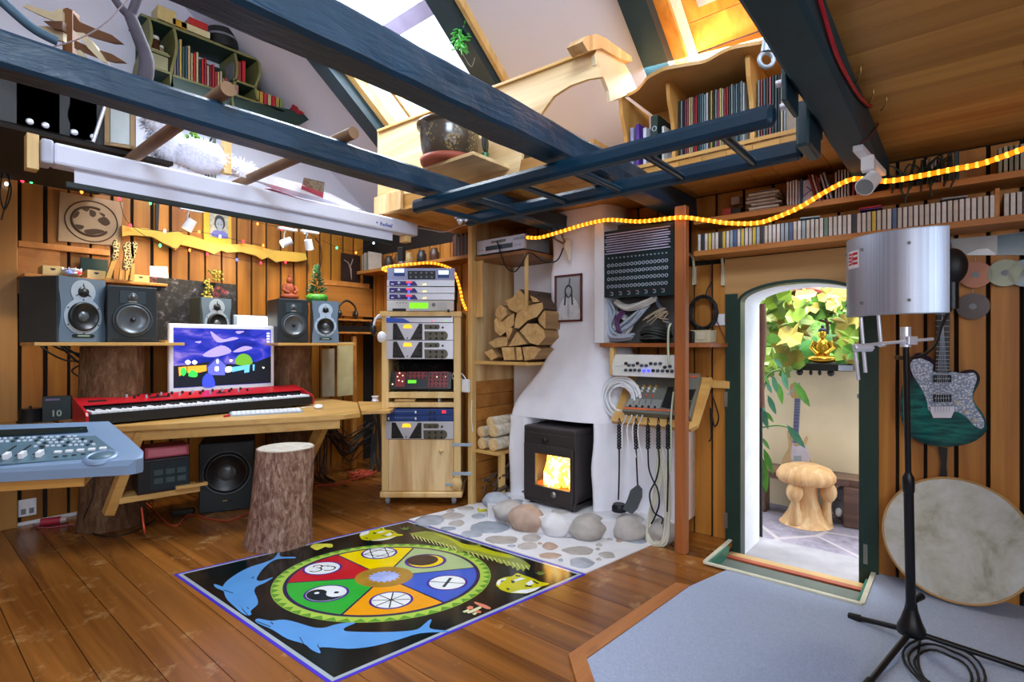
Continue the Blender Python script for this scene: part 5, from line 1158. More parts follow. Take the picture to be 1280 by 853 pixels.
# bundles of cable in the cubby
m_gcab = plain('grey_cable', '#a9b3c2', .5, var=.1); m_dk = plain('dark_olive_cable', '#2c3230', .5); m_pur = plain('purple_cable', '#5c2f60', .5)
KX = lambda x: 745+x*.1407
KY = lambda y: 360+y*.1407
def coil(label, c, r0, r1, n, rad, mat, nrm=(0, 0, 1), flat_=1.0, seed=1, cat='cable coil', name='cable_coil', zmin=None, lift=0.01):
    rnd = random.Random(seed); nv = V(nrm).normalized(); u = nv.orthogonal().normalized(); w = nv.cross(u); u, w = (w, u) if abs(u.z) < abs(w.z) else (u, w); m = M()
    for i in range(n):
        r = r0+(r1-r0)*rnd.random(); o = nv*rnd.uniform(-lift, lift)+w*rnd.uniform(-.006, .006); ph = rnd.random()
        pts = [V(c)+o+u*(r*cos(2*pi*k/26)*flat_)+w*(r*sin(2*pi*k/26))+nv*(.006*sin(4*pi*k/26+ph*6)) for k in range(26)]
        if zmin: pts = [V((p.x, p.y, max(p.z, zmin+rad))) for p in pts]
        m.tube(pts, rad, 6, 0, True)
    return solid(name, m, mat, label, cat)
def bundle(label, pts, rad, n, mat, seed=1, spread=.015):
    rnd = random.Random(seed); m = M()
    for i in range(n):
        o = V((rnd.uniform(-1, 1), rnd.uniform(-1, 1), rnd.uniform(-1, 1)))*spread; m.tube(spline([V(p)+o*(.6+.8*rnd.random()) for p in pts], 5), rad, 6)
    return solid('cable_bundle', m, mat, label, 'cables')
G_ = lambda x, y, X: gx(KX(x), KY(y), X)
bundle('thick bundle of grey cables arching inside the cubby', [G_(100, 130, 2.97), G_(140, 240, 2.98), G_(110, 350, 2.98), G_(160, 440, 2.97), G_(320, 435, 2.96)], .009, 9, m_gcab, 2, .016)
bundle('whitish cable bundle slung below the connector panel', [G_(180, 130, 3.0), G_(270, 180, 2.99), G_(400, 150, 2.98), G_(520, 90, 2.99)], .009, 8, plain('off_white_cable', '#d5d3cc', .5, var=.06), 3, .015)
bundle('second bundle of pale grey cables filling the cubby bottom', [G_(110, 440, 3.02), G_(200, 400, 3.03), G_(330, 300, 3.03), G_(440, 180, 3.03), G_(470, 140, 3.03)], .009, 10, m_gcab, 12, .03)
bundle('blue-grey cable bundle hanging at the right inside the cubby', [G_(560, 120, 3.03), G_(600, 200, 3.03), G_(640, 290, 3.03), G_(655, 330, 3.03)], .009, 8, plain('slate_cable', '#5a6478', .5), 13, .02)
bundle('loose white loops at the back left of the cubby', [G_(110, 180, 3.04), G_(250, 250, 3.05), G_(300, 340, 3.05), G_(200, 420, 3.04), G_(120, 300, 3.04)], .007, 7, m_white, 14, .02)
bundle('purple cable loop inside the cubby', [G_(250, 215, 2.99), G_(200, 280, 2.985), G_(195, 350, 2.985), G_(215, 400, 2.98)], .008, 4, m_pur, 4, .010)
bundle('thin beige leads tangled inside the cubby', [G_(450, 290, 3.0), G_(540, 230, 2.985), G_(620, 200, 2.99), G_(560, 250, 2.99), G_(620, 270, 3.0)], .003, 6, plain('beige_lead', '#c9b89a', .5), 5, .02)
coil('dark coil of cable lying on the gear shelf in the cubby', G_(530, 395, 3.02)+V((0, 0, -.02)), .06, .095, 18, .0065, m_dk, (.25, 0, 1), 1.0, 6, lift=.035, zmin=1.18)
cable('pale green lead hanging in front of the gear shelf', [G_(665, 315, 2.9), G_(645, 370, 2.89), G_(640, 500, 2.90), G_(645, 640, 2.9), G_(655, 680, 2.905)], .0065, plain('pale_green_lead', '#c9d4b4', .5))
cable('pale lead running down from the mixer beside the post', [gx(842, 490, 2.905), gx(839, 520, 2.90), gx(839, 560, 2.895), gx(838, 590, 2.895)], .005, plain('pale_green_lead', '#c9d4b4', .5))
# white rack preamp under the shelf
LX_ = lambda x: 745+x*.1407
LY_ = lambda y: 435+y*.1407
pre = thing('white_preamp', 'white sloping preamp with two rows of knobs under the gear shelf', 'preamp', (3.0, 1.45, 1.0))
W_ = lambda x, y, X=2.94: gx(LX_(x), LY_(y), X)
a, b, c, d = W_(150, 245), W_(695, 250), W_(695, 65), W_(170, 60)
c.z = d.z = (c.z+d.z)/2+.0; a.z = b.z = min(a.z, b.z)
M().poly3([a, b, c, V((2.94, d.y, d.z)), V((2.94, a.y+.006, (a.z+d.z)/2))], (.16, 0, 0)).build('case', plain('warm_white_case', '#e8e8e2', .4, var=.02), pre)
m_kb2 = plain('blue_grey_knob', '#3a4a5a', .4)
for i, (x, y) in enumerate([(270, 138), (298, 155), (335, 155), (372, 138), (408, 157), (450, 157), (490, 140), (530, 142), (575, 140), (615, 172), (660, 165), (268, 198), (310, 198), (348, 198), (388, 200), (512, 202), (552, 203), (595, 205), (638, 207), (678, 208)]):
    p = W_(x, y); M().lathe([(.0095, 0), (.0085, .014), (0, .015)], (2.94, p.y, p.z), (-1, 0, 0), 12).build('knob', m_kb2 if i % 3 else m_knb, pre)
for x in (430, 470): p = W_(x, 203); M().lathe([(.009, 0), (.008, .012), (0, .014)], (2.94, p.y, p.z), (-1, 0, 0), 12).build('lit_knob', emit('blue_lit_knob', '#3a40ff', 2.5), pre)
p, q = W_(175, 165), W_(240, 160); M().bar((2.9395, p.y, p.z), (2.9395, q.y, q.z), .001, .008, (1, 0, 0)).build('badge', m_grey, pre)
br_ = thing('shelf_bracket', 'pine strip holding the gear shelf beside the chimney', 'bracket', (2.96, 1.68, 1.1))
a, b = W_(120, 10, 2.945), W_(180, 240, 2.945); M().bx(2.945, 2.99, b.y-.0+.02, a.y, b.z, 1.153, .002).build('strip', m_pine, br_)
# slanted board with hooks, four-track recorder lying on it
XA, ZA, XB, ZBk = 2.952, .735, 3.13, .955
sl = V((XB-XA, 0, ZBk-ZA)).normalized(); sn = V((-sl.z, 0, sl.x))
ybd0, ybd1 = gx(767, 431, XA).y, gx(872, 431, XA).y
bd = thing('slanted_board', 'slanted pine board with rounded corner below the white preamp', 'board', (XA, 1.3, ZA-.03))
o = V((XA, 0, ZA))-sl*.05
L_ = lambda y, s: o+V((0, y, 0))+sl*s
M().poly3([L_(ybd0, 0), L_(ybd1+.03, 0), L_(ybd1, .03), L_(ybd1-.01, .36), L_(ybd0, .36)], -sn*.03).build('board', m_pineY, bd)
tapey0, tapey1 = gx(777, 431, XA).y, gx(864, 431, XA).y
def onslant(px, py, lift=.05):
    p0 = V((XA, 0, ZA))+sn*lift; d = ray(px, py); return EYE+d*((p0-EYE).dot(sn)/d.dot(sn))
rc = thing('tape_recorder', 'grey four-track cassette recorder with orange stripe on the slanted board', 'recorder', (XA, 1.35, ZA))
m_rec = plain('olive_grey_plastic', '#6b6f68', .5, var=.05); m_rec2 = plain('lighter_grey_plastic', '#8a8e8a', .5)
MXp = lambda x: 745+x*.1407
MYp = lambda y: 435+y*.1407
c4_ = [onslant(MXp(225), MYp(575)), onslant(MXp(815), MYp(650)), onslant(MXp(955), MYp(240)), onslant(MXp(370), MYp(285))]
fy0, fy1 = c4_[0].y, c4_[1].y
sA = (c4_[0]-V((XA, 0, ZA))).dot(sl); sB = .30
Q = lambda y, s, l=.05: V((XA, y, ZA))+sl*s+sn*l
corner = [Q(fy0, .0), Q(fy1, .0), Q(fy1+.01, sB), Q(fy0-.03, sB)]
M().poly3(corner, -sn*.049).build('case', m_rec, rc)
def rpan(name, mat, pts, h=.003, l=.05):
    M().poly3([onslant(MXp(x), MYp(y), l) for x, y in pts], sn*h).build(name, mat, rc)
rpan('orange_stripe', plain('orange_stripe_paint', '#d0683a', .5), [(240, 545), (815, 575), (820, 562), (250, 528)])
rpan('fader_panel', m_rec2, [(260, 520), (560, 545), (590, 465), (300, 452)])
for i in range(4): rpan('fader_slot', m_black, [(305+i*52+24, 505), (309+i*52+24, 505), (345+i*52, 462), (341+i*52, 462)], .004)
for i in range(5): c = onslant(MXp(306+i*55), MYp(520+i*3)); M().box(c+sn*.006, (.012, .012, .012), MX.Rotation(-math.atan2(sl.z, sl.x), 3, 'Y'), .002).build('fader', m_knb, rc)
for r, (y, mm) in enumerate(((342, '#d89a3a'), (362, '#e6e2d4'), (385, '#d8d4c8'), (425, '#d0583a'))):
    for i in range(4): c = onslant(MXp(375+i*54-r*11), MYp(y+i*1.5)); M().lathe([(.008, 0), (.006, .012), (0, .012)], c, sn, 10).build('knob', plain('rec_knob_'+mm[1:], mm, .4), rc)
rpan('tape_door', m_black, [(790, 460), (850, 470), (890, 370), (800, 375)]); rpan('tape_window', m_black, [(580, 530), (680, 545), (690, 350), (640, 350)]); rpan('transport_keys', plain('dark_keys', '#38383a', .4), [(790, 555), (830, 560), (850, 480), (790, 470)]); rpan('badge', plain('orange_badge', '#c8603c', .5), [(835, 265), (900, 268), (910, 248), (845, 246)])
# silver plugs lying over the board
for i, x in enumerate((262, 310, 357, 405)):
    a = onslant(MXp(x-12), MYp(655), .012); b = onslant(MXp(x+8), MYp(600), .058)
    t_ = thing('jack_plug', 'silver jack plug lead, %s from the left in front of the recorder' % ordn(i+1), 'plug', a, 0, 'jack plugs')
    M().cyl(a, b, .0055, .0045, 10).build('barrel', m_chrome, t_); M().tube(spline([a, a+V((-.02, .005, -.03)), a+V((-.026, .0, -.10)), a+V((-.024, -.01*i, -.17-.02*i))], 5), .003, 6).build('lead', m_white, t_)
# fireplace tools on hooks
m_fe = plain('wrought_iron', '#20262c', .45, .6, .1)
TX = XA-.055
def tool(label, px, name='fire_tool', top=531, knot=561, shaft=None, end=None):
    a = gx(px, top, TX); b = gx(px, knot, TX); t = thing(name, label, 'fire tool', (TX, a.y, a.z), 0, 'fireplace tools')
    m = M(); 
    for ph in (0, pi): m.tube([(TX+.009*cos(k*.9+ph), a.y+.009*sin(k*.9+ph), a.z+(b.z-a.z)*k/28) for k in range(29)], .0055, 6)
    m.build('twisted_handle', m_fe, t); M().tube(spline([(TX+.015, a.y, a.z+.01), (TX+.0, a.y, a.z+.04), (TX-.01, a.y, a.z+.015), (TX, a.y, a.z)], 4), .003, 6).build('hook', m_fe, t)
    m = M(); m.tube(spline([b]+[gx(x, y, TX) for x, y in shaft], 5), .0048, 8); m.build('shaft', m_fe, t); return t
t = tool('ash brush hanging leftmost among the fireplace tools', 774, shaft=[(774, 590), (773, 625)])
p = gx(774, 632, TX+.01); M().lathe([(.035, 0), (.045, -.02), (.045, -.045), (.02, -.05)], (TX+.01, p.y, p.z+.01), (0, 0, 1), 16).build('brush_head', m_fe, t)
t = tool('ash shovel hanging second from the left among the fireplace tools', 795, shaft=[(796, 585), (797, 607)])
q = [(797, 606), (802, 612), (802, 622), (796, 637), (790, 643), (778, 637), (784, 625), (788, 613)]
M().poly3([gx(x, y, TX-.012) for x, y in q], (.01, 0, 0)).build('blade', plain('shovel_steel', '#5a6268', .4, .5), t)
tool('left arm of the iron tongs, bent and crossing the other arm', 810, shaft=[(811, 585), (816, 600), (822, 612), (824, 630), (818, 648), (814, 655)])
tool('right arm of the iron tongs, bent and crossing the other arm', 823, shaft=[(824, 580), (820, 600), (812, 618), (817, 640), (828, 648), (827, 655)])
tool('straight iron poker hanging nearest the red-brown post', 835, shaft=[(835, 600), (834, 640)])
# white and beige cable hanks
coil('big hank of white cable hanging on the plaster left of the recorder', gx(777, 498, 2.985), .078, .14, 18, .006, m_white, (1, 0, 0), 1, 8, lift=.02)
bundle('hank of pale rope hanging between tongs and post down to the hearth', [gx(824, 560, 2.95), gx(822, 600, 2.95), gx(812, 650, 2.93), gx(812, 676, 2.91), gx(828, 678, 2.90), gx(834, 650, 2.93), gx(832, 600, 2.95), gx(826, 565, 2.95)], .006, 7, plain('pale_rope', '#d6d4c2', .7, var=.08), 9, .018)
# right of the post
bk = thing('hanging_coil', 'black cable coil hanging under the curved bracket beside the door', 'cable coil', gx(879, 391, 3.22))
rnd = random.Random(6); m = M(); c = gx(879, 391, 3.22)
for i in range(10): r = .085+.016*rnd.random(); m.tube([c+V((rnd.uniform(-.012, .012), r*cos(2*pi*k/28)*.85, r*sin(2*pi*k/28)*1.05)) for k in range(28)], .006, 6, 0, True)
m.build('coil', m_blk, bk); M().tube([c+V((0, -.01, .09)), c+V((.0, -.03, .15)), c+V((.04, -.04, .19))], .004, 6).build('hanger', m_blk, bk)
for px, lab in ((868, 'cream metal bracket under the book shelf next to the post'), (904, 'cream metal bracket under the book shelf next to the door frame')):
    p = gx(px, 330, 3.26); t = thing('bracket', lab, 'bracket', p, 0, 'shelf brackets')
    M().tube(spline([(3.26, p.y, p.z-.1), (3.25, p.y, p.z-.02), (3.22, p.y, p.z+.04), (3.08, p.y, p.z+.05)], 6), .008, 8).build('arm', plain('cream_metal', '#c9bd9c', .5), t); M().bx(3.255, 3.268, p.y-.012, p.y+.012, p.z-.13, p.z-.02).build('plate', plain('cream_metal', '#c9bd9c', .5), t)
p = gx(902, 400, XR-.002); tt = thing('wall_switch', 'square white switch on the plank beside the door', 'switch', p); M().bx(XR-.014, XR-.001, p.y-.035, p.y+.035, p.z-.035, p.z+.035, .004).build('plate', m_white, tt); M().bx(XR-.018, XR-.014, p.y-.012, p.y+.012, p.z-.02, p.z+.02, .002).build('rocker', m_white, tt)
p = gx(878, 428, 3.12); t = thing('beige_box', 'beige electrical box on the shelf under the black coil', 'box', (3.14, p.y, 1.18)); M().bx(3.08, 3.2, p.y-.055, p.y+.055, 1.18, 1.255, .005).build('case', plain('beige_plastic', '#cfc6a4', .5), t); M().bx(3.074, 3.08, p.y-.03, p.y+.02, 1.2, 1.24, .002).build('cover', plain('cream_plastic', '#ddd6ba', .5), t)
p = gx(866, 424, 3.1); solid('black_clamp', M().bx(3.06, 3.12, p.y-.02, p.y+.02, 1.18, 1.25, .006), m_black, 'small black clamp on the shelf next to the post', 'clamp')
cable('dark lead with plug hanging on the planks right of the recorder', [gx(884, 470, 3.24), gx(889, 490, 3.24), gx(898, 520, 3.24), gx(893, 533, 3.24), gx(888, 510, 3.24), gx(889, 545, 3.24), gx(886, 552, 3.24)], .0045, m_blk)
cable('thin red-brown lead running down the planks beside the door', [gx(889, 330, 3.25), gx(888, 380, 3.25), gx(900, 410, 3.25), gx(912, 440, 3.25), gx(913, 470, 3.25), gx(908, 490, 3.25)], .003, plain('red_brown_lead', '#7a3020', .5))
solid('batten', M().bx(XR-.03, XR-.002, gx(914, 431, XR).y, gx(886, 431, XR).y, gx(900, 485, XR).z, gx(900, 476, XR).z, .002), m_pineY, 'short pine batten nailed across the planks beside the door frame', 'batten')
# ================================================================ on the chimney: picture and skull
fp = thing('framed_portrait', 'dark red framed grey portrait of a seated person with braids on the chimney', 'picture', onX(712, 400, 2.99))
c = [onX(694, 402, 2.995), onX(728, 403, 2.995), onX(730, 343, 2.995), onX(696, 343.5, 2.995)]
y0_, y1_ = c[1].y, c[0].y; z0_, z1_ = (c[0].z+c[1].z)/2, (c[2].z+c[3].z)/2
m = M(); w = .013
m.bx(2.985, 3.0, y0_, y1_, z0_, z0_+w, .002); m.bx(2.985, 3.0, y0_, y1_, z1_-w, z1_, .002); m.bx(2.985, 3.0, y0_, y0_+w, z0_, z1_, .002); m.bx(2.985, 3.0, y1_-w, y1_, z0_, z1_, .002); m.build('frame', plain('dark_red_frame', '#5e2420', .4), fp)
M().bx(2.995, 3.006, y0_+w, y1_-w, z0_+w, z1_-w).build('print', plain('grey_photo', '#a8aaae', .5, var=.08, scale=6), fp)
U = lambda u, v: V((2.9945, y1_-w-(y1_-y0_-2*w)*u, z0_+w+(z1_-z0_-2*w)*v))
for nm, mm, q, s, l in (('print_figure', '#d0d2d4', [(.05, 0), (.1, .3), (.3, .5), (.5, .55), (.72, .5), (.92, .3), (.95, 0)], 3, 0), ('print_hair', '#2c2f34', [(.36, .74), (.5, .82), (.64, .74), (.66, .6), (.5, .5), (.34, .6)], 3, .0006), ('print_face', '#a2a4a8', [(.4, .64), (.41, .72), (.5, .765), (.6, .72), (.6, .62), (.5, .53)], 3, .001), ('print_braid', '#34373c', [(.35, .62), (.41, .58), (.38, .34), (.31, .34)], 0, .0012), ('print_braid', '#34373c', [(.6, .58), (.66, .62), (.7, .34), (.63, .34)], 0, .0012), ('print_shirt_fold', '#b4b6ba', [(.44, .5), (.56, .5), (.54, .05), (.46, .05)], 0, .0004), ('print_feather', '#50545a', [(.5, .82), (.53, .97), (.58, .95), (.57, .82)], 0, .0006)):
    qq = sp2(q, s) if s else q; M().poly3([U(*p)+V((-l, 0, 0)) for p in qq], (-.0005, 0, 0)).build(nm, plain(nm, mm, .5, var=.12, scale=30), fp)
sk = thing('deer_skull', 'small white deer skull with two antlers on the chimney', 'skull', onX(710, 322, 3.0))
def AX(x, y, X=2.97): return onX(590+x*.2345, 260+y*.2345, X)
m = M(); c = AX(510, 190, 2.98); m.ball(c, (.03, .035, .035)); a = AX(512, 215, 2.965); b = AX(520, 285, 2.97); m.tube([c, a, (a+b)/2, b], [.03, .028, .018, .006], 12); m.build('skull', plain('bone', '#d8d2c2', .7, var=.12, bump=.3), sk)
for pts in ([(490, 190), (450, 170), (420, 140), (395, 85)], [(440, 160), (405, 105), (428, 92)], [(495, 185), (480, 150), (455, 95)], [(485, 155), (470, 120), (466, 92)]): M().tube(spline([AX(x, y, 2.95-.0003*(500-x)) for x, y in pts], 5), [.008-.005*i/(5*(len(pts)-1)) for i in range(5*(len(pts)-1)+1)], 8).build('antler', plain('antler_brown', '#6e5a48', .6), sk)
# silver tuner on the niche top shelf
tn = thing('tuner', 'silver hi-fi tuner with dark display on the top niche shelf', 'tuner', (2.9, 2.5, 1.811))
a, b = onX(596, 431, 2.81).y, onX(656, 431, 2.81).y
zt0, zt1 = 1.823, 1.925
M().bx(2.81, 2.83, b, a, zt0, zt1, .003).build('front', m_alu, tn); M().bx(2.83, 3.1, b+.005, a-.005, zt0, zt1-.004).build('case', m_grey, tn)
wy = lambda u: a+(b-a)*u
M().bx(2.807, 2.81, wy(.76), wy(.2), zt0+.02, zt0+.052).build('display', plain('dark_display', '#1c2a2e', .2), tn)
M().bx(2.807, 2.81, wy(.62), wy(.32), zt0+.068, zt0+.085).build('cassette_slot', m_grey, tn)
for u in (.8, .86, .92, .97): M().bx(2.805, 2.81, wy(u)-.008, wy(u)+.008, zt0+.066, zt0+.082).build('button', m_lt, tn)
for u in (.06, .12, .82, .9): M().bx(2.805, 2.81, wy(u)-.009, wy(u)+.009, zt0+.025, zt0+.036).build('button', m_lt, tn)
for u in (.1, .9):
    for x in (2.84, 3.07): M().cyl((x, wy(u), 1.811), (x, wy(u), zt0+.001), .016, seg=12).build('foot', m_black, tn)
cable('black lead looping down from the tuner to the chimney', [onX(621, 302, 2.80), onX(627, 320, 2.79), onX(633, 334, 2.79), onX(643, 340, 2.79), onX(652, 330, 2.79), onX(662, 316, 2.79), onX(680, 327, 2.90), onX(696, 326, 2.95), onX(704, 310, 2.955)], .0045, m_blk)
# long rope light along the right wall
RX = lambda px, py, X: onX(px, py, X)
ropelight('long glowing orange rope light swagged across the right wall above the door', [RX(658, 297, 2.79), RX(675, 297, 2.8), RX(700, 290, 2.83), RX(730, 281, 2.86), RX(760, 275, 2.86), RX(800, 277, 2.86), RX(850, 272, 2.86), RX(880, 275, 2.88), RX(910, 279, 2.9), RX(945, 279, 2.92), RX(970, 272, 2.92), RX(1000, 259, 2.9), RX(1035, 238, 2.88), RX(1066, 224, 2.86), RX(1090, 226, 2.86), RX(1115, 226, 2.86), RX(1150, 220, 2.86), RX(1190, 212, 2.85), RX(1222, 206, 2.84), RX(1250, 197, 2.83), RX(1285, 184, 2.8), RX(1320, 172, 2.78)], .0105, 5, 84)
# ================================================================ shelves of books and cases along the right wall
YP = 1.19
def board(name, label, *a): return solid(name, M().bx(*a, .003), m_orange, label, 'shelf', 'wall shelves')
board('book_shelf', 'long lower shelf of cases along the right wall above the door', 3.06, XR-.002, -2.0, YP, 1.685, 1.715)
board('book_shelf', 'long upper shelf of books along the right wall under the boarded ceiling', 3.06, XR-.002, -2.0, YP, 1.87, 1.90)
board('book_shelf', 'dim bookshelf in the far corner above the rack', 3.06, XR-.002, 2.78, 4.6, 1.87, 1.90)
CM = {}
def spine(c): return plain('spine_'+c[1:], c, .45, var=.1, scale=30)
def book(name, label, cat, group, x0, y, w, h, d, z, col, axis='Y', lean=0, pages=True):
    t = thing(name, label, cat, (x0, y, z), 0, group, None if not lean else MX.Rotation(lean, 3, 'X'))
    m = M(); k = min(.002, w*.2)
    if axis == 'Y':
        m.bx(0, d, -w/2, -w/2+k, 0, h); m.bx(0, d, w/2-k, w/2, 0, h); m.bx(0, k, -w/2, w/2, 0, h); m.build('cover', spine(col), t, True); M().bx(k, d-.004, -w/2+k, w/2-k, .002, h-.002).build('pages', m_white, t, True)
    else:
        m.bx(-w/2, -w/2+k, 0, d, 0, h); m.bx(w/2-k, w/2, 0, d, 0, h); m.bx(-w/2, w/2, 0, k, 0, h); m.build('cover', spine(col), t, True); M().bx(-w/2+k, w/2-k, k, d-.004, .002, h-.002).build('pages', m_white, t, True)
    return t
def case_(label, y, w, h, z, col):
    t = thing('disc_case', label, 'case', (3.085, y, z), 0, 'cases on the long lower shelf')
    M().box((.06, 0, h/2), (.12, w, h), None, .0015).build('case', plain('case_grey', '#5a5a5c', .4), t, True); M().box((-.0005, 0, h/2), (.002, w*.78, h*.96)).build('spine', spine(col), t, True)
rnd = random.Random(21); y = YP-.015; i = 0
CN = {'#d8d6d0': 'white', '#c9c4b8': 'ivory', '#33373c': 'black', '#8c3a34': 'dark red', '#d8c04a': 'yellow', '#4a6a9a': 'blue', '#9ab0bc': 'pale blue', '#c88aa0': 'pink', '#6a8a7a': 'green'}
while y > -.42:
    i += 1; w = .019
    p_ = [.35, .2, .15, .07, .05, .08, .1, 0, 0] if y > .85 else ([.3, .2, .1, .03, .0, .1, .17, .05, .05] if y > .5 else [.62, .3, .03, .0, .0, .02, .03, 0, 0])
    if abs(i-13) < 1 or i == 43: c = '#d8c04a'
    else: c = rnd.choices(list(CN), p_)[0]
    case_('%s disc case, %s from the post on the long lower shelf' % (CN[c], ordn(i)), y-w/2, w-.001, .098+.003*rnd.random(), 1.7155, c); y -= w+.0012
    if abs(y-yw(1246, 3.1)) < .011: y -= .024
solid('shelf_divider', M().bx(3.08, 3.2, yw(1246, 3.085)-.009, yw(1246, 3.085)+.006, 1.7155, 1.84), m_orange, 'small wooden upright between the last cases on the long lower shelf', 'divider')
for k, (px, c, lab) in enumerate(((1088, '#b8203a', 'red folder lying on top of the cases on the lower shelf'), (1088, '#4a2a6a', 'dark purple folder lying under the red one on the cases'), (1190, '#8a8e92', 'grey leaflet stack lying on the cases near the right end'), (1010, '#8aa0a8', 'pale blue booklet lying on the cases below the white light'))):
    y = yw(px, 3.1); solid('folder', M().box((3.14, y, 1.823+(.012 if k == 0 else .003)), (.12, .09, .007), R(4*k), .001), spine(c), lab, 'folder')
# upper shelf
def row(px0, px1, w, h, cols, lab, z=1.9005, lean=0, X=3.085, grp='books on the upper wall shelf', nm='book', cat='book'):
    y0, y1 = yw(px0, X), yw(px1, X); n = max(1, int(abs(y0-y1)/w)); rn = random.Random(px0)
    for i in range(n):
        y = y0-(i+.5)*(y0-y1)/n; c = cols[i % len(cols)]
        book(nm, lab % ordn(i+1) if '%s' in lab else lab, cat, grp, X, y, w*.9, h*(1-.06*rn.random()), .14, z, c, 'Y', lean)
row(983, 997, .013, .135, ['#d8d8e0'], 'white book, %s of two upright ones beside the magazine stack')
row(999, 1004, .012, .14, ['#3a5a80'], 'blue book upright beside the two white ones on the upper shelf')
row(1019, 1031, .012, .15, ['#8a3038', '#c8a8a8', '#8a3038'], 'leaning book, %s of the red and pink group on the upper shelf', lean=R(-14))
row(1033, 1042, .012, .15, ['#c8b8c0', '#a8a8b8'], 'leaning pale book, %s after the red group on the upper shelf', lean=R(-14))
row(1043, 1062, .011, .145, ['#d0ccd0', '#b8b4bc', '#d8d0cc'], 'pale book, %s left of the white light on the upper shelf')
row(1064, 1074, .012, .14, ['#9a2030', '#c8c0c4'], 'red or white book, %s just behind the white light')
row(1150, 1162, .012, .12, ['#4a4c50', '#8a8478', '#3a4048'], 'dark book, %s in the group right of the plant on the upper shelf')
row(1163, 1180, .012, .12, ['#b8b0a0', '#8a8c90', '#7a2028'], 'faded book, %s in the group before the big dark ones')
row(1183, 1200, .02, .13, ['#20242a', '#2c3a44', '#181a1e'], 'wide black folder, %s near the right on the upper shelf')
row(1247, 1296, .017, .115, ['#8a8672', '#a09a84', '#7c7866'], 'drab grey-brown case, %s from the left at the right end of the upper shelf', nm='disc_case', cat='case')
# magazine stack, picture book, box, plant
y0 = yw(955, 3.1)
rn = random.Random(3)
for i in range(11):
    t = solid('magazine', M().box((3.15, y0+rn.uniform(-.012, .012), 1.9045+.0095*i), (.16, .15, .0085), R(rn.uniform(-6, 6)), .001), spine(['#8a8478', '#c8c0b0', '#6a5e58', '#b8b4a8'][i % 4]), 'magazine lying %s from the bottom of the stack on the upper shelf' % ordn(i+1), 'magazine', 'stacked magazines')
y = yw(1011, 3.1); t = thing('picture_book', 'square book with blue drawing on a white cover facing out on the upper shelf', 'book', (3.1, y, 1.9005)); M().bx(0, .015, -.05, .05, 0, .125, .001).build('cover', spine('#c4c6d8'), t, True); M().tube([(-.001, .03, .04), (-.001, -.01, .07), (-.001, .01, .09), (-.001, -.03, .05)], .0025, 5).build('drawing', spine('#3a58a0'), t, True)
for px, c, lab in ((912, '#c8c4bc', 'white plug box high in the corner above the shelf'), (921, '#2a2422', 'small black box on the upper shelf left end'), (909, '#a83a30', 'tiny red box on the upper shelf left end')):
    y = yw(px, 3.12); z = 1.9005 if px != 912 else 1.99
    solid('small_box', M().bx(3.1 if z < 1.95 else 3.22, 3.16 if z < 1.95 else XR-.001, y-.025, y+.025, z, z+.045, .004), spine(c), lab, 'box')
pt_ = thing('trailing_plant', 'dark trailing plant hanging over the upper shelf behind the spotlight', 'plant', (3.09, yw(1148, 3.09), 1.9005))
rn = random.Random(8); m = M()
for i in range(26):
    a = V((3.09, yw(1148, 3.09)+rn.uniform(-.05, .05), 1.93)); b = a+V((rn.uniform(-.08, -.02), rn.uniform(-.1, .1), rn.uniform(-.02, .1))); c = b+V((rn.uniform(-.03, 0), rn.uniform(-.03, .03), rn.uniform(-.14, -.02)))
    m.tube(spline([a, b, c], 4), .004, 5)
m.build('stems', plain('dark_leaf', '#1c2a20', .5), pt_); M().lathe([(.03, 0), (.04, .05), (.036, .05)], (3.1, yw(1148, 3.09), 1.9005), (0, 0, 1), 14).build('pot', m_black, pt_)
# dim corner shelf
def corner_row(y0, y1, w, cols, lab):
    n = int(abs(y1-y0)/w); rn = random.Random(int(y0*100))
    for i in range(n): book('book', lab % ordn(i+1), 'book', 'books on the dim corner shelf', 3.085, y0-(i+.5)*w, w*.88, .19*(1-.15*rn.random()) if ZL > 1 else 0, .15, 1.9005, cols[i % len(cols)])
corner_row(4.55, 4.42, .02, ['#b8b0a0', '#8a8478', '#c8c0b4'], 'pale book, %s from the corner on the dim shelf above the rack')
corner_row(3.25, 2.95, .02, ['#5a4038', '#8a5a48', '#4a3a34', '#7a6a5c'], 'brown-spined book, %s in the group next to the niche on the dim shelf')
for i, y in enumerate((4.2, 4.05, 3.9, 3.72, 3.55)):
    solid('jar', M().lathe([(.04, 0), (.045, .01), (.045, .08), (.03, .1), (.03, .12), (0, .12)], (3.15, y, 1.9005), (0, 0, 1), 16), spine(['#3a2a20', '#5a3a20', '#a88a5a', '#2a2420', '#4a3020'][i]), 'dim jar, %s from the corner on the shelf above the rack' % ordn(i+1), 'jar', 'jars on the corner shelf')
sp_c = thing('corner_speaker', 'small black clip-on spotlight below the dim corner shelf', 'spotlight', onD(502, 318, 4.3)); M().box((0, 0, 0), (.05, .05, .11), R(20), .006).build('body', m_black, sp_c, True); M().cyl((0, 0, -.056), (.0, -.0, -.072), .02, seg=14).build('lens', m_lt, sp_c, True)
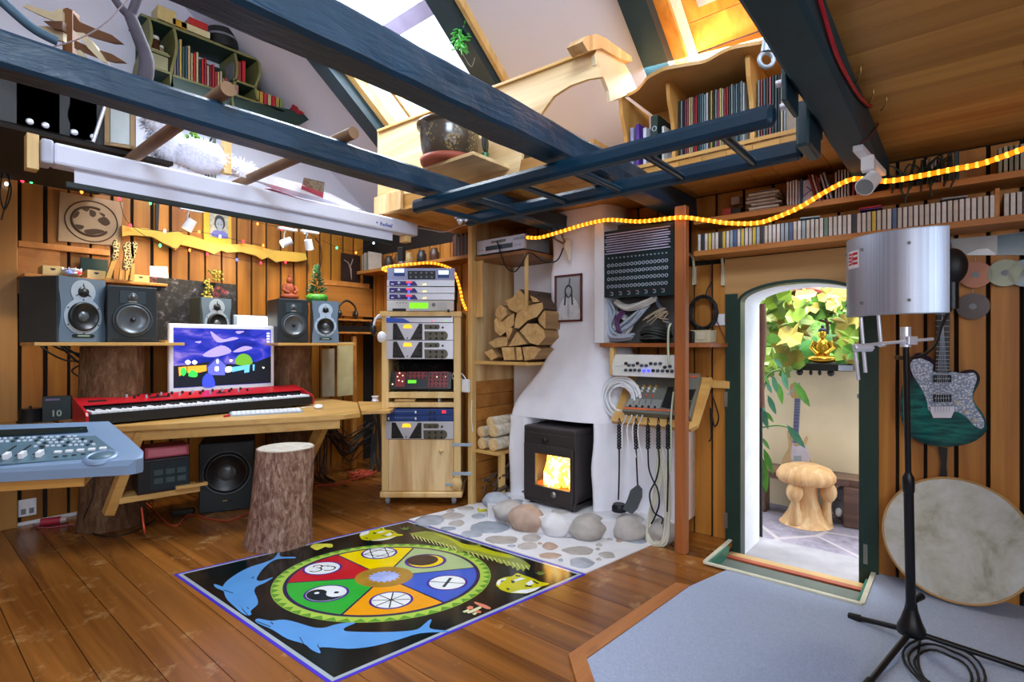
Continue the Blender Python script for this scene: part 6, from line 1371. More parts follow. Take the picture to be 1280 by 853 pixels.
# ================================================================ ladder lying flat under the beams
lad = thing('ladder', 'dark blue painted ladder hanging level under the beams at the loft edge', 'ladder', (2.0, 1.3, 1.9))
lr = []
for (a, b) in (((511, 260), (984, 141)), ((578, 274), (1008, 190))):
    p, q = onZ(*a, 1.90), onZ(*b, 1.90); x = (p.x+q.x)/2; p = V((x, 2.22, 1.9)); q = V((x, .445, 1.9)); lr.append(x)
    M().bar(p, q, .05, .075, bev=.022).build('rail', m_beam2 if 'm_beam2' in globals() else plain('ladder_blue', '#07283a', .28, var=.2, scale=4, bump=.15, bscale=60), lad)
for px, py in ((549, 259), (603, 247), (665, 233), (735, 215), (820, 197), (915, 174)):
    y = onZ(px, py, 1.9).y; M().cyl((lr[0], y, 1.885), (lr[1], y, 1.885), .015, seg=12).build('rung', plain('ladder_blue', '#07283a', .28), lad)
m = M(); c = onZ(576, 268, 1.9)
for i in range(14): m.ball(c+V((.02*sin(i*2.1), .05*(i/13-.5), .012*cos(i*1.7)-.03)), (.012, .01, .01), 8, 6)
m.build('twisted_foil', m_chrome, lad)
hb = thing('hinge_bracket', 'dark steel hinge plates with silver bolts fixing the ladder to the beam', 'hinge', (2.0, .42, 1.95))
X0, X1 = lr
M().bx(X0-.09, X0+.07, .395, .41, 1.90, 2.07, .004).build('plate', m_rafter, hb); M().bx(X1-.16, X1+.04, .395, .44, 1.86, 2.02, .01).build('block', m_rafter, hb); M().bx(X1+.06, X1+.1, .40, .44, 1.95, 1.99, .004).build('green_block', m_green, hb)
for x, z in ((X0-.02, 1.985), (X0+.03, 1.93), (X1-.1, 1.94)): M().cyl((x, .41, z), (x, .44, z), .011, seg=12).build('bolt', m_chrome, hb)
eb = thing('eye_bolt', 'big galvanised eye bolt beside the end of the loft bookcase', 'eye bolt', onD(958, 75, 1.95)); c = onD(958, 75, 1.95); M().ring(c, .026, .008, (-CH, -SH, 0)).build('eye', m_lt, eb); M().cyl(c+V((.0, 0, .03)), c+V((-.01, -.01, .12)), .02, .012, 12).build('shank', m_lt, eb)
# ================================================================ plywood parapet of the loft
par = thing('loft_parapet', 'fir plywood parapet with an arched cut-out along the loft edge', 'parapet', (2.3, 2.3, 2.2))
pp = [(472, 165.5), (560, 131), (630, 105), (742, 64), (752, 96), (735, 99), (712, 107), (692, 120), (679, 138), (665, 165), (653, 192), (647, 222), (600, 233), (472, 246)]
M().poly3([onX(x, y, 2.298) for x, y in pp], (.018, 0, 0)).build('panel', m_plyY, par)
a, b = onX(472, 165.5, 2.29), onX(742, 64, 2.29); M().bar(a+V((.01, 0, .008)), b+V((.01, 0, .008)), .035, .018, bev=.003).build('cap_rail', m_pineY, par)
a, b = onX(470, 246, 2.28), onX(470, 269, 2.28); M().bx(2.27, 2.297, 2.9, 3.2, ZL+.0, ZL+.13, .002).build('end_block', m_ply, par)
m = M(); q = [(746, 61), (743, 69), (745, 81), (754, 95), (761, 113), (763, 127), (797, 114), (788, 92), (775, 70), (766, 62)]
M().poly3([onY(x, y, 1.385) for x, y in q], (0, .02, 0)).build('end_bracket', plain('lit_birch_ply', '#e6d7b4', .5, var=.06), par)  # paler ply carries the light on this face in its colour
q = [(728, 52), (733, 45), (746, 42.5), (758, 48), (790, 71), (790, 77), (776, 74), (752, 60), (735, 64)]
M().poly3([onY(x, y, 1.37) for x, y in q], (0, .09, 0)).build('end_cap', m_ply, par)
solid('loft_rail', M().bx(3.0, 3.05, .4, 3.1, 2.3, 2.38), m_orange, 'brown timber rail at the back of the loft seen through the arch', 'rail')
# ---------------------------------------------------------------- bookcase on the loft
bc = thing('loft_bookcase', 'low birch plywood bookcase with wavy top on the loft above the ladder', 'bookcase', (2.8, .9, 2.12))
ZT = 2.52; fr_ = [onZ(720+x*.203, y*.203, ZT) for x, y in ((205, 630), (300, 602), (380, 560), (440, 490), (500, 455), (560, 430), (700, 405), (800, 385), (880, 340), (960, 305), (1060, 285), (1125, 275))]
e = fr_[-1]; sm = spline(fr_, 4)
M().poly3([V((p.x, p.y, ZT)) for p in sm]+[V((sm[-1].x, .42, ZT)), V((2.93, .42, ZT)), V((2.93, 1.38, ZT)), V((sm[0].x, 1.38, ZT))], (0, 0, .018)).build('top_board', plain('birch_ply', '#c79c5c', .5, var=.1, scale=5), bc)
m_up = wood('birch_upright', '#b5803c', '#d9ab63', 'Z', .5, 7, .05, False)
for px, w in ((779, .02), (838, .02), (937, .02)):
    y = onX(px, 160, 2.62).y
    q = [(2.655, 2.121), (2.665, 2.2), (2.645, 2.32), (2.6, 2.42), (2.585, 2.5), (2.6, ZT-.001), (2.92, ZT-.001), (2.92, 2.121)]
    M().prism(q, (0, y-w/2, 0), (1, 0, 0), (0, 0, 1), (0, w, 0)).build('upright', m_up, bc)
M().bx(2.92, 2.93, .42, 1.38, 2.121, ZT-.001).build('back', m_up, bc)
M().bx(2.64, 2.65, .42, 1.38, 2.1215, 2.14).build('front_strip', m_pineY, bc)
LC = ['#20242a', '#7a8a90', '#8a3a50', '#a04a58', '#c8b870', '#b0a890', '#8a3038', '#b02430', '#203a34', '#5a7078', '#8a9498', '#4a6068', '#6a8088', '#3a4a54', '#8a9aa0', '#c8d0d4', '#4a3a34', '#b8a040']
y0 = onX(848, 170, 2.68).y; y1 = onX(931, 170, 2.68).y; n = 30
for i in range(n):
    y = y0-(i+.5)*(y0-y1)/n; c = LC[(i*7//6) % len(LC)] if i > 9 else LC[[0, 1, 0, 2, 3, 4, 5, 6, 7, 8][i]]
    book('record', 'record sleeve, %s from left in the middle bay of the loft bookcase' % ordn(i+1), 'record', 'records in the loft bookcase', 2.68, y, (y0-y1)/n*.9, .31+.012*rnd.random(), .2, 2.1225, c)
y0 = onX(945, 170, 2.68).y; n = 10
for i in range(n): book('record', 'record sleeve, %s from the left in the right bay of the loft bookcase' % ordn(i+1), 'record', 'records in the right bay', 2.68, y0-.012-i*.0125, .011, .3, .2, 2.1225, LC[(i*5+1) % len(LC)])
for px, w, c, h, lab in ((790, .03, '#9a9ec8', .24, 'pale lilac binder at the left end of the loft bookcase'), (797, .026, '#5a3a9a', .25, 'purple binder in the loft bookcase'), (806, .028, '#c8ccdc', .22, 'white binder right of the purple one in the loft bookcase'), (818, .05, '#12302c', .27, 'dark green lever-arch file with finger ring in the loft bookcase'), (829, .02, '#c8c8cc', .2, 'white folder leaning right of the dark green file')):
    t = book('binder', lab, 'binder', 'binders in the loft bookcase', 2.66, onX(px, 160, 2.66).y, w*.8, h, .2, 2.1225, c)
    if 'ring' in lab: M().ring((-.001, 0, .2), .012, .003, (1, 0, 0), 16, 6).build('finger_ring', m_lt, t, True)
# ---------------------------------------------------------------- pot on its board
solid('pot_board', M().bx(2.0, 2.2965, 1.95, 2.46, 2.165, 2.185, .003), m_plyY, 'small plywood board on the parapet under the big flower pot', 'board')
po = thing('flower_pot', 'large brown glazed flower pot with pale blossom pattern beside the parapet', 'pot', (2.10, 2.235, 2.186))
M().lathe([(.0, .003), (.15, 0), (.165, .012), (.17, .035), (.155, .036), (.15, .015), (0, .014)], (0, 0, 0), (0, 0, 1), 36, cap=False).build('saucer', plain('terracotta', '#a8533a', .55), po, True)
t = NT('brown_glaze'); t.set(.18, 0, .7); v = t.coords(); vo = t.new('ShaderNodeTexVoronoi'); vo.inputs['Scale'].default_value = 60; t.link(v, vo.inputs['Vector']); k = t.ramp(vo.outputs['Distance'], [(.35, (1, 1, 1)), (.5, (0, 0, 0))]); b_ = t.ramp(t.noise(v, 8, 1), [(.45, (0, 0, 0)), (.5, (1, 1, 1))]); mm_ = t.mix(1.0, k, b_, 'MULTIPLY'); sx_ = t.new('ShaderNodeSeparateColor'); t.link(mm_, sx_.inputs[0]); t.col(t.mix(sx_.outputs[0], '#4a4135', '#8f7c54'))
M().lathe([(.12, .016), (.14, .03), (.162, .1), (.17, .17), (.166, .205), (.17, .212), (.186, .218), (.188, .232), (.178, .236), (.165, .232), (.16, .2), (0, .19)], (0, 0, 0), (0, 0, 1), 40, cap=False).build('pot', t.m, po, True)
m = M(); rn = random.Random(2)
for i in range(7): a = rn.uniform(0, 6.28); m.box((.06*cos(a), .06*sin(a), .235+.02*rn.random()), (.09, .03, .003), MX.Rotation(a, 3, 'Z') @ MX.Rotation(.5, 3, 'Y'))
m.build('foil_strips', m_lt, po, True)
q = onX(615, 217, 2.13); fd = thing('feather_plume', 'dark feather plume in a small green holder right of the flower pot', 'plume', (2.13, 1.985, 2.186))
M().cyl((0, 0, 0), (0, 0, .03), .02, seg=14).build('holder', plain('bottle_green', '#1f6a3a', .3), fd, True); m = M()
for i, (dx, dz) in enumerate(((-.03, .12), (0, .13), (.03, .11), (-.015, .1), (.02, .14))): m.ball((dx*.6, dx*.3, .03+dz*.5), (.017, .01, dz*.5), 10, 8)
m.build('feathers', plain('dark_feathers', '#1d2426', .5), fd, True); M().cyl((0, 0, .05), (0, .0, .2), .01, seg=8).build('stem', m_grey, fd, True)
rp2 = onD(575, 45, 3.3); hp2 = thing('hanging_plant', 'bright green spiky plant hanging on the rafter right of the skylight', 'plant', rp2); m = M(); rn = random.Random(9)
for i in range(60):
    a = V((rn.uniform(-.03, .03), rn.uniform(-.03, .03), rn.uniform(-.09, .08))); d = V((rn.uniform(-1, 1), rn.uniform(-1, 1), rn.uniform(-1, .5))).normalized()*.045; m.tube([a, a+d*.6, a+d], [.005, .006, .002], 5)
m.build('leaves', plain('neon_green_leaf', '#4fb84a', .5, var=.25), hp2, True); M().tube(spline([(.0, 0, -.08), (.03, -.02, -.14), (.06, -.04, -.18), (.08, -.05, -.12)], 5), .0025, 5).build('tendril', m_grey, hp2, True)
# ================================================================ projector screen
YSN = 3.0; sa, sb2 = onY(56, 185, YSN).x, onY(523, 288, YSN).x
scn = thing('projector_screen', 'long white roll-up projector screen hanging level across the left side', 'projector screen', ((sa+sb2)/2, YSN, 1.96))
m_scr = plain('screen_white', '#dfe2f2', .4, var=.02)
M().bx(sa+.03, sb2, YSN, YSN+.1, 1.955, 2.05, .012).build('case', m_scr, scn); M().bx(sa-.012, sa+.03, YSN-.006, YSN+.106, 1.95, 2.055, .01).build('end_cap', plain('grey_cap', '#b8bccc', .4), scn)
fa, fb = onY(95, 220, YSN).x, onY(494, 300, YSN).x
M().bx(fa, fb, YSN+.03, YSN+.036, 1.895, 1.957).build('fabric', m_scr, scn); M().bx(fa-.03, fb+.0, YSN+.025, YSN+.042, 1.868, 1.895, .004).build('weight_bar', plain('screen_black', '#14201f', .5), scn)
m = M(); p = onY(475, 279.5, YSN); text_mesh(m, 'Redleaf', (p.x, YSN-.001, p.z-.012), (1, 0, 0), (0, 0, 1), .034, 0, .0006); m.ball((p.x-.025, YSN-.001, p.z+.002), (.006, .001, .006), 8, 6); m.build('lettering', plain('blue_print', '#2340a0', .5), scn)
for x, lab in ((sa-.035, 'left'), (sb2-.1, 'right')):
    solid('screen_block', M().bx(x, x+.05, YSN+.02, YSN+.09, 1.905 if lab == 'right' else 1.93, 1.953 if lab == 'right' else 2.06, .003) if lab == 'right' else M().bx(x-.02, x+.02, YSN+.02, YSN+.09, 1.92, 2.07, .003), m_pine, 'small pine block at the %s end of the projector screen' % lab, 'block')
cable('thin white lead sagging from the screen end to the corner post', [onY(522, 285, 3.02), onD(540, 288, 4.0), onD(556, 290, 4.0), onD(575, 283, 4.0), onX(583, 281, 2.76)], .004, m_white)
# ---------------------------------------------------------------- round poles and what lies on them
for i, (px, py, lab) in enumerate(((264, 126.5, 'round wooden pole resting on the dark blue beam above the projector screen, left one'), (411, 180, 'round wooden pole resting on the dark blue beam near the red and white papers'))):
    p = onZ(px, py, 2.085); solid('round_pole', M().cyl((p.x, 2.0, 2.085), (p.x, 3.3, 2.09), .026, seg=16), plain('pole_wood', '#8a6a4c', .7, var=.2), lab, 'pole', 'round poles')
def on_poles(px, Y): return V((onY(px, 431, Y).x, Y, 2.126))
for px, w, lab in ((18, .3, 'plain black box added to darken the far left edge behind the screen'), (60, .26, 'black case with two small silver fittings behind the screen, left one'), (98, .12, 'narrow black case behind the screen, right of the wider one')):  # first box is added to keep the far left edge black
    p = on_poles(px, 3.25); t = thing('black_case', lab, 'case', p); M().bx(-w/2, w/2, -.1, .15, 0, .2, .01).build('shell', m_black, t, True)
    for x in (-.3, .3): M().ball((w*x, -.105, .03), (.014, .008, .014)).build('fitting', m_chrome, t, True)
p = on_poles(118, 3.2); t = thing('drum_case', 'round black drum with a silver rod behind the screen', 'drum', p); M().cyl((0, -.05, .11), (0, .2, .11), .11, seg=28).build('shell', m_black, t, True); M().cyl((-.02, -.07, .0), (.03, -.07, .2), .008, seg=8).build('rod', m_chrome, t, True)
p = on_poles(152, 3.17); t = thing('lantern', 'old brass lantern with a glass pane standing behind the screen', 'lantern', p, R(-20)); m_br = plain('old_brass', '#6e5638', .35, .6, .15)
for x in (-.05, .05): M().bx(x-.012, x+.012, -.06, -.04, 0, .2, .003).build('frame_bar', m_br, t, True)
M().bx(-.06, .06, -.06, .06, 0, .02, .004).build('base', m_br, t, True); M().lathe([(.07, 0), (.07, .015), (.05, .03), (.04, .06), (.0, .065)], (0, 0, .2), (0, 0, 1), 20).build('cap', m_br, t, True); M().bx(-.04, .04, -.05, -.046, .02, .2).build('pane', plain('pale_lantern_glass', '#b8c2c0', .2), t, True); M().bx(-.06, -.055, -.05, .06, .02, .2).build('side_plate', m_br, t, True)
# white plush animal
p = on_poles(215, 3.2); fur = NT('white_fur'); fur.set(.95, 0, .1); v = fur.coords(); fur.col(fur.ramp(fur.noise(v, 60, 4, .7), [(.3, '#dcdff0'), (.7, '#fbfbff')])); fur.b.inputs['Subsurface Weight'].default_value = 0
pd = thing('plush_dog', 'fluffy white plush dog lying behind the projector screen', 'soft toy', p)
def furball(m, c, r, seed, n=420):
    rn = random.Random(seed); m.ball(c, r, 20, 14, 0, None, .15, seed)
    for i in range(n):
        d = V((rn.gauss(0, 1), rn.gauss(0, 1), rn.gauss(0, 1))).normalized(); a = V(c)+V((d.x*r[0], d.y*r[1], d.z*r[2]))*.96; t = (d+V((rn.uniform(-.5, .5), rn.uniform(-.5, .5), rn.uniform(-.7, .2)))).normalized(); s = t.orthogonal().normalized()*.004
        m.add([a-s, a+s, a+t*.035], [(0, 1, 2)], 0)
m = M(); furball(m, (.14, 0, .08), (.17, .1, .085), 1); furball(m, (-.03, -.01, .10), (.075, .07, .10), 2); furball(m, (.36, .02, .07), (.08, .06, .05), 4, 200); m.build('body', fur.m, pd, True)
m = M(); furball(m, (-.07, -.03, .2), (.07, .07, .085), 3); m.build('head', fur.m, pd, True)
M().ball((-.085, -.10, .18), (.013, .008, .01)).build('nose', m_black, pd, True)
for x in (-.11, -.04): M().ball((x, -.09, .22), (.008, .005, .008)).build('eye', m_black, pd, True)
# back things seen under the beam: small shelf with green, papers
t = thing('back_shelf', 'dark little shelf with pale edge and green leaves behind the plush dog', 'shelf', onY(232, 185, 4.55)); a, b = onY(205, 178, 4.55), onY(262, 192, 4.55)
M().bx(a.x, b.x, 4.5, 4.645, b.z-.02, b.z+.0, .002).build('board', plain('pale_edge', '#c8c4b4', .5), t); M().bx(b.x, b.x+.03, 4.5, 4.645, b.z-.25, b.z+.12).build('side', m_green, t)
rn = random.Random(5); m = M()
for i in range(30): m.ball((rn.uniform(a.x, b.x-.05), 4.55+rn.uniform(-.04, .04), b.z+.03+.08*rn.random()), (.03, .03, .012), 8, 5, 0, R(rn.uniform(0, 180)))
m.build('leaves', plain('fresh_green', '#7fc03c', .5, var=.3), t)
t = thing('papers', 'loose red and white papers draped over the projector screen case', 'papers', onY(370, 222, 3.05))
def sheet(nm, pts, mat, Y, zc): 
    m = M(); P = [onY(x, y, Y+.08*i/len(pts)) for i, (x, y) in enumerate(pts)]; m.poly3(P, (0, .003, .0)); m.build(nm, mat, t)
sheet('white_sheet', [(300, 220), (332, 218), (372, 228), (415, 243), (452, 262), (418, 258), (380, 250), (340, 236)], plain('paper_white', '#eceaf4', .6), 2.99, 0)
sheet('red_edge', [(340, 236), (380, 250), (418, 258), (450, 263), (436, 264), (396, 259), (362, 250), (330, 236)], plain('red_paper', '#b8455a', .6), 2.985, 0)
sheet('patterned_sheet', [(380, 222), (406, 228), (404, 247), (376, 240)], plain('speckled_paper', '#8a7f6a', .6, var=.4, scale=60), 2.98, 0)
sheet('pink_sheet', [(378, 232), (404, 241), (404, 248), (375, 240)], plain('pink_paper', '#d85a6a', .6), 2.975, 0)
p = onY(283, 215, 3.15); solid('pine_prop', M().bx(p.x-.02, p.x+.02, 3.13, 3.17, 2.128, 2.32, .002), m_pine, 'short pale post standing behind the screen between dog and papers', 'post')
# ================================================================ dead branch, carved wooden bird mobile at top left
t = thing('dead_branch', 'grey forked dead branch rising from the beam at top left', 'branch', onD(178, 108, 2.2)); m_gb = plain('grey_branch', '#504b56', .85, var=.3, bump=.5)
D_ = 2.25; m = M(); B_ = lambda x, y: onD(x, y, D_)
pts = spline([B_(178, 112), B_(183, 88), B_(182, 70), B_(174, 48), B_(165, 25), B_(162, 18)], 5); m.tube(pts, [.03-.008*i/(len(pts)-1) for i in range(len(pts))], 12); pts = spline([B_(164, 22), B_(152, 10), B_(140, -8), B_(132, -25)], 5); m.tube(pts, .017, 10); pts = spline([B_(163, 22), B_(168, 8), B_(174, -8), B_(180, -25)], 5); m.tube(pts, .018, 10); m.build('wood', m_gb, t)
cable('thin pale string stretched from beam to branch at top left', [onD(62, 60, 2.2), onD(100, 48, 2.2), onD(130, 30, 2.2), onD(150, 10, 2.2), onD(162, -3, 2.2)], .003, plain('pale_string', '#a89aa0', .6), 'string', 'string')
t = thing('carved_bird', 'hanging brown and cream wooden bird with spread blade wings at top left', 'mobile', onD(88, 40, 2.4)); Wd = lambda x, y, d=2.4: onD(x*.25, y*.25, d)
thv = V((CH, SH, 0))*.02
for i, (q, c) in enumerate((([(315, 45), (335, 38), (362, 50), (362, 265), (340, 275), (312, 250)], '#7a4e28'), ([(110, 30), (135, 22), (260, 60), (300, 40), (312, 60), (312, 120), (260, 100), (180, 65)], '#d2c09a'), ([(365, 65), (400, 110), (470, 140), (560, 175), (608, 212), (560, 210), (470, 185), (365, 150)], '#6a4426'), ([(370, 200), (450, 235), (560, 270), (622, 308), (560, 305), (470, 280), (372, 240)], '#6e4828'), ([(380, 160), (420, 165), (470, 220), (535, 315), (500, 300), (440, 240)], '#d8cba8'), ([(180, 130), (240, 130), (315, 160), (315, 205), (250, 190), (200, 165)], '#b8a684'), ([(375, 250), (400, 250), (435, 298), (400, 290)], '#cfc2a0'), ([(215, 105), (312, 105), (312, 150), (260, 140)], '#5e3c22'))):
    M().poly3([Wd(x, y, 2.4-.012*i) for x, y in q], thv*(1 if i else 2)).build('body' if i == 0 else 'wing_blade', plain('carved_'+c[1:], c, .6, var=.12), t)
t = thing('blue_pipe', 'blurry dark blue curved pipe crossing the top left corner', 'pipe', onD(20, 20, 2.0)); M().tube(spline([onD(-10, -10, 2.0), onD(20, 18, 2.05), onD(45, 38, 2.1), onD(72, 52, 2.15)], 5), .018, 10).build('tube', plain('dull_blue', '#3a5a70', .5), t)
cable('pale lead hanging against the dark cases at the left edge', [onD(25, 112, 2.5), onD(18, 132, 2.5), onD(0, 150, 2.5), onD(-12, 158, 2.5)], .004, plain('pale_string', '#a89aa0', .6))
# ================================================================ green shelf on the gable
YG = 4.38
gsf = thing('gable_shelf', 'dark green curvy wall shelf with olive edges high on the white gable', 'shelf', onY(290, 90, YG)); G4 = lambda x, y, Y=YG: onY(x*.25, y*.25, Y)
m_gs = plain('shelf_green', '#1c3a34', .5); m_ol = plain('olive_edge', '#7a7a48', .5)
def gboard(nm, p, q, th=.018):
    a, b = G4(*p), G4(*q); m = M(); m.prism([(a.x, a.z), (b.x, b.z), (b.x, b.z-th), (a.x, a.z-th)], (0, YG+.004, 0), (1, 0, 0), (0, 0, 1), (0, YL+.015-YG, 0)); o = m.build(nm, m_gs, gsf)
    m = M(); m.prism([(a.x, a.z), (b.x, b.z), (b.x, b.z-th), (a.x, a.z-th)], (0, YG, 0), (1, 0, 0), (0, 0, 1), (0, .004, 0)); m.build('edge', m_ol, o); return (a.z+b.z)/2
zt_ = gboard('board', (705, 65), (1560, 400)); a, b = G4(705, 65), G4(1560, 400)
def lvl(p, q, Y=YG):
    a, b = G4(*p, Y), G4(*q, Y); return a.x, b.x, (a.z+b.z)/2
def hboard(p, q, nm='board', th=.016):
    x0, x1, z = lvl(p, q); m = M(); m.bx(x0, x1, YG+.004, YL+.015, z-th, z); o = m.build(nm, m_gs, gsf); M().bx(x0, x1, YG, YG+.004, z-th, z).build('edge', m_ol, o); return x0, x1, z
b1 = hboard((860, 370), (1160, 470)); b2 = hboard((745, 235), (850, 280)); b3 = hboard((740, 318), (850, 365)); b4 = hboard((1165, 480), (1420, 540)); b5 = hboard((1165, 395), (1280, 430))
for px, y0_, y1_ in ((745, 90, 400), (870, 140, 470), (1175, 265, 560), (1290, 300, 500)):
    a, b = G4(px, y0_), G4(px, y1_); q = [(a.x+.018*sin(3.14*2*k/10), a.z+(b.z-a.z)*k/10) for k in range(11)]
    M().prism([(x-.009, z) for x, z in q]+[(x+.009, z) for x, z in q[::-1]], (0, YG, 0), (1, 0, 0), (0, 0, 1), (0, YL+.015-YG, 0)).build('upright', m_ol, gsf)
a, b = G4(700, 60), G4(1420, 620); M().bx(G4(740, 100).x, G4(1440, 500).x, YL-.0, YL+.018, b1[2]-.16, b1[2]+.3).build('back', m_gs, gsf)
for q in ([(860, 380), (1160, 478), (1140, 545), (1000, 500), (850, 455)], [(1165, 490), (1440, 545), (1560, 590), (1500, 625), (1400, 625), (1180, 580)]):
    M().poly3([G4(x, y) for x, y in q], (0, .016, 0)).build('apron', m_gs, gsf)
GB = ['#8a7a78', '#4a5a78', '#c8a858', '#2a5a4a', '#3a5070', '#c8b078', '#b8a070', '#b8242c', '#c8b888', '#1c2c30', '#c02a30', '#a82028', '#b8a898', '#702028', '#c02830', '#a83038', '#c0a868', '#b8b0a0', '#a88a70', '#b04840']
x0, x1, z = b1; x0 = G4(868, 370).x; n = 20
for i in range(n):
    h = .27-.16*i/n*(1.0 if i < 16 else 1.05)+.02*(i % 3); book('book', '%s book, %s from left in the gable shelf long row' % ({'b': 'red'}.get(GB[i][1], 'coloured') if GB[i][1] in 'abc' and GB[i][3] in '0123' and GB[i] not in ('#c8a858',) else 'coloured', ordn(i+1)), 'book', 'books on the gable shelf', x0+.012+(i+.5)*(x1-x0-.03)/n, YG+.04, (x1-x0-.03)/n*.88, h, .14, z+.001, GB[i], 'X')
x0, x1, z = b5
for i, (c, l) in enumerate((('#8a8a90', 'grey'), ('#9a4040', 'dull red'), ('#c82a30', 'bright red leaning'))): book('book', l+' book in the small right-hand bay of the gable shelf', 'book', 'books on the gable shelf', x0+.03+.035*i, YG+.04, .028, .15+.02*i, .14, z+.001, c, 'X')
x0, x1, z = b4
for i in range(7): c = ['#c8b060', '#c89a40', '#b83038', '#c8b888', '#c02a30', '#b8a050', '#8a9a60'][i]; book('book', 'small book, %s from left in the low right-end row of the gable shelf' % ordn(i+1), 'book', 'small books at the right end', G4(1285, 480).x+.02+.034*i, YG+.04, .03, .11, .12, z+.001, c, 'X')
for (x, y, r, h, c, lab) in ((772, 225, .035, .13, '#4a2a18', 'brown glass jar with pale lid on the gable shelf'), (805, 240, .02, .08, '#8a7a68', 'small grey bottle beside the brown jar on the gable shelf')):
    p = G4(x, y, YG+.08); t = thing('jar', lab, 'jar', (p.x, YG+.08, b2[2]+.001)); M().lathe([(r, 0), (r, h*.75), (r*.8, h*.8), (r*.8, h*.82)], (0, 0, 0), (0, 0, 1), 18).build('glass', plain('jar_'+c[1:], c, .2), t, True); M().cyl((0, 0, h*.82), (0, 0, h), r*.85, seg=18).build('lid', m_cream, t, True)
solid('cream_box', M().bx(G4(752, 300).x, G4(846, 300).x, YG+.02, YG+.2, b3[2]+.001, b3[2]+.14, .003), plain('olive_cream_box', '#9a9a78', .6), 'pale olive box in the lower left bay of the gable shelf', 'box')
solid('red_tin', M().cyl((G4(1190, 470).x, YG+.08, b4[2]+.001), (G4(1190, 470).x, YG+.08, b4[2]+.1), .035, seg=16), plain('red_white_tin', '#b08a88', .5, var=.5, scale=40), 'small red and white tin under the right-hand bay of the gable shelf', 'tin')
# top of the gable shelf follows its sloping front board
def ontop(x): a, b = G4(705, 65), G4(1560, 400); X = G4(x, 150).x; return X, a.z+(b.z-a.z)*(X-a.x)/(b.x-a.x)
for x, w, h, c, lab in ((840, .12, .1, '#c8b478', 'pale yellow jumble box on top of the gable shelf'), (905, .1, .05, '#c89a28', 'yellow box on top of the gable shelf'), (985, .2, .05, '#d8cfa0', 'cream box under the red box on the gable shelf'), (1005, .13, .055, '#b82820', 'red box on top of the cream box on the gable shelf')):
    X, z = ontop(x); z += .02+(.052 if 'red box on top' in lab else 0); X = ontop(985)[0]+.02 if 'red box on top' in lab else X; z = ontop(985)[1]+.072 if 'red box on top' in lab else z
    solid('storage_box', M().bx(X-w/2, X+w/2, YG+.02, YG+.16, z, z+h, .004), spine(c), lab, 'box')
X, z = ontop(1145); t = thing('round_tin', 'round black tin with a pale band on top of the gable shelf', 'tin', (X, YG+.13, z+.02)); M().cyl((0, 0, 0), (0, 0, .14), .115, seg=32).build('tin', m_black, t, True); M().cyl((0, 0, .08), (0, 0, .095), .1165, seg=32).build('band', m_grey, t, True)
X = G4(1500, 560).x; t = thing('red_cloth', 'crumpled red cloth at the right tip of the gable shelf', 'cloth', (X, YG+.05, G4(1520, 590).z)); M().ball((0, 0, .05), (.06, .05, .05), 16, 10, 0, None, .7, 3).build('cloth', plain('crimson_cloth', '#9a1c2a', .8), t, True)
t = solid('print', M().bx(onY(372, 165, YL).x, onY(402, 175, YL).x, YL-.004, YL-.001, onY(385, 185, YL).z, onY(385, 155, YL).z), plain('grey_print', '#a8acb8', .6, var=.15, scale=12), 'pale grey print leaning at the wall under the gable shelf tip', 'print')
solid('curtain_peg', M().cyl(onY(388, 88, 4.6), onY(400, 82, 4.5), .014, seg=10), m_pine, 'short pale wooden peg sticking out of the white gable', 'peg')
# ================================================================ left wall: things hung on it and standing on its ledge
W0 = lambda x, y, Y=YL-.012: onY(x, y, Y)
A1 = lambda x, y, Y=YL-.012: onY(x*.1875, 200+y*.1875, Y)
A2 = lambda x, y, Y=YL-.012: onY(220+x*.1875, 220+y*.1875, Y)
A3 = lambda x, y, Y=YL-.012: onY(x*.1875, 340+y*.1875, Y)
A4 = lambda x, y, Y=YL-.012: onY(220+x*.1875, 340+y*.1875, Y)
def wallpoly(name, mat, pts, parent, Y=YL-.012, th=.002): return M().poly3([V((p.x, Y, p.z)) for p in pts], (0, -th, 0)).build(name, mat, parent)
po_ = thing('cloth_poster', 'grey-brown cloth poster with a circled animal drawing on the left wall', 'poster', W0(114, 300))
wallpoly('cloth', plain('mauve_cloth', '#a3896c', .9, var=.08), [A1(398, 210), A1(820, 285), A1(800, 575), A1(388, 540)], po_)
cx, cy = 608, 410; m = M()
m.tube([A1(cx+175*cos(2*pi*i/40), cy+135*sin(2*pi*i/40)+.12*175*cos(2*pi*i/40), YL-.015) for i in range(40)], .004, 6, 0, True); m.tube([A1(cx+130*cos(2*pi*i/40), cy+95*sin(2*pi*i/40)+.12*130*cos(2*pi*i/40), YL-.015) for i in range(4, 34)], .008, 6)
for q in ([(490, 390), (500, 350), (530, 345), (520, 375)], [(600, 330), (640, 350), (630, 380), (600, 370)], [(650, 400), (700, 380), (735, 420), (700, 440)], [(500, 430), (560, 440), (540, 465), (490, 450)], [(560, 470), (640, 460), (700, 480), (600, 500)], [(545, 325), (600, 318), (580, 345)], [(660, 350), (700, 365), (690, 380)]):
    m.poly3([A1(x, y, YL-.0145) for x, y in sp2(q, 3)], (0, -.001, 0))
m.build('drawing', plain('sepia_ink', '#4a3524', .9), po_)
dw = thing('driftwood_board', 'long golden board with ragged lower edge hung across the left wall', 'board', W0(260, 305))
up = [A1(805, 440), A1(860, 455), A1(960, 460), A1(1090, 490), A1(1180, 482)]+[A2(x, y) for x, y in ((40, 395), (100, 405), (200, 440), (280, 460), (380, 460), (440, 455), (500, 465), (560, 480), (640, 500), (760, 510), (850, 520))]
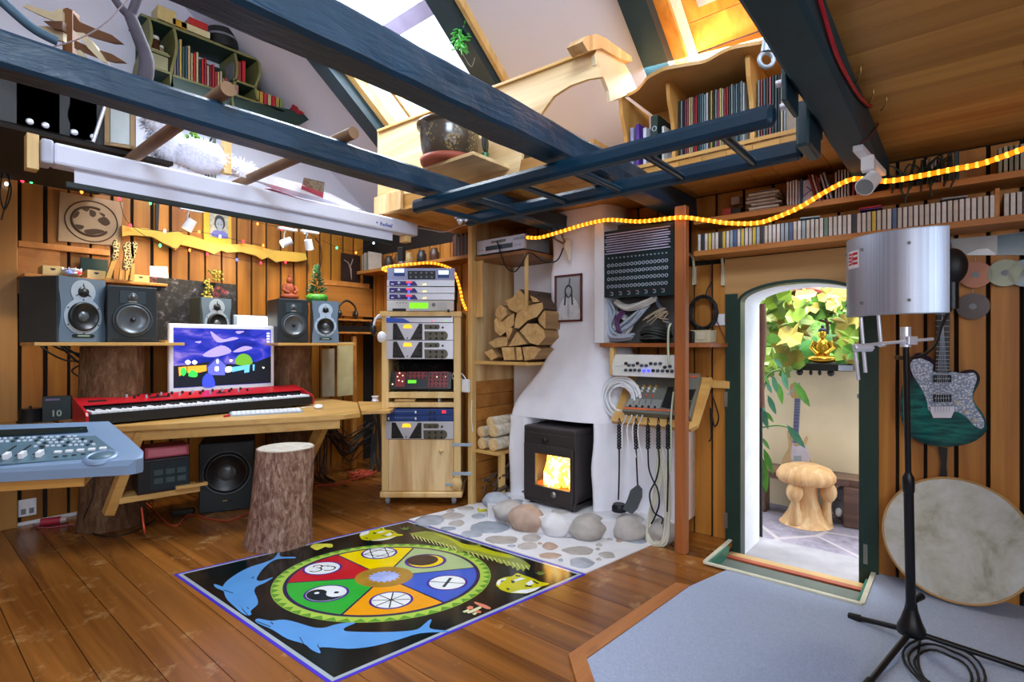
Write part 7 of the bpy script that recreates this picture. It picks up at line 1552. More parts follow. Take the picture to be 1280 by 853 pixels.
lo = [A2(x, y) for x, y in ((860, 560), (800, 575), (700, 570), (660, 582), (600, 545), (560, 562), (520, 535), (420, 510), (330, 515), (290, 500), (240, 525), (180, 500), (100, 480), (20, 462))]+[A1(x, y) for x, y in ((1160, 605), (1130, 580), (1080, 560), (1000, 515), (860, 505), (805, 515))]
M().poly3([V((p.x, YL-.05, p.z)) for p in up+lo], (0, .035, 0)).build('board', plain('spotlit_golden_wood', '#e8b84a', .45, var=.14, scale=5), dw)  # gold tone puts the spotlights' glow into the wood colour
kp = thing('framed_picture', 'small picture of a blue-faced child on a yellow mount on the left wall', 'picture', W0(272, 300))
M().bx(W0(254, 300).x, W0(289, 300).x, YL-.02, YL-.003, A2(0, 440).z+.02, W0(270, 262).z, .004).build('mount', plain('yellow_mount', '#e0b02c', .6), kp)
x0, x1, z0, z1 = A2(222, 0).x, A2(345, 0).x, A2(280, 412).z, A2(280, 255).z
M().bx(x0, x1, YL-.024, YL-.0205, z0, z1).build('print', plain('pale_print_ground', '#b0a890', .5, var=.4, scale=40), kp)
def kpp(n, c, q, l): M().poly3([V((x0+(x1-x0)*u, YL-.0245-l, z0+(z1-z0)*v)) for u, v in sp2(q, 4)], (0, -.0006, 0)).build(n, plain(n, c, .5, var=.1), kp)
kpp('print_hair', '#5a4a30', [(.25, .5), (.3, .85), (.5, .95), (.75, .85), (.8, .5), (.5, .3)], 0); kpp('print_face', '#9fc0dc', [(.32, .5), (.36, .72), (.52, .8), (.68, .7), (.7, .48), (.52, .26)], .0008); kpp('print_dress', '#6a6ab0', [(.1, .02), (.2, .26), (.5, .3), (.85, .26), (.95, .02)], .0004)
m = M()
for u in (.44, .6): m.poly3([V((x0+(x1-x0)*(u+.03*cos(a)), YL-.0265, z0+(z1-z0)*(.56+.02*sin(a)))) for a in [k*.63 for k in range(10)]], (0, -.0005, 0))
m.build('print_eyes', m_black, kp)
dp_ = thing('dark_picture', 'dark brown picture of a dancing figure at the right of the left wall', 'picture', W0(437, 335)); q = [A2(1100, 512), A2(1225, 535), A2(1222, 717), A2(1097, 700)]; wallpoly('board', plain('dark_umber', '#2c1c18', .4, var=.3), q, dp_, YL-.012, .012)
m = M(); m.tube([A2(1120, 560, YL-.027), A2(1150, 580, YL-.027), A2(1165, 620, YL-.027), A2(1170, 690, YL-.027)], [.003, .006, .01, .004], 6); m.tube([A2(1165, 600, YL-.027), A2(1180, 555, YL-.027)], .004, 6); m.build('figure', plain('figure_tan', '#9a8472', .5), dp_)
# spotlights on the ceiling edge above the wall
def spotlamp(label, px, py, tilt, Y=4.1):
    c = onY(px, py, Y); t = thing('spotlight', label, 'spotlight', c, 0, 'white spotlights over the left wall')
    d = V((sin(R(tilt)), .25, -cos(R(tilt)))).normalized()
    M().cyl(c-d*.04, c+d*.04, .03, .034, 20).build('lamp_head', m_white, t); M().cyl(c+d*.0395, c+d*.042, .028, seg=18).build('lens', emit('warm_lamp_lens', '#ffe8b0', 3), t)
    m = M(); m.tube([c+V((0, .035, .0)), c+V((0, .04, .07)), c+V((0, .01, .10))], .006, 6); m.bx(c.x-.06, c.x+.09, c.y-.01, c.y+.03, c.z+.098, c.z+.118, .004); m.build('bracket', m_white, t); return c, d
sp1 = spotlamp('white spotlight in front of the left wall beside the yellow-mounted picture', 237, 281, -25); sp2_ = spotlamp('white spotlight in front of the left wall, middle one of three', 358, 303, -60); sp3 = spotlamp('white spotlight in front of the left wall, rightmost of three', 386, 306, 20)
# ledge behind the left speakers with boxes and ornaments
Ld = 4.42; zl_ = onY(60, 344, Ld).z
lg = solid('wall_ledge', M().bx(W0(22, 431).x, W0(196, 431).x, Ld-.02, YL-.001, zl_-.02, zl_, .003), m_orange, 'ledge on the left wall behind the two left speakers', 'ledge')
def ledgebox(px0, px1, h, lab, y=Ld):
    a, b = onY(px0, 431, y).x, onY(px1, 431, y).x; t = thing('card_drawer_box', lab, 'box', ((a+b)/2, y, zl_+.001), 0, 'cream card boxes on the ledge'); w = (b-a)/2
    M().bx(-w, w, 0, .16, 0, h, .003).build('box', plain('cream_card', '#c9b079', .6), t, True); M().prism([(-.014, h*.62), (0, h*.5), (.014, h*.62), (.012, h*.75), (-.012, h*.75)], (0, -.001, 0), (1, 0, 0), (0, 0, 1), (0, .001, 0)).build('finger_hole', m_black, t, True)
ledgebox(53, 79, .06, 'cream card box with heart-shaped hole, leftmost on the ledge'); ledgebox(109, 132, .055, 'cream card box with heart-shaped hole below the dark picture on the ledge'); ledgebox(165, 187, .05, 'cream card box with heart-shaped hole, rightmost on the ledge')
a, b = A1(538, 650, 4.6), A1(720, 745, 4.6); t = thing('landscape_print', 'dark green landscape print standing at the back of the ledge', 'print', ((a.x+b.x)/2, 4.6, zl_+.001)); M().bx(a.x, b.x, 4.6, 4.62, zl_+.001, a.z).build('board', plain('dark_teal_print', '#16302c', .4, var=.4), t); M().bx(a.x+.15, b.x-.02, 4.598, 4.5995, zl_+.02, zl_+.07).build('green_field', plain('green_print', '#2a6a34', .5), t)
cr = thing('silver_crown', 'small silver crown ornament with blue and red glints above the large speaker', 'ornament', (onY(93, 431, 4.34).x, 4.40, zl_+.001)); m = M(); m.ring((0, 0, .03), .045, .006, (0, .3, 1), 24, 6); m.ball((0, 0, .02), (.05, .04, .02))
for i in range(9): m.cyl((.045*cos(.7*i), .045*sin(.7*i), .03), (.05*cos(.7*i), .05*sin(.7*i), .055), .005, .002, 6)
m.build('crown', m_chrome, cr, True); M().ball((-.02, -.04, .025), (.01, .01, .01)).build('blue_glow_bead', emit('blue_glint', '#6a7aff', 1.5), cr, True); M().ball((.03, -.04, .022), (.01, .01, .01)).build('red_glow_bead', emit('red_glint', '#ff3030', 1.5), cr, True)  # small glowing balls draw the crown's blue and red lights
gf = thing('giraffe_carving', 'pair of spotted wooden giraffe carvings leaning together on the ledge', 'carving', (onY(153, 431, 4.36).x, 4.36, zl_+.001)); t = NT('giraffe_spots'); t.set(.5); v = t.coords(); vo = t.new('ShaderNodeTexVoronoi'); vo.inputs['Scale'].default_value = 55; vo.feature = 'DISTANCE_TO_EDGE'; t.link(v, vo.inputs['Vector']); t.col(t.ramp(vo.outputs['Distance'], [(.05, '#d8c48c'), (.11, '#3e2a10')])); m_gir = t.m
gq = lambda x, y: V((A1(x, y, 4.36).x, 4.36, A1(x, y, 4.36).z))
for q in ([(745, 660), (760, 600), (750, 560), (768, 530), (795, 560), (790, 610), (780, 665)], [(820, 720), (830, 620), (820, 580), (850, 545), (880, 560), (890, 620), (885, 680), (860, 730)], [(870, 560), (905, 548), (912, 580), (900, 640), (880, 660)]): M().poly3([gq(*p)+V((0, .02, 0)) for p in sp2(q, 3)], (0, -.03, 0)).build('spotted_body', m_gir, gf)
for q in ([(705, 810), (745, 670), (780, 660), (740, 790), (770, 810)], [(795, 808), (800, 720), (820, 720), (815, 808)], [(835, 808), (840, 725), (860, 725), (852, 808)], [(865, 808), (880, 690), (900, 690), (895, 808)]): M().poly3([V((gq(*p).x, 4.38, max(zl_+.001, gq(*p).z))) for p in q], (0, -.02, 0)).build('leg', plain('carved_tan', '#b08a4a', .5), gf)
t = thing('white_card', 'white greeting card with crossed drawing standing on the ledge', 'card', (onY(199, 431, 4.5).x, 4.5, zl_+.001)); q = [A1(998, 655, 4.5), A1(1115, 660, 4.5), A1(1128, 782, 4.5), A1(1003, 775, 4.5)]; zb_ = min(p.z for p in q); M().poly3([V((p.x, 4.5, max(zl_+.001, p.z-(zb_-zl_)))) for p in q], (0, .003, 0)).build('card', m_white, t)
# painting, its neighbours on the plank
t = thing('floral_painting', 'dark painting speckled with pink and white blossom behind the speakers', 'painting', (onY(240, 431, 4.43).x, 4.43, 1.19)); fp_ = NT('blossom_canvas'); fp_.set(.5); v = fp_.coords(); f = fp_.noise(v, 22, 5, .7); g = fp_.noise(v, 3.2, 2); hcol = fp_.ramp(f, [(.48, '#141617'), (.6, '#3c3b42'), (.72, '#9a96a4')]); fp_.col(fp_.mix(fp_.math('GREATER_THAN', g, .57), hcol, fp_.ramp(f, [(.45, '#1c1214'), (.58, '#8a3444'), (.74, '#d8909c')])))
a, b = A3(1000, 30, 4.43), A4(400, 85, 4.43); M().poly3([V((a.x, 4.43, 1.1845)), V((b.x, 4.43, 1.2015)), V((b.x, 4.43, b.z)), V((a.x, 4.43, a.z))], (0, .018, 0)).build('canvas', fp_.m, t)
t = thing('glowing_box', 'bright white glowing lamp box above the right corner of the computer screen', 'lamp', (onY(315, 431, 4.4).x, 4.4, 1.2005)); M().bx(onY(292, 431, 4.4).x, onY(338, 431, 4.4).x, 4.4, 4.46, 1.2005, A4(500, 290, 4.4).z, .006).build('housing', m_lt, t); M().bx(onY(297, 431, 4.4).x, onY(336, 431, 4.4).x, 4.396, 4.3995, 1.21, A4(500, 300, 4.4).z).build('diffuser', emit('lamp_diffuser', '#ffffff', 1.6), t)
SPT = 1.2005+.325+.001
t = thing('flower_sprig', 'small yellow-green flower sprig standing on the middle speaker', 'flowers', (onY(262, 431, 4.4).x, 4.42, SPT)); m = M(); rn = random.Random(4)
for i in range(70): zz = .22*rn.random(); m.ball((rn.gauss(.0, .02)+(.05 if zz > .14 else -.01), rn.gauss(0, .02), zz), (.011, .011, .009), 6, 4)
m.build('blossom', plain('yellow_blossom', '#c9b84a', .6, var=.3), t, True)
TOPB = PZ+.345+.001
t = thing('red_statue', 'terracotta sitting figure on the black speaker of the right plank', 'statue', (onY(362, 431, 4.15).x, 4.15, TOPB)); m_tc = plain('red_terracotta', '#b0522c', .6, var=.12)
m = M(); m.ball((0, 0, .03), (.075, .05, .03)); m.ball((0, .01, .085), (.042, .032, .06)); m.ball((0, .005, .16), (.024, .024, .03)); m.ball((0, .005, .195), (.012, .012, .018))
for s in (-1, 1): m.tube([(s*.04, .0, .12), (s*.058, -.01, .08), (s*.02, -.035, .055)], [.016, .014, .012], 8)
m.build('figure', m_tc, t, True)
t = thing('green_topiary', 'green spiky cone-shaped plant in a ribbed green pot behind the end speaker', 'plant', (onY(400, 431, 4.2).x, 4.25, TOPB)); 
M().lathe([(.06, 0), (.085, .02), (.09, .06), (.07, .075), (0, .075)], (0, 0, 0), (0, 0, 1), 24).build('pot', plain('lime_pot', '#3f8a34', .4, var=.4, scale=60), t, True); m = M(); rn = random.Random(6)
for i in range(170): zz = .08+.24*rn.random(); r = .085*(1-(zz-.08)/.26)+.012; a = rn.uniform(0, 6.28); p = V((cos(a)*r*.4, sin(a)*r*.4, zz)); q = V((cos(a)*r, sin(a)*r, zz+.02)); m.cyl(p, q, .006, .001, 5)
m.build('needles', plain('dark_needles', '#1d4a32', .5, var=.35), t, True)
# fairy lights
fa_ = thing('fairy_lights', 'string of tiny coloured fairy lights draped over the left wall', 'fairy lights', W0(200, 290))
FL = [(8, 230, 'w'), (28, 226, 'r'), (39, 227, 'g'), (57, 225, 'g'), (102, 240, 'o'), (149, 249, 'r'), (188, 254, 'g'), (226, 260, 'r'), (231, 262, 'r'), (163, 282, 'r'), (206, 289, 'w'), (200, 307, 'g'), (237, 313, 'o'), (249, 290, 'o'), (259, 318, 'r'), (296, 325, 'b'), (275, 296, 'w'), (304, 302, 'r'), (322, 280, 'o'), (329, 307, 'o'), (352, 287, 'r'), (326, 329, 'r'), (357, 328, 'r'), (381, 291, 'w'), (421, 310, 'g'), (445, 316, 'o'), (467, 304, 'w'), (484, 310, 'r')]
fc_ = {'r': '#ff2a40', 'g': '#40ff80', 'o': '#ff7a30', 'w': '#d8f0ff', 'b': '#4a5aff'}
for x, y, c in FL: M().ball(onY(x, y, YL-.08), (.009, .009, .013), 8, 6).build('bulb', emit('fairy_'+c, fc_[c], 5), fa_)
def wire(ids): M().tube(spline([onY(*q, YL-.075) for q in ids], 5), .0022, 5).build('wire', m_blk, fa_)
wire([(0, 222), (28, 224), (57, 224), (102, 240), (149, 246), (188, 252), (228, 259), (275, 268), (322, 278), (352, 285), (381, 291), (421, 309), (445, 314), (467, 303), (484, 309)]); wire([(149, 249), (163, 281), (206, 289), (249, 290), (304, 302), (329, 307)]); wire([(163, 282), (200, 306), (237, 313), (259, 317), (296, 324), (326, 328), (357, 327)])
cable('loops of thin black wire hanging at the upper left edge', [onY(2, 205, 4.4), onY(14, 235, 4.4), onY(6, 262, 4.4), onY(0, 240, 4.4), onY(6, 208, 4.4), onY(12, 230, 4.4), onY(2, 275, 4.4)], .004, m_blk)
cable('brown bare twig hanging beside the rightmost wall spotlight', [onY(394, 298, 4.4), onY(400, 306, 4.4), onY(402, 320, 4.4), onY(401, 334, 4.4)], .006, plain('twig', '#4a2e1a', .8), 'twig', 'twig')
cable('black cables looping on the wall under the left speaker plank', [A3(235, 460, 4.5), A3(330, 540, 4.5), A3(440, 590, 4.5), A3(560, 600, 4.5), A3(480, 660, 4.5), A3(560, 715, 4.5)], .006, m_blk)
cable('more black cable bunched between log and wall under the left plank', [A3(300, 465, 4.45), A3(420, 520, 4.45), A3(560, 560, 4.45), A3(520, 600, 4.45), A3(400, 480, 4.45), A3(560, 590, 4.45)], .008, m_blk)
solid('hook_strap', M().poly3([A1(1035, 290), A1(1060, 290), A1(1052, 495), A1(1035, 495)], (0, -.012, 0)), m_black, 'narrow dark strap hanging over the golden board on the left wall', 'strap')
# storage board under the dark cases
m = M(); m.poly3([(-1, 3.125, 2.10), (.98, 3.125, 2.10), (.98, 4.63, 2.22), (-1, 4.63, 2.22)], (0, 0, .02)); solid('storage_board', m, m_dark, 'dark storage board high on the left under the black cases', 'board')
# ================================================================ ceiling spotlight and red cable on the teal beam
t = thing('ceiling_spotlight', 'white spotlight with square arm under the dark teal beam near the door', 'spotlight', onZ(1080, 200, 1.94)); E4 = lambda x, y, X=2.62: onX(960+x*.25, y*.25, X)
a, b = onZ(1072, 181, 1.949), onZ(1102, 214, 1.949); M().bar(a-V((0, 0, .012)), b-V((0, 0, .012)), .035, .024, bev=.003).build('rail', m_white, t)
c = onZ(1085, 205, 1.90); M().box(c, (.045, .045, .06), None, .004).build('joint', m_white, t)
q = onD(1087, 228, c.length*.97 if False else (c-EYE).dot(V((CH, SH, 0)))); d = V((-.35*CH-.6*SH, -.35*SH+.6*CH, -.45)).normalized(); M().cyl(q-d*.035, q+d*.045, .03, .036, 22).build('lamp_head', m_white, t); M().cyl(q+d*.044, q+d*.047, .032, seg=20).build('lens', m_grey, t)
M().tube([c+V((0, 0, -.03)), (c+q)/2+V((.015, -.02, 0)), q], .012, 8).build('arm', m_white, t)
cable('red cable running along the side of the dark teal beam', [onY(1020, -15, .262), onY(1030, 20, .262), onY(1043, 62, .262), onY(1058, 95, .262), onY(1075, 122, .262), onY(1088, 133, .262), onY(1097, 128, .262), onY(1106, 122, .262)], .006, plain('bright_red_cable', '#b81830', .4))
cable('thin dark red cable dropping from beam to the ceiling spotlight', [onY(1106, 122, .26), onY(1102, 140, .26), onY(1098, 155, .26), onY(1085, 172, .27), onZ(1075, 180, 1.94)], .0035, plain('dark_red_lead', '#5a1418', .5))
for px, py in ((1076, 83), (1092, 112), (1108, 121)): p = onZ(px, py, 2.085); solid('cup_hook', M().tube([p, p+V((0, 0, -.02)), p+V((.02, .012, -.035)), p+V((.045, .02, -.03))], .0035, 6), plain('brass_hook', '#a8884a', .3, .7), 'small brass hook screwed in beside the teal beam, %s from the front' % ordn({1076: 1, 1092: 2, 1108: 3}[px]), 'hook', 'brass hooks')
p = onD(1284, 72, 1.3); t = thing('ceiling_lamp', 'dark round lamp edge hanging at the top right corner of the picture', 'lamp', p); M().ball(p+V((.03, -.04, 0)), (.045, .045, .06), 20, 12).build('shade', m_black, t); M().tube([p+V((.03, -.04, .05)), V((p.x+.03, p.y-.04, 2.085))], .004, 6).build('rod', m_black, t)
# ================================================================ sunny patio beyond the doorway
PZ_ = -.42; PX = 5.75
t = NT('patio_slabs'); t.set(.75); v = t.coords(); vo = t.new('ShaderNodeTexVoronoi'); vo.feature = 'DISTANCE_TO_EDGE'; vo.inputs['Scale'].default_value = 1.5; t.link(v, vo.inputs['Vector']); f = t.noise(v, 9, 5, .65)
t.col(t.mix(t.ramp(vo.outputs['Distance'], [(.012, (1, 1, 1)), (.03, (0, 0, 0))]), t.ramp(f, [(.3, '#6a6676'), (.7, '#9a94a2')]), '#aaa2a6')); t.bump(f, .4, .02)
struct(M().bx(XR+.34, 7.0, -2.2, 4.6, PZ_-.05, PZ_).build('floor_patio', t.m))
m_cr = plain('cream_render', '#f2dfba', .85, var=.06, scale=3, bump=.15, bscale=20)
struct(M().bx(PX, PX+.15, -2.2, 4.6, PZ_, 1.05).build('wall_patio', m_cr))
struct(M().bx(5.0, 5.3, -1.5, 3.8, 2.0, 2.2).bx(XR+.36, 5.2, 1.15, 1.3, 1.95, 2.1).build('trim_15', m_green))
solid('garden_hedge', M().ball((7.6, 1.2, .6), (.9, 3.2, 1.5), 40, 24, 0, None, .35, 4), plain('hedge_green', '#5f8f3a', .8, var=.6, scale=9, bump=1, bscale=20, bdist=.08), 'blurred green hedge behind the cream patio wall', 'hedge')
PR = lambda px, py, X: onX(px, py, X)
# bench
bz = onX(1000, 592, 5.45).z
bn = thing('patio_bench', 'dark live-edge wooden bench along the cream patio wall', 'bench', (5.5, 1.2, PZ_)); m_bn = wood('dark_bench_wood', '#4a342c', '#7a5a4c', 'Y', .35, 9, .05, False)
e = [V((PR(px, 431, 5.3).x, PR(px, 431, 5.3).y, 0)) for px in (935, 955, 975, 995, 1015, 1035, 1060, 1090)]
q = [(5.28+.06*sin(i*1.3)+.02*i, p.y*1.02) for i, p in enumerate(e)]
M().prism(q+[(PX-.005, q[-1][1]), (PX-.005, q[0][1])], (0, 0, bz-.06), (1, 0, 0), (0, 1, 0), (0, 0, .06)).build('seat', m_bn, bn)
for y in (q[0][1]-.1, q[-1][1]+.15): M().bx(5.4, 5.55, y-.06, y+.06, PZ_+.001, bz-.06, .01).build('leg', m_bn, bn)
# electric guitar on the bench
GXp = 5.62; B1 = lambda x, y, X=GXp: onX(900+x*.258, 540+y*.258, X)
B0 = lambda x, y, X=GXp: onX(900+x*.2813, 320+y*.2813, X)
g2 = thing('patio_guitar', 'pale pink and wood electric guitar standing on the patio bench against the wall', 'guitar', B1(375, 180))
body = [(330, 0), (345, 10), (350, 55), (375, 65), (400, 60), (415, 35), (425, 25), (432, 40), (420, 65), (418, 90), (435, 115), (448, 140), (440, 165), (400, 180), (350, 182), (315, 172), (305, 150), (315, 120), (335, 85), (335, 50)]
dzg = bz+.004-min(B1(x, y).z for x, y in body)
sh_ = V((0, 0, max(0, dzg)))
M().poly3([B1(x, y)+sh_ for x, y in sp2(body, 3)], (-.04, 0, 0)).build('body', plain('blond_body', '#d9b98a', .3), g2)
M().poly3([B1(x, y, GXp-.041)+sh_ for x, y in sp2([(355, 20), (360, 75), (410, 70), (425, 95), (440, 140), (400, 170), (350, 165), (345, 110), (350, 70)], 3)], (-.004, 0, 0)).build('pickguard', plain('pale_pickguard', '#d8d0e0', .3), g2)
M().poly3([B1(x, y, GXp-.046)+sh_ for x, y in ((358, 122), (395, 122), (395, 150), (358, 150))], (-.006, 0, 0)).build('bridge', m_lt, g2)
a, b = B1(366, 60, GXp-.04)+sh_, B0(345, 640, GXp-.03)+sh_; M().bar(a, b, .045, .03, (1, 0, 0)).build('neck', plain('lilac_fretboard', '#6a6a8a', .4), g2)
m = M()
for i in range(12): c = a.lerp(b, .05+.9*(1-.94**i)/(1-.94**12)); m.bar(c-V((.017, .024, 0)), c+V((-.017, .024, 0)), .003, .003)
m.build('frets', m_lt, g2)
M().poly3([B0(x, y)+sh_ for x, y in sp2([(338, 640), (318, 630), (312, 590), (325, 570), (350, 578), (365, 600), (358, 640)], 3)], (-.025, 0, 0)).build('headstock', plain('maple_head', '#c9a468', .4), g2)
for i in range(6): p = B0(316+i*8, 620-i*9, GXp-.02)+sh_; M().cyl(p, p+V((-.0, .03, .0)), .008, seg=8).build('tuner', m_lt, g2)
# carved mushroom stool
mc_ = onZ(1020, 661, PZ_); mc_ = V((mc_.x+.1, mc_.y+.1, PZ_)); t = NT('carved_mushroom_wood'); t.set(.5); v = t.coords((1, 1, .25)); t.col(t.ramp(t.noise(v, 14, 4, .6, .5), [(.3, '#c99660'), (.5, '#dcae76'), (.7, '#ebcb9e')])); m_ms = t.m
ms_ = thing('mushroom_stool', 'carved pale wooden mushroom stool with smaller mushrooms on its stem', 'stool', mc_)
k = (mc_-EYE).dot(V((CH, SH, 0)))/F; hz = HC+(PY0-580)*k-PZ_; rr = 33*k
M().lathe([(30*k, 0), (27*k, .02), (20*k, .1), (14*k, hz*.4), (13*k, hz*.6), (16*k, hz*.75), (15*k, hz*.8)], (0, 0, .002), (0, 0, 1), 28).build('stem', m_ms, ms_, True)
M().lathe([(15*k, hz*.70), (rr*.9, hz*.70), (rr, hz*.76), (rr*1.0, hz*.83), (rr*.85, hz*.93), (rr*.5, hz*.99), (0, hz)], (0, 0, 0), (0, 0, 1), 36, cap=False).build('cap', m_ms, ms_, True)
rv = V((SH, -CH, 0)); fw = V((-CH, -SH, 0))
for s in (-1, 1):
    c = rv*(19*k*s)+fw*(12*k)
    M().tube([c*.9+V((0, 0, .03)), c+V((0, 0, hz*.3)), c*1.05+V((0, 0, hz*.5))], [9*k, 5*k, 4*k], 12).build('small_stem', m_ms, ms_, True); M().ball(c*1.08+V((0, 0, hz*.57)), (9.5*k, 9.5*k, 12.5*k), 18, 12).build('small_cap', m_ms, ms_, True)
# gold statue on a black wall shelf
bs = thing('statue_shelf', 'black wall shelf with round knobs and a white label on the patio wall', 'shelf', PR(1027, 460, 5.55)); a, b = PR(985, 452, 5.5), PR(1066, 462, 5.5)
M().bx(5.5, PX-.001, b.y, a.y, b.z-.02, b.z+.045, .005).build('board', m_black, bs); M().bx(5.495, 5.4995, b.y, PR(1048, 431, 5.5).y, b.z-.015, b.z+.035).build('label', plain('pale_label', '#b8c0d8', .5), bs); M().bx(5.5, 5.56, b.y, b.y+.04, b.z+.045, b.z+.16).build('end_post', m_black, bs)
for px in (999, 1013, 1024, 1038): p = PR(px, 465, 5.52); M().ball((5.54, p.y, b.z-.04), (.03, .03, .03) if px in (999, 1038) else (.015, .015, .025)).build('knob', m_black, bs)
st_ = thing('golden_statue', 'golden seated meditating figure on the black patio shelf', 'statue', (5.58, PR(1028, 431, 5.58).y, b.z+.046)); m_gd = plain('gold', '#d9a83a', .25, .8, .1)
m = M(); m.ball((0, 0, .04), (.09, .13, .04)); m.ball((.01, 0, .13), (.05, .065, .1)); m.build('body', m_gd, st_, True); m = M()
for s in (-1, 1): m.tube([(0, s*.06, .2), (-.01, s*.09, .14), (-.05, s*.03, .085)], [.024, .02, .018], 10)
m.build('arms', m_gd, st_, True); M().ball((0, 0, .27), (.035, .035, .045)).build('head', m_gd, st_, True); M().ball((.005, 0, .30), (.037, .037, .028)).ball((0, 0, .335), (.015, .015, .018)).build('hair', plain('dark_blue_hair', '#1c2440', .5), st_, True)
# grey animal ornament under the bench
p = onZ(1056, 652, PZ_); t = thing('stone_ornament', 'grey rounded stone animal ornament beside the mushroom stool', 'ornament', (p.x-.02, p.y-.02, PZ_+.001)); k2 = k*1.1; m = M(); m.ball((0, 0, .12), (.1, .12, .12)); m.ball((-.04, -.0, .26), (.06, .08, .08)); m.build('body', plain('stone_grey', '#6a6a74', .7, var=.2), t, True); M().ball((-.09, .05, .1), (.03, .03, .04)).build('paw', m_white, t, True)
# foliage
def leafshape(m, c, u, v_, s, mi=0, kind=0):
    q = [(0, -.5), (.3, -.35), (.22, -.1), (.5, .05), (.25, .12), (.2, .4), (0, .55), (-.2, .4), (-.25, .12), (-.5, .05), (-.22, -.1), (-.3, -.35)] if kind == 0 else [(0, -.6), (.13, -.3), (.17, 0), (.1, .35), (0, .6), (-.1, .35), (-.17, 0), (-.13, -.3)]
    n = u.cross(v_); pts = [c+u*(x*s)+v_*(y*s)+n*(.12*s*(abs(x)*2)**2) for x, y in q]; m.add([c+n*(.0)]+pts, [(0, 1+i, 1+(i+1) % len(q)) for i in range(len(q))], mi)
lf = lambda n, c: plain(n, c, .45, var=.25, scale=12)
L3 = [lf('leaf_lime', '#6f8f2a'), lf('leaf_yellow', '#9a8c3c'), lf('leaf_mid', '#4f7f28'), lf('leaf_pale', '#98a566')]
vn = thing('vine', 'yellow-green vine leaves hanging over the patio wall beyond the doorway', 'vine', PR(1000, 380, 4.9)); rn = random.Random(12); m = M()
for i in range(330):
    px = rn.uniform(938, 1082); py = 368+rn.random()**1.3*(95 if px < 1000 else 48 if px < 1040 else 75); X = rn.uniform(4.4, 5.5)
    if 1000 < px < 1056 and py > 384: continue
    c = PR(px, py, X); a = rn.uniform(0, 6.28); n = V((-.9, rn.uniform(-.6, .6), rn.uniform(-.2, .6))).normalized(); u = n.orthogonal().normalized(); w = n.cross(u); u2 = u*cos(a)+w*sin(a); leafshape(m, c, u2, n.cross(u2), rn.uniform(.13, .24), rn.choice([0, 0, 1, 1, 2, 3]))
m.build('leaves', L3, vn); m = M()
for pts in ([(950, 385), (975, 376), (1000, 380), (1020, 398), (1040, 404)], [(1000, 372), (1025, 385), (1034, 405), (1034, 418)], [(960, 400), (990, 385), (1030, 372), (1066, 380)]): m.tube(spline([PR(x, y, 4.9) for x, y in pts], 5), .012, 7)
m.build('stems', plain('vine_stem', '#5a4a30', .8), vn)
rb_ = thing('red_branches', 'red-brown bare branches under the dark porch beam outside', 'branches', PR(1000, 365, 4.6)); m = M()
for pts in ([(945, 372), (975, 363), (1010, 361), (1066, 375)], [(985, 362), (1020, 366), (1050, 362), (1070, 360)]): m.tube(spline([PR(x, y, 4.6) for x, y in pts], 5), .022, 8)
m.build('wood', plain('red_brown_branch', '#8a3a2c', .7), rb_)
rh = thing('dark_rubber_plant', 'large round dark green leaves around the golden statue', 'plant', PR(1010, 440, 5.4)); m = M()
for x, y, s in ((1000, 438, .36), (1050, 424, .3), (1058, 442, .26), (985, 432, .3), (975, 445, .26), (1056, 432, .26)):
    c = PR(x, y, 5.66); n = V((-.9, rn.uniform(-.3, .3), .3)).normalized(); u = n.orthogonal().normalized(); w = n.cross(u); m.add([c]+[c+u*(s*.42*cos(k*.52))+w*(s*.5*sin(k*.52))-n*.03 for k in range(12)], [(0, 1+k, 1+(k+1) % 12) for k in range(12)], 0)
m.build('leaves', lf('leaf_deep', '#3f7f35'), rh)
lp = thing('climbing_plant', 'long drooping green leaves on the left side of the doorway outside', 'plant', PR(955, 600, 3.9)); m = M(); m2 = M()
for x0, y0, x1, y1 in ((953, 468, 962, 480), (958, 478, 965, 492), (966, 470, 972, 492), (973, 480, 978, 505), (960, 495, 970, 518), (952, 500, 956, 515), (993, 478, 1012, 508), (984, 532, 1006, 560), (953, 548, 962, 562), (950, 505, 960, 536), (955, 562, 966, 592), (951, 570, 958, 615), (968, 448, 978, 460), (978, 465, 985, 488), (957, 515, 967, 528)):
    a, b = PR(x0, y0, 3.95), PR(x1, y1, 3.9); d = b-a; s = d.length; vv = d.normalized(); u = vv.cross(V((-1, .2, 0))).normalized(); leafshape(m, (a+b)/2, u, vv, s*.9, 0 if x0 % 2 else 1, 1)
for pts in ([(948, 640), (950, 560), (953, 480)], [(950, 535), (970, 532), (985, 534)], [(952, 500), (960, 470), (975, 462)]): m2.tube(spline([PR(x, y, 3.95) for x, y in pts], 5), .006, 6)
m.build('leaves', [lf('leaf_fresh', '#5f9a3c'), lf('leaf_teal', '#4f8a6a')], lp); m2.build('stems', plain('green_stem', '#5a7a3a', .6), lp)
y = PR(950, 431, 3.64).y; solid('porch_post', M().cyl((3.72, PR(951, 431, 3.72).y, PZ_+.001), (3.72, PR(951, 431, 3.72).y, PR(951, 510, 3.72).z), .011, seg=12), m_black, 'thin black post just outside the doorway on the left', 'post')
p = PR(951, 510, 3.72); m = M(); m.tube(spline([(3.72, p.y, p.z+.002), (3.73, p.y+.005, p.z+.25), (3.72, p.y-.005, p.z+.5), (3.72, p.y, p.z+.68)], 5), [.024]*7+[.03]*9, 10); solid('carved_post', m, plain('red_brown_bark', '#6a4030', .7, var=.2), 'rough reddish wooden post above the thin black one outside the doorway', 'post')
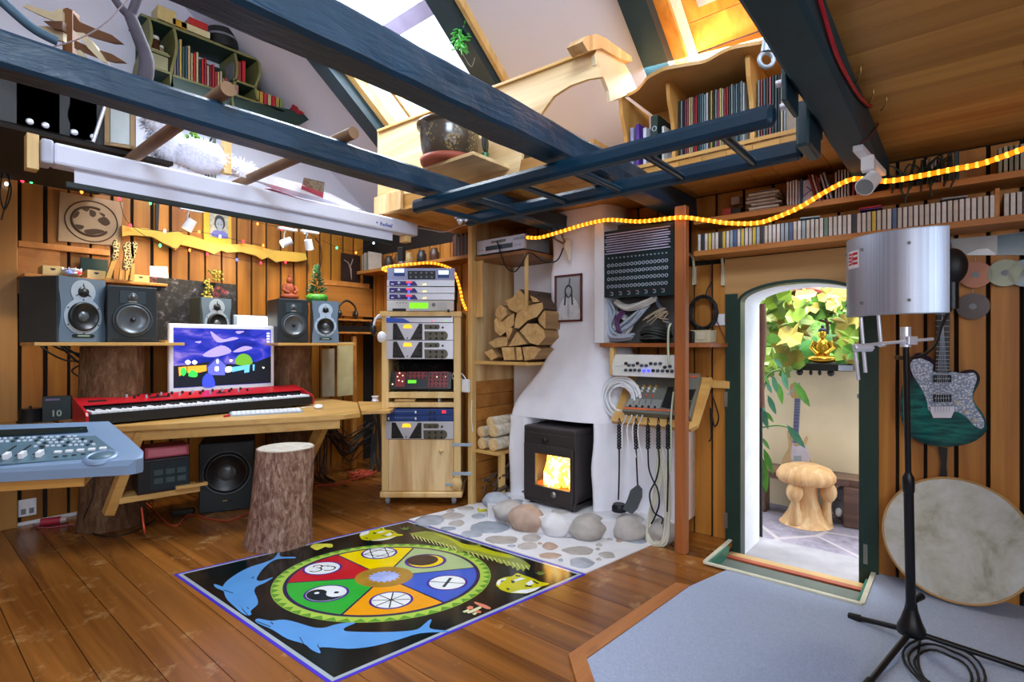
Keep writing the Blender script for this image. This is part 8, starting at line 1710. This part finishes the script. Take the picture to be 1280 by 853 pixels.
# ================================================================ microphone stand with curved reflection filter
fwd = V((CH, SH, 0)); rgt = V((SH, -CH, 0))
LD = lambda lat, d, z: rgt*lat+fwd*d+V((0, 0, z))
bp = onZ(1139, 806, .008); bd = bp.dot(fwd)
mstd = thing('microphone_stand', 'tall black tripod microphone stand on the pale blue carpet', 'microphone stand', bp); m_st2 = plain('satin_black', '#16191c', .35, .2)
tp = onD(1132, 424, 2.0); b0 = V((bp.x, bp.y, .075)); ax = (tp-b0)
M().cyl(b0, b0+ax*.5, .0165, .0165, 16).build('lower_tube', m_st2, mstd); M().cyl(b0+ax*.5, tp, .0105, .0105, 14).build('upper_tube', m_st2, mstd)
M().lathe([(.02, 0), (.046, .006), (.046, .03), (.034, .06), (.022, .10), (.018, .13)], (bp.x, bp.y, .045), (0, 0, 1), 24).build('base_hub', m_st2, mstd)
M().cyl(b0+V((.02, -.01, .10)), b0+V((.055, -.03, .11)), .011, .014, 12).build('locking_knob', m_st2, mstd)
M().lathe([(.0165, -.03), (.02, -.02), (.02, .03), (.0105, .05)], b0+ax*.5, ax, 16).build('collar', m_st2, mstd)
for (x, y, o) in ((1065, 771, 0), (1083, 858, 0), (1300, 843, 0)):
    e = onZ(x, y, .014); a = V((bp.x, bp.y, .06)); lg_ = M().cyl(a, e, .0105, .0105, 12).build('leg', m_st2, mstd); d = (a-e).normalized(); M().cyl(e-d*.01, e+d*.035, .0145, .0145, 12).build('rubber_foot', m_rub, lg_)
rf = thing('reflection_filter', 'curved perforated aluminium acoustic filter with a red and white logo', 'acoustic filter', LD(1.40, 2.0, 1.284))
t = NT('perforated_aluminium'); t.set(.42, .75); v = t.coords(out='UV'); t.col('#b4bccb'); vo = t.new('ShaderNodeTexVoronoi'); vo.inputs['Scale'].default_value = 1; vo.inputs['Randomness'].default_value = 0
m_al = t.m
# perforation: dots in rows measured along the sheet
tc = t.new('ShaderNodeTexCoord'); mp = t.new('ShaderNodeMapping'); mp.inputs['Scale'].default_value = (210, 210, 210); t.link(tc.outputs['Object'], mp.inputs['Vector']); t.link(mp.outputs[0], vo.inputs['Vector']); cdot = t.ramp(vo.outputs['Distance'], [(.2, '#9aa6b8'), (.45, '#c3cde0')]); t.col(cdot)
A_, B_2 = V((1.364, 2.17)), V((1.522, 1.85)); mid = (A_+B_2)/2; ch_ = (B_2-A_); cl_ = ch_.length; nrm = V((-.897, -.443)); sg = .095; Rr = cl_*cl_/(8*sg)+sg/2; cen = mid-nrm*(Rr-sg); half = math.asin(cl_/2/Rr); base = math.atan2(nrm.y, nrm.x)
def arcpt(u, r, z): a = base+half*(1-2*u); return LD(cen.x+r*cos(a), cen.y+r*sin(a), z)
u0 = 0 if (V((cen.x+Rr*cos(base+half), cen.y+Rr*sin(base+half)))-A_).length < .02 else 1
z0, z1 = 1.284, 1.583; N = 40
def sheet_(nm, r, th, za, zb, mat, ua=0, ub=1):
    rs = [[arcpt(ua+(ub-ua)*i/N, r, za), arcpt(ua+(ub-ua)*i/N, r, zb), arcpt(ua+(ub-ua)*i/N, r-th, zb), arcpt(ua+(ub-ua)*i/N, r-th, za)] for i in range(N+1)]
    return M().rings(rs, 0, False, True).build(nm, mat, rf)
o = sheet_('outer_sheet', Rr, .003, z0, z1, m_al)
sheet_('inner_foam', Rr-.012, .03, z0+.004, z1-.004, m_black); sheet_('rim', Rr+.001, .045, z1-.0005, z1+.003, m_lt); sheet_('rim', Rr+.001, .045, z0-.003, z0+.0005, m_lt)
for u in (.03, .34, .72):
    for z in (z0+.045, z1-.05):
        uu = u if u0 == 0 else 1-u; p = arcpt(uu, Rr, z); q = arcpt(uu, Rr+.006, z); M().cyl(p, q, .006, seg=10).build('bolt', m_grey, rf)
uu = lambda k: k if u0 == 0 else 1-k
def patch(nm, k0, k1, za, zb, mat, lay): return sheet_(nm, Rr+.0006*lay+.0006, .0006, za, zb, mat, uu(k0), uu(k1))
patch('logo_sticker', .12, .30, 1.468, 1.536, m_white, 1)
patch('logo_red', .137, .196, 1.482, 1.529, m_red, 2); patch('logo_red', .208, .285, 1.482, 1.529, m_red, 2)
patch('logo_white_bar', .224, .285, 1.491, 1.498, m_white, 3); patch('logo_white_bar', .224, .285, 1.511, 1.518, m_white, 3)
patch('logo_white_bar', .137, .182, 1.489, 1.494, m_white, 3); patch('logo_white_bar', .146, .188, 1.502, 1.507, m_white, 3); patch('logo_white_bar', .150, .196, 1.515, 1.520, m_white, 3)
hw = thing('filter_clamp', 'bright chrome crossbar, clamps and rods holding the acoustic filter on the stand', 'clamp', tp)
P3 = lambda x, y, d=2.0: onD(x, y, d)
M().cyl(P3(1066, 433, 1.97), P3(1166, 424, 2.0), .006, seg=12).build('crossbar', m_chrome, hw)
M().cyl(tp-V((0, 0, .03)), tp+V((0, 0, .045)), .017, seg=16).build('stand_clamp', m_chrome, hw); M().box(P3(1138, 426, 1.985), (.035, .03, .032), R(-50), .003).build('clamp_block', m_chrome, hw)
M().box(P3(1079, 435, 1.965), (.07, .022, .03), R(-50), .008).build('end_clamp', m_chrome, hw); M().bar(P3(1070, 437, 1.95), P3(1092, 435, 1.95), .01, .008).build('wing_screw', m_chrome, hw)
for x0, y0, x1, y1 in ((1076, 397, 1082, 466), (1098, 393, 1101, 430), (1069, 440, 1073, 475)): M().cyl(P3(x0, y0, 1.99), P3(x1, y1, 1.99), .0065, seg=12).build('rod', m_chrome, hw)
p = P3(1102, 431, 1.99); M().ball(p, (.016, .016, .009)).build('rod_end', m_chrome, hw)
mi_ = thing('microphone', 'black microphone with round shock mount and windshield right of the acoustic filter', 'microphone', onD(1192, 333, 2.12)); c = onD(1190, 333, 2.12); M().ball(c, (.05, .05, .072), 24, 16).build('windshield', m_black, mi_); M().cyl(c-V((0, 0, .06)), c-V((0, 0, .17)), .022, seg=18).build('body', m_st2, mi_); 
M().tube(spline([c-V((0, 0, .16)), onD(1178, 405, 2.1), onD(1168, 432, 2.08), onD(1150, 446, 2.05), onD(1128, 448, 2.02)], 6), .006, 7).build('cable', m_blk, mi_); M().cyl(onD(1120, 447, 2.01), onD(1136, 448, 2.02), .009, seg=10).build('connector', plain('old_brass', '#6e5638', .35, .6, .15), mi_)
m = M(); rn = random.Random(3)
for i in range(3):
    c = onZ(1178, 838, .01); r = .10+.022*i; m.tube([c+V((r*cos(2*pi*k/24)*1.3+.01*i, r*sin(2*pi*k/24)*.8, .004+.004*i+.004*sin(k))) for k in range(24)], .0045, 6, 0, True)
m.tube(spline([onZ(1150, 800, .012), onZ(1148, 830, .012), onZ(1160, 860, .012)], 5), .0045, 6)
solid('microphone_cable', m, m_blk, 'loose loops of black cable on the carpet beside the tripod base', 'cable')
# ================================================================ electric guitar on the wall
GX_ = 3.205; E5 = lambda x, y, X=GX_: onX(1040+x*.2578, 380+y*.2578, X)
eg_ = thing('wall_guitar', 'dark teal electric guitar with pearl pickguard hanging on the plank wall', 'guitar', E5(540, 500))
t = NT('teal_burst'); t.set(.12, 0, .7); v = t.coords((1, 1, 1)); f = t.noise(t.coords((1, .5, 3)), 18, 3, .6, .6); gr = t.new('ShaderNodeTexGradient', gradient_type='SPHERICAL'); mp = t.new('ShaderNodeMapping'); tc = t.new('ShaderNodeTexCoord'); mp.inputs['Scale'].default_value = (0, 4.6, 4.6); mp.inputs['Location'].default_value = (0, 0, .1); t.link(tc.outputs['Object'], mp.inputs['Vector']); t.link(mp.outputs[0], gr.inputs['Vector'])
t.col(t.mix(t.ramp(gr.outputs['Fac'], [(.05, (0, 0, 0)), (.45, (1, 1, 1))]), '#0b1230', t.ramp(f, [(.35, '#0d4a4c'), (.65, '#1c8078')])))
gb = [(500, 280), (470, 255), (430, 238), (400, 245), (375, 285), (355, 350), (338, 420), (330, 490), (336, 560), (368, 630), (430, 672), (520, 692), (600, 690), (680, 672), (738, 632), (750, 590), (732, 535), (692, 480), (686, 440), (712, 390), (716, 350), (690, 322), (645, 322), (605, 335), (575, 325)]
bm_ = M().poly3([E5(x, y, GX_) for x, y in sp2(gb, 4)], (.042, 0, 0)); bo = bm_.build('body', t.m, eg_)
t = NT('pearl_pickguard'); t.set(.25); v = t.coords(); vo = t.new('ShaderNodeTexVoronoi'); vo.inputs['Scale'].default_value = 110; t.link(v, vo.inputs['Vector']); t.col(t.ramp(vo.outputs['Distance'], [(.2, '#e6ecf4'), (.6, '#8c9cb4')]))
pg_ = [(492, 330), (580, 330), (640, 338), (688, 335), (702, 365), (682, 430), (690, 490), (735, 560), (730, 606), (690, 590), (640, 540), (590, 522), (478, 522), (462, 480), (440, 420), (390, 340), (382, 285), (420, 262), (488, 292)]
M().poly3([E5(x, y, GX_-.0005) for x, y in sp2(pg_, 3)], (-.003, 0, 0)).build('pickguard', t.m, eg_)
for y in (345, 440): 
    o = M().poly3([E5(x, yy, GX_-.004) for x, yy in ((490, y), (580, y), (580, y+36), (490, y+36))], (-.008, 0, 0)).build('pickup', m_black, eg_); m = M()
    for i in range(6): p = E5(502+i*13, y+18, GX_-.012); m.cyl(p, p-V((.002, 0, 0)), .0035, seg=8)
    m.build('pole_pieces', m_lt, o)
M().poly3([E5(x, y, GX_-.004) for x, y in ((480, 498), (592, 498), (592, 520), (578, 552), (492, 552), (478, 520))], (-.014, 0, 0)).build('bridge', m_chrome, eg_)
for x, y in ((610, 480), (652, 525), (692, 565)): M().lathe([(.011, 0), (.009, .014), (0, .015)], E5(x, y, GX_-.003), (-1, 0, 0), 16).build('knob', plain('cream_knob', '#cfd2c4', .4), eg_)
a = E5(536, 335, GX_-.004); b = E5(536, -235, GX_-.004); b = V((a.x, b.y, a.z+.58))
M().bar(a, b, .052, .026, (1, 0, 0), .006).build('neck', plain('dark_fretboard', '#2a211c', .4), eg_)
m = M()
for i in range(1, 21): c = b.lerp(a, (1-.9439**i)/(1-.9439**21)); m.bx(c.x-.0155, c.x-.0125, c.y-.025, c.y+.025, c.z-.001, c.z+.001)
m.build('frets', m_lt, eg_)
m = M()
for i in range(6): p = E5(500+i*14, 525, GX_-.019); q = V((a.x-.016, b.y-.018+.0072*i, b.z)); m.cyl(V((a.x-.018, p.y, p.z)), q, .0009, seg=5)
m.build('strings', m_lt, eg_)
M().poly3([b+V((0, y, z)) for y, z in sp2([(-.024, -.01), (.024, -.01), (.04, .03), (.035, .15), (.0, .18), (-.04, .15), (-.03, .05)], 3)], (.018, 0, 0)).build('headstock', plain('dark_headstock', '#16202c', .3), eg_)
for i in range(6): p = b+V((.0, .036, .02+.022*i)); M().cyl(p, p+V((0, .02, 0)), .006, seg=8).build('tuner', m_chrome, eg_)
h = b+V((.03, 0, .0)); M().bx(h.x-.01, XR, h.y-.012, h.y+.012, h.z-.02, h.z+.01, .003).build('hanger', m_black, eg_)
solid('guitar_strap', M().poly3([E5(x, y, XR-.02) for x, y in ((515, 695), (560, 700), (556, 790), (560, 850), (520, 850), (530, 770))], (.006, 0, 0)), m_black, 'black strap end hanging below the teal guitar', 'strap')
# ================================================================ frame drum leaning on the wall
cD = V((3.155, .02, .283)); a2 = V((.15, .10, .53)).normalized(); a1 = V((.10, .98, 0)); a1 = (a1-a2*a1.dot(a2)).normalized(); nD = a1.cross(a2); nD = nD if nD.x < 0 else -nD; rD_ = .272
fd_ = thing('frame_drum', 'large round frame drum with stained pale skin leaning against the planks', 'drum', (3.09, .0, .008))
M().rings([[cD+(a1*cos(2*pi*i/64)+a2*sin(2*pi*i/64))*r+nD*h for i in range(64)] for r, h in ((rD_, 0), (rD_, -.055), (rD_-.012, -.055), (rD_-.012, -.004))], 0, True, False).build('hoop', wood('drum_hoop', '#a8742f', '#cf9c52', 'Z', .5, 8, .02, False), fd_)
t = NT('drum_skin'); t.set(.6); v = t.coords(); f = t.noise(v, 4.5, 5, .65, .4); t.col(t.ramp(f, [(.34, '#95937e'), (.48, '#b9bbb0'), (.66, '#cfd4d2')]))
M().poly3([cD+(a1*cos(2*pi*i/64)+a2*sin(2*pi*i/64))*(rD_-.006)+nD*.001 for i in range(64)], nD*.003).build('skin', t.m, fd_)
M().tube([cD+(a1*cos(2*pi*i/64)+a2*sin(2*pi*i/64))*(rD_-.001)+nD*.001 for i in range(64)], .006, 8, 0, True).build('rim', plain('tan_rim', '#b8905a', .5), fd_)
# shiny discs and photo strip on the wall
H4 = lambda x, y, X=XR-.03: onX(1040+x*.2462, 270+y*.2462, X)
m_disc = plain('dark_mirror_disc', '#8a8478', .12, .9, .3, 6)
for x, y, c, lab in ((715, 460, '#2e2220', 'shiny dark disc hanging lowest on the plank wall right of the microphone'), (878, 290, '#5a5c4c', 'shiny silver-green disc hanging on the wall at the right'), (728, 300, '#6a3a24', 'copper coloured disc hanging just right of the microphone'), (985, 290, '#4a5458', 'shiny disc cut off by the right edge of the picture')):
    p = H4(x, y); t = thing('hanging_disc', lab, 'disc', p, 0, 'shiny discs on the wall'); o = M().cyl(p, p+V((-.0015, 0, 0)), .06, seg=40).build('disc', plain('disc_'+c[1:], c, .28, .45, .2, 8), t); M().cyl(p+V((-.0015, 0, 0)), p+V((-.003, 0, 0)), .014, seg=24).build('hub', m_grey, t)
    M().cyl(p+V((0, 0, .058)), p+V((0, 0, .08)), .001, seg=5).build('thread', m_lt, t)
t = thing('photo_strip', 'long glossy panorama strip of mountains and sky at the right edge', 'photo', H4(780, 150)); q = [(600, 118), (840, 98), (1000, 78), (1000, 200), (840, 200), (620, 195)]
M().poly3([H4(x, y, XR-.006) for x, y in q], (-.002, 0, 0)).build('strip', plain('strip_grey_sky', '#9a9894', .15, var=.2, scale=5), t); M().poly3([H4(x, y, XR-.0085) for x, y in ((840, 100), (1000, 80), (1000, 200), (840, 198))], (-.001, 0, 0)).build('blue_photo', plain('strip_blue', '#274a58', .15, var=.3), t); M().poly3([H4(x, y, XR-.0085) for x, y in ((680, 195), (740, 170), (790, 165), (830, 190), (830, 200), (690, 200))], (-.001, 0, 0)).build('mountain', plain('strip_snow', '#d8dadc', .2), t)
# ================================================================ walls behind the photographer, light
struct(M().bx(-2.1, XR+.3, -2.56, -2.5, -.1, 3.0).build('wall_back', m_plankR))
struct(M().bx(-2.1, -2.0, -2.5, YL+.1, -.1, 3.0).build('wall_near', m_plankL))
W = bpy.data.worlds.new('daylight'); SC.world = W; W.use_nodes = True
bg = W.node_tree.nodes['Background']; bg.inputs[0].default_value = (.78, .88, 1.0, 1); bg.inputs[1].default_value = 3.0
def lamp(name, typ, loc, to, power, col, size=.1, sy=None, spot=None):
    l = bpy.data.lights.new(name, typ); l.energy = power; l.color = col
    if typ == 'AREA':
        l.size = size
        if sy: l.shape = 'RECTANGLE'; l.size_y = sy
    else: l.shadow_soft_size = size
    if spot: l.spot_size = R(spot); l.spot_blend = .6
    o = bpy.data.objects.new(name, l); C.objects.link(o); o.location = loc
    o.rotation_euler = (V(to)-V(loc)).to_track_quat('-Z', 'Y').to_euler(); return o
day = (.70, .84, 1.0)
lamp('assumed_rear_daylight', 'AREA', (-.2, -2.35, 1.7), (1.9, 2.0, 1.0), 75, day, 1.8, 1.3)      # added area lamp before the solid back wall, for assumed daylight from behind
lamp('near_wall_fill', 'AREA', (-1.85, -.4, 1.8), (2.6, 1.6, .6), 45, (.88, .93, 1.0), 1.5, 1.2)  # added fill lamp in front of the solid near wall
lamp('skylight_daylight', 'AREA', (2.05, 3.03, 3.40), (1.5, 2.2, 0), 130, (.82, .9, 1.0), 1.5, 1.0)
lamp('opposite_slope_fill', 'AREA', (0, .1, 3.35), (2.2, 1.6, .6), 75, day, 1.1, .8)  # added area lamp under the closed opposite roof slope
lamp('patio_fill', 'AREA', (4.0, .9, 3.3), (5.6, 1.2, .1), 760, (1.0, .96, .93), 1.4, 2.6)  # extra area lamp added outdoors, aimed at the patio wall to brighten it
warm = (1.0, .74, .38)
for (c, d), p in ((sp1, 14), (sp2_, 16), (sp3, 12)): lamp('wall_spot_light', 'SPOT', c+d*.05, c+d*.05+V((d.x, .55, d.z)), p*1.9, warm, .03, None, 110)
lamp('ceiling_spot_light', 'SPOT', onZ(1087, 228, 1.84)+V((-.02, .03, -.04)), (2.6, .9, 0), 18, (1, .85, .6), .03, None, 90)
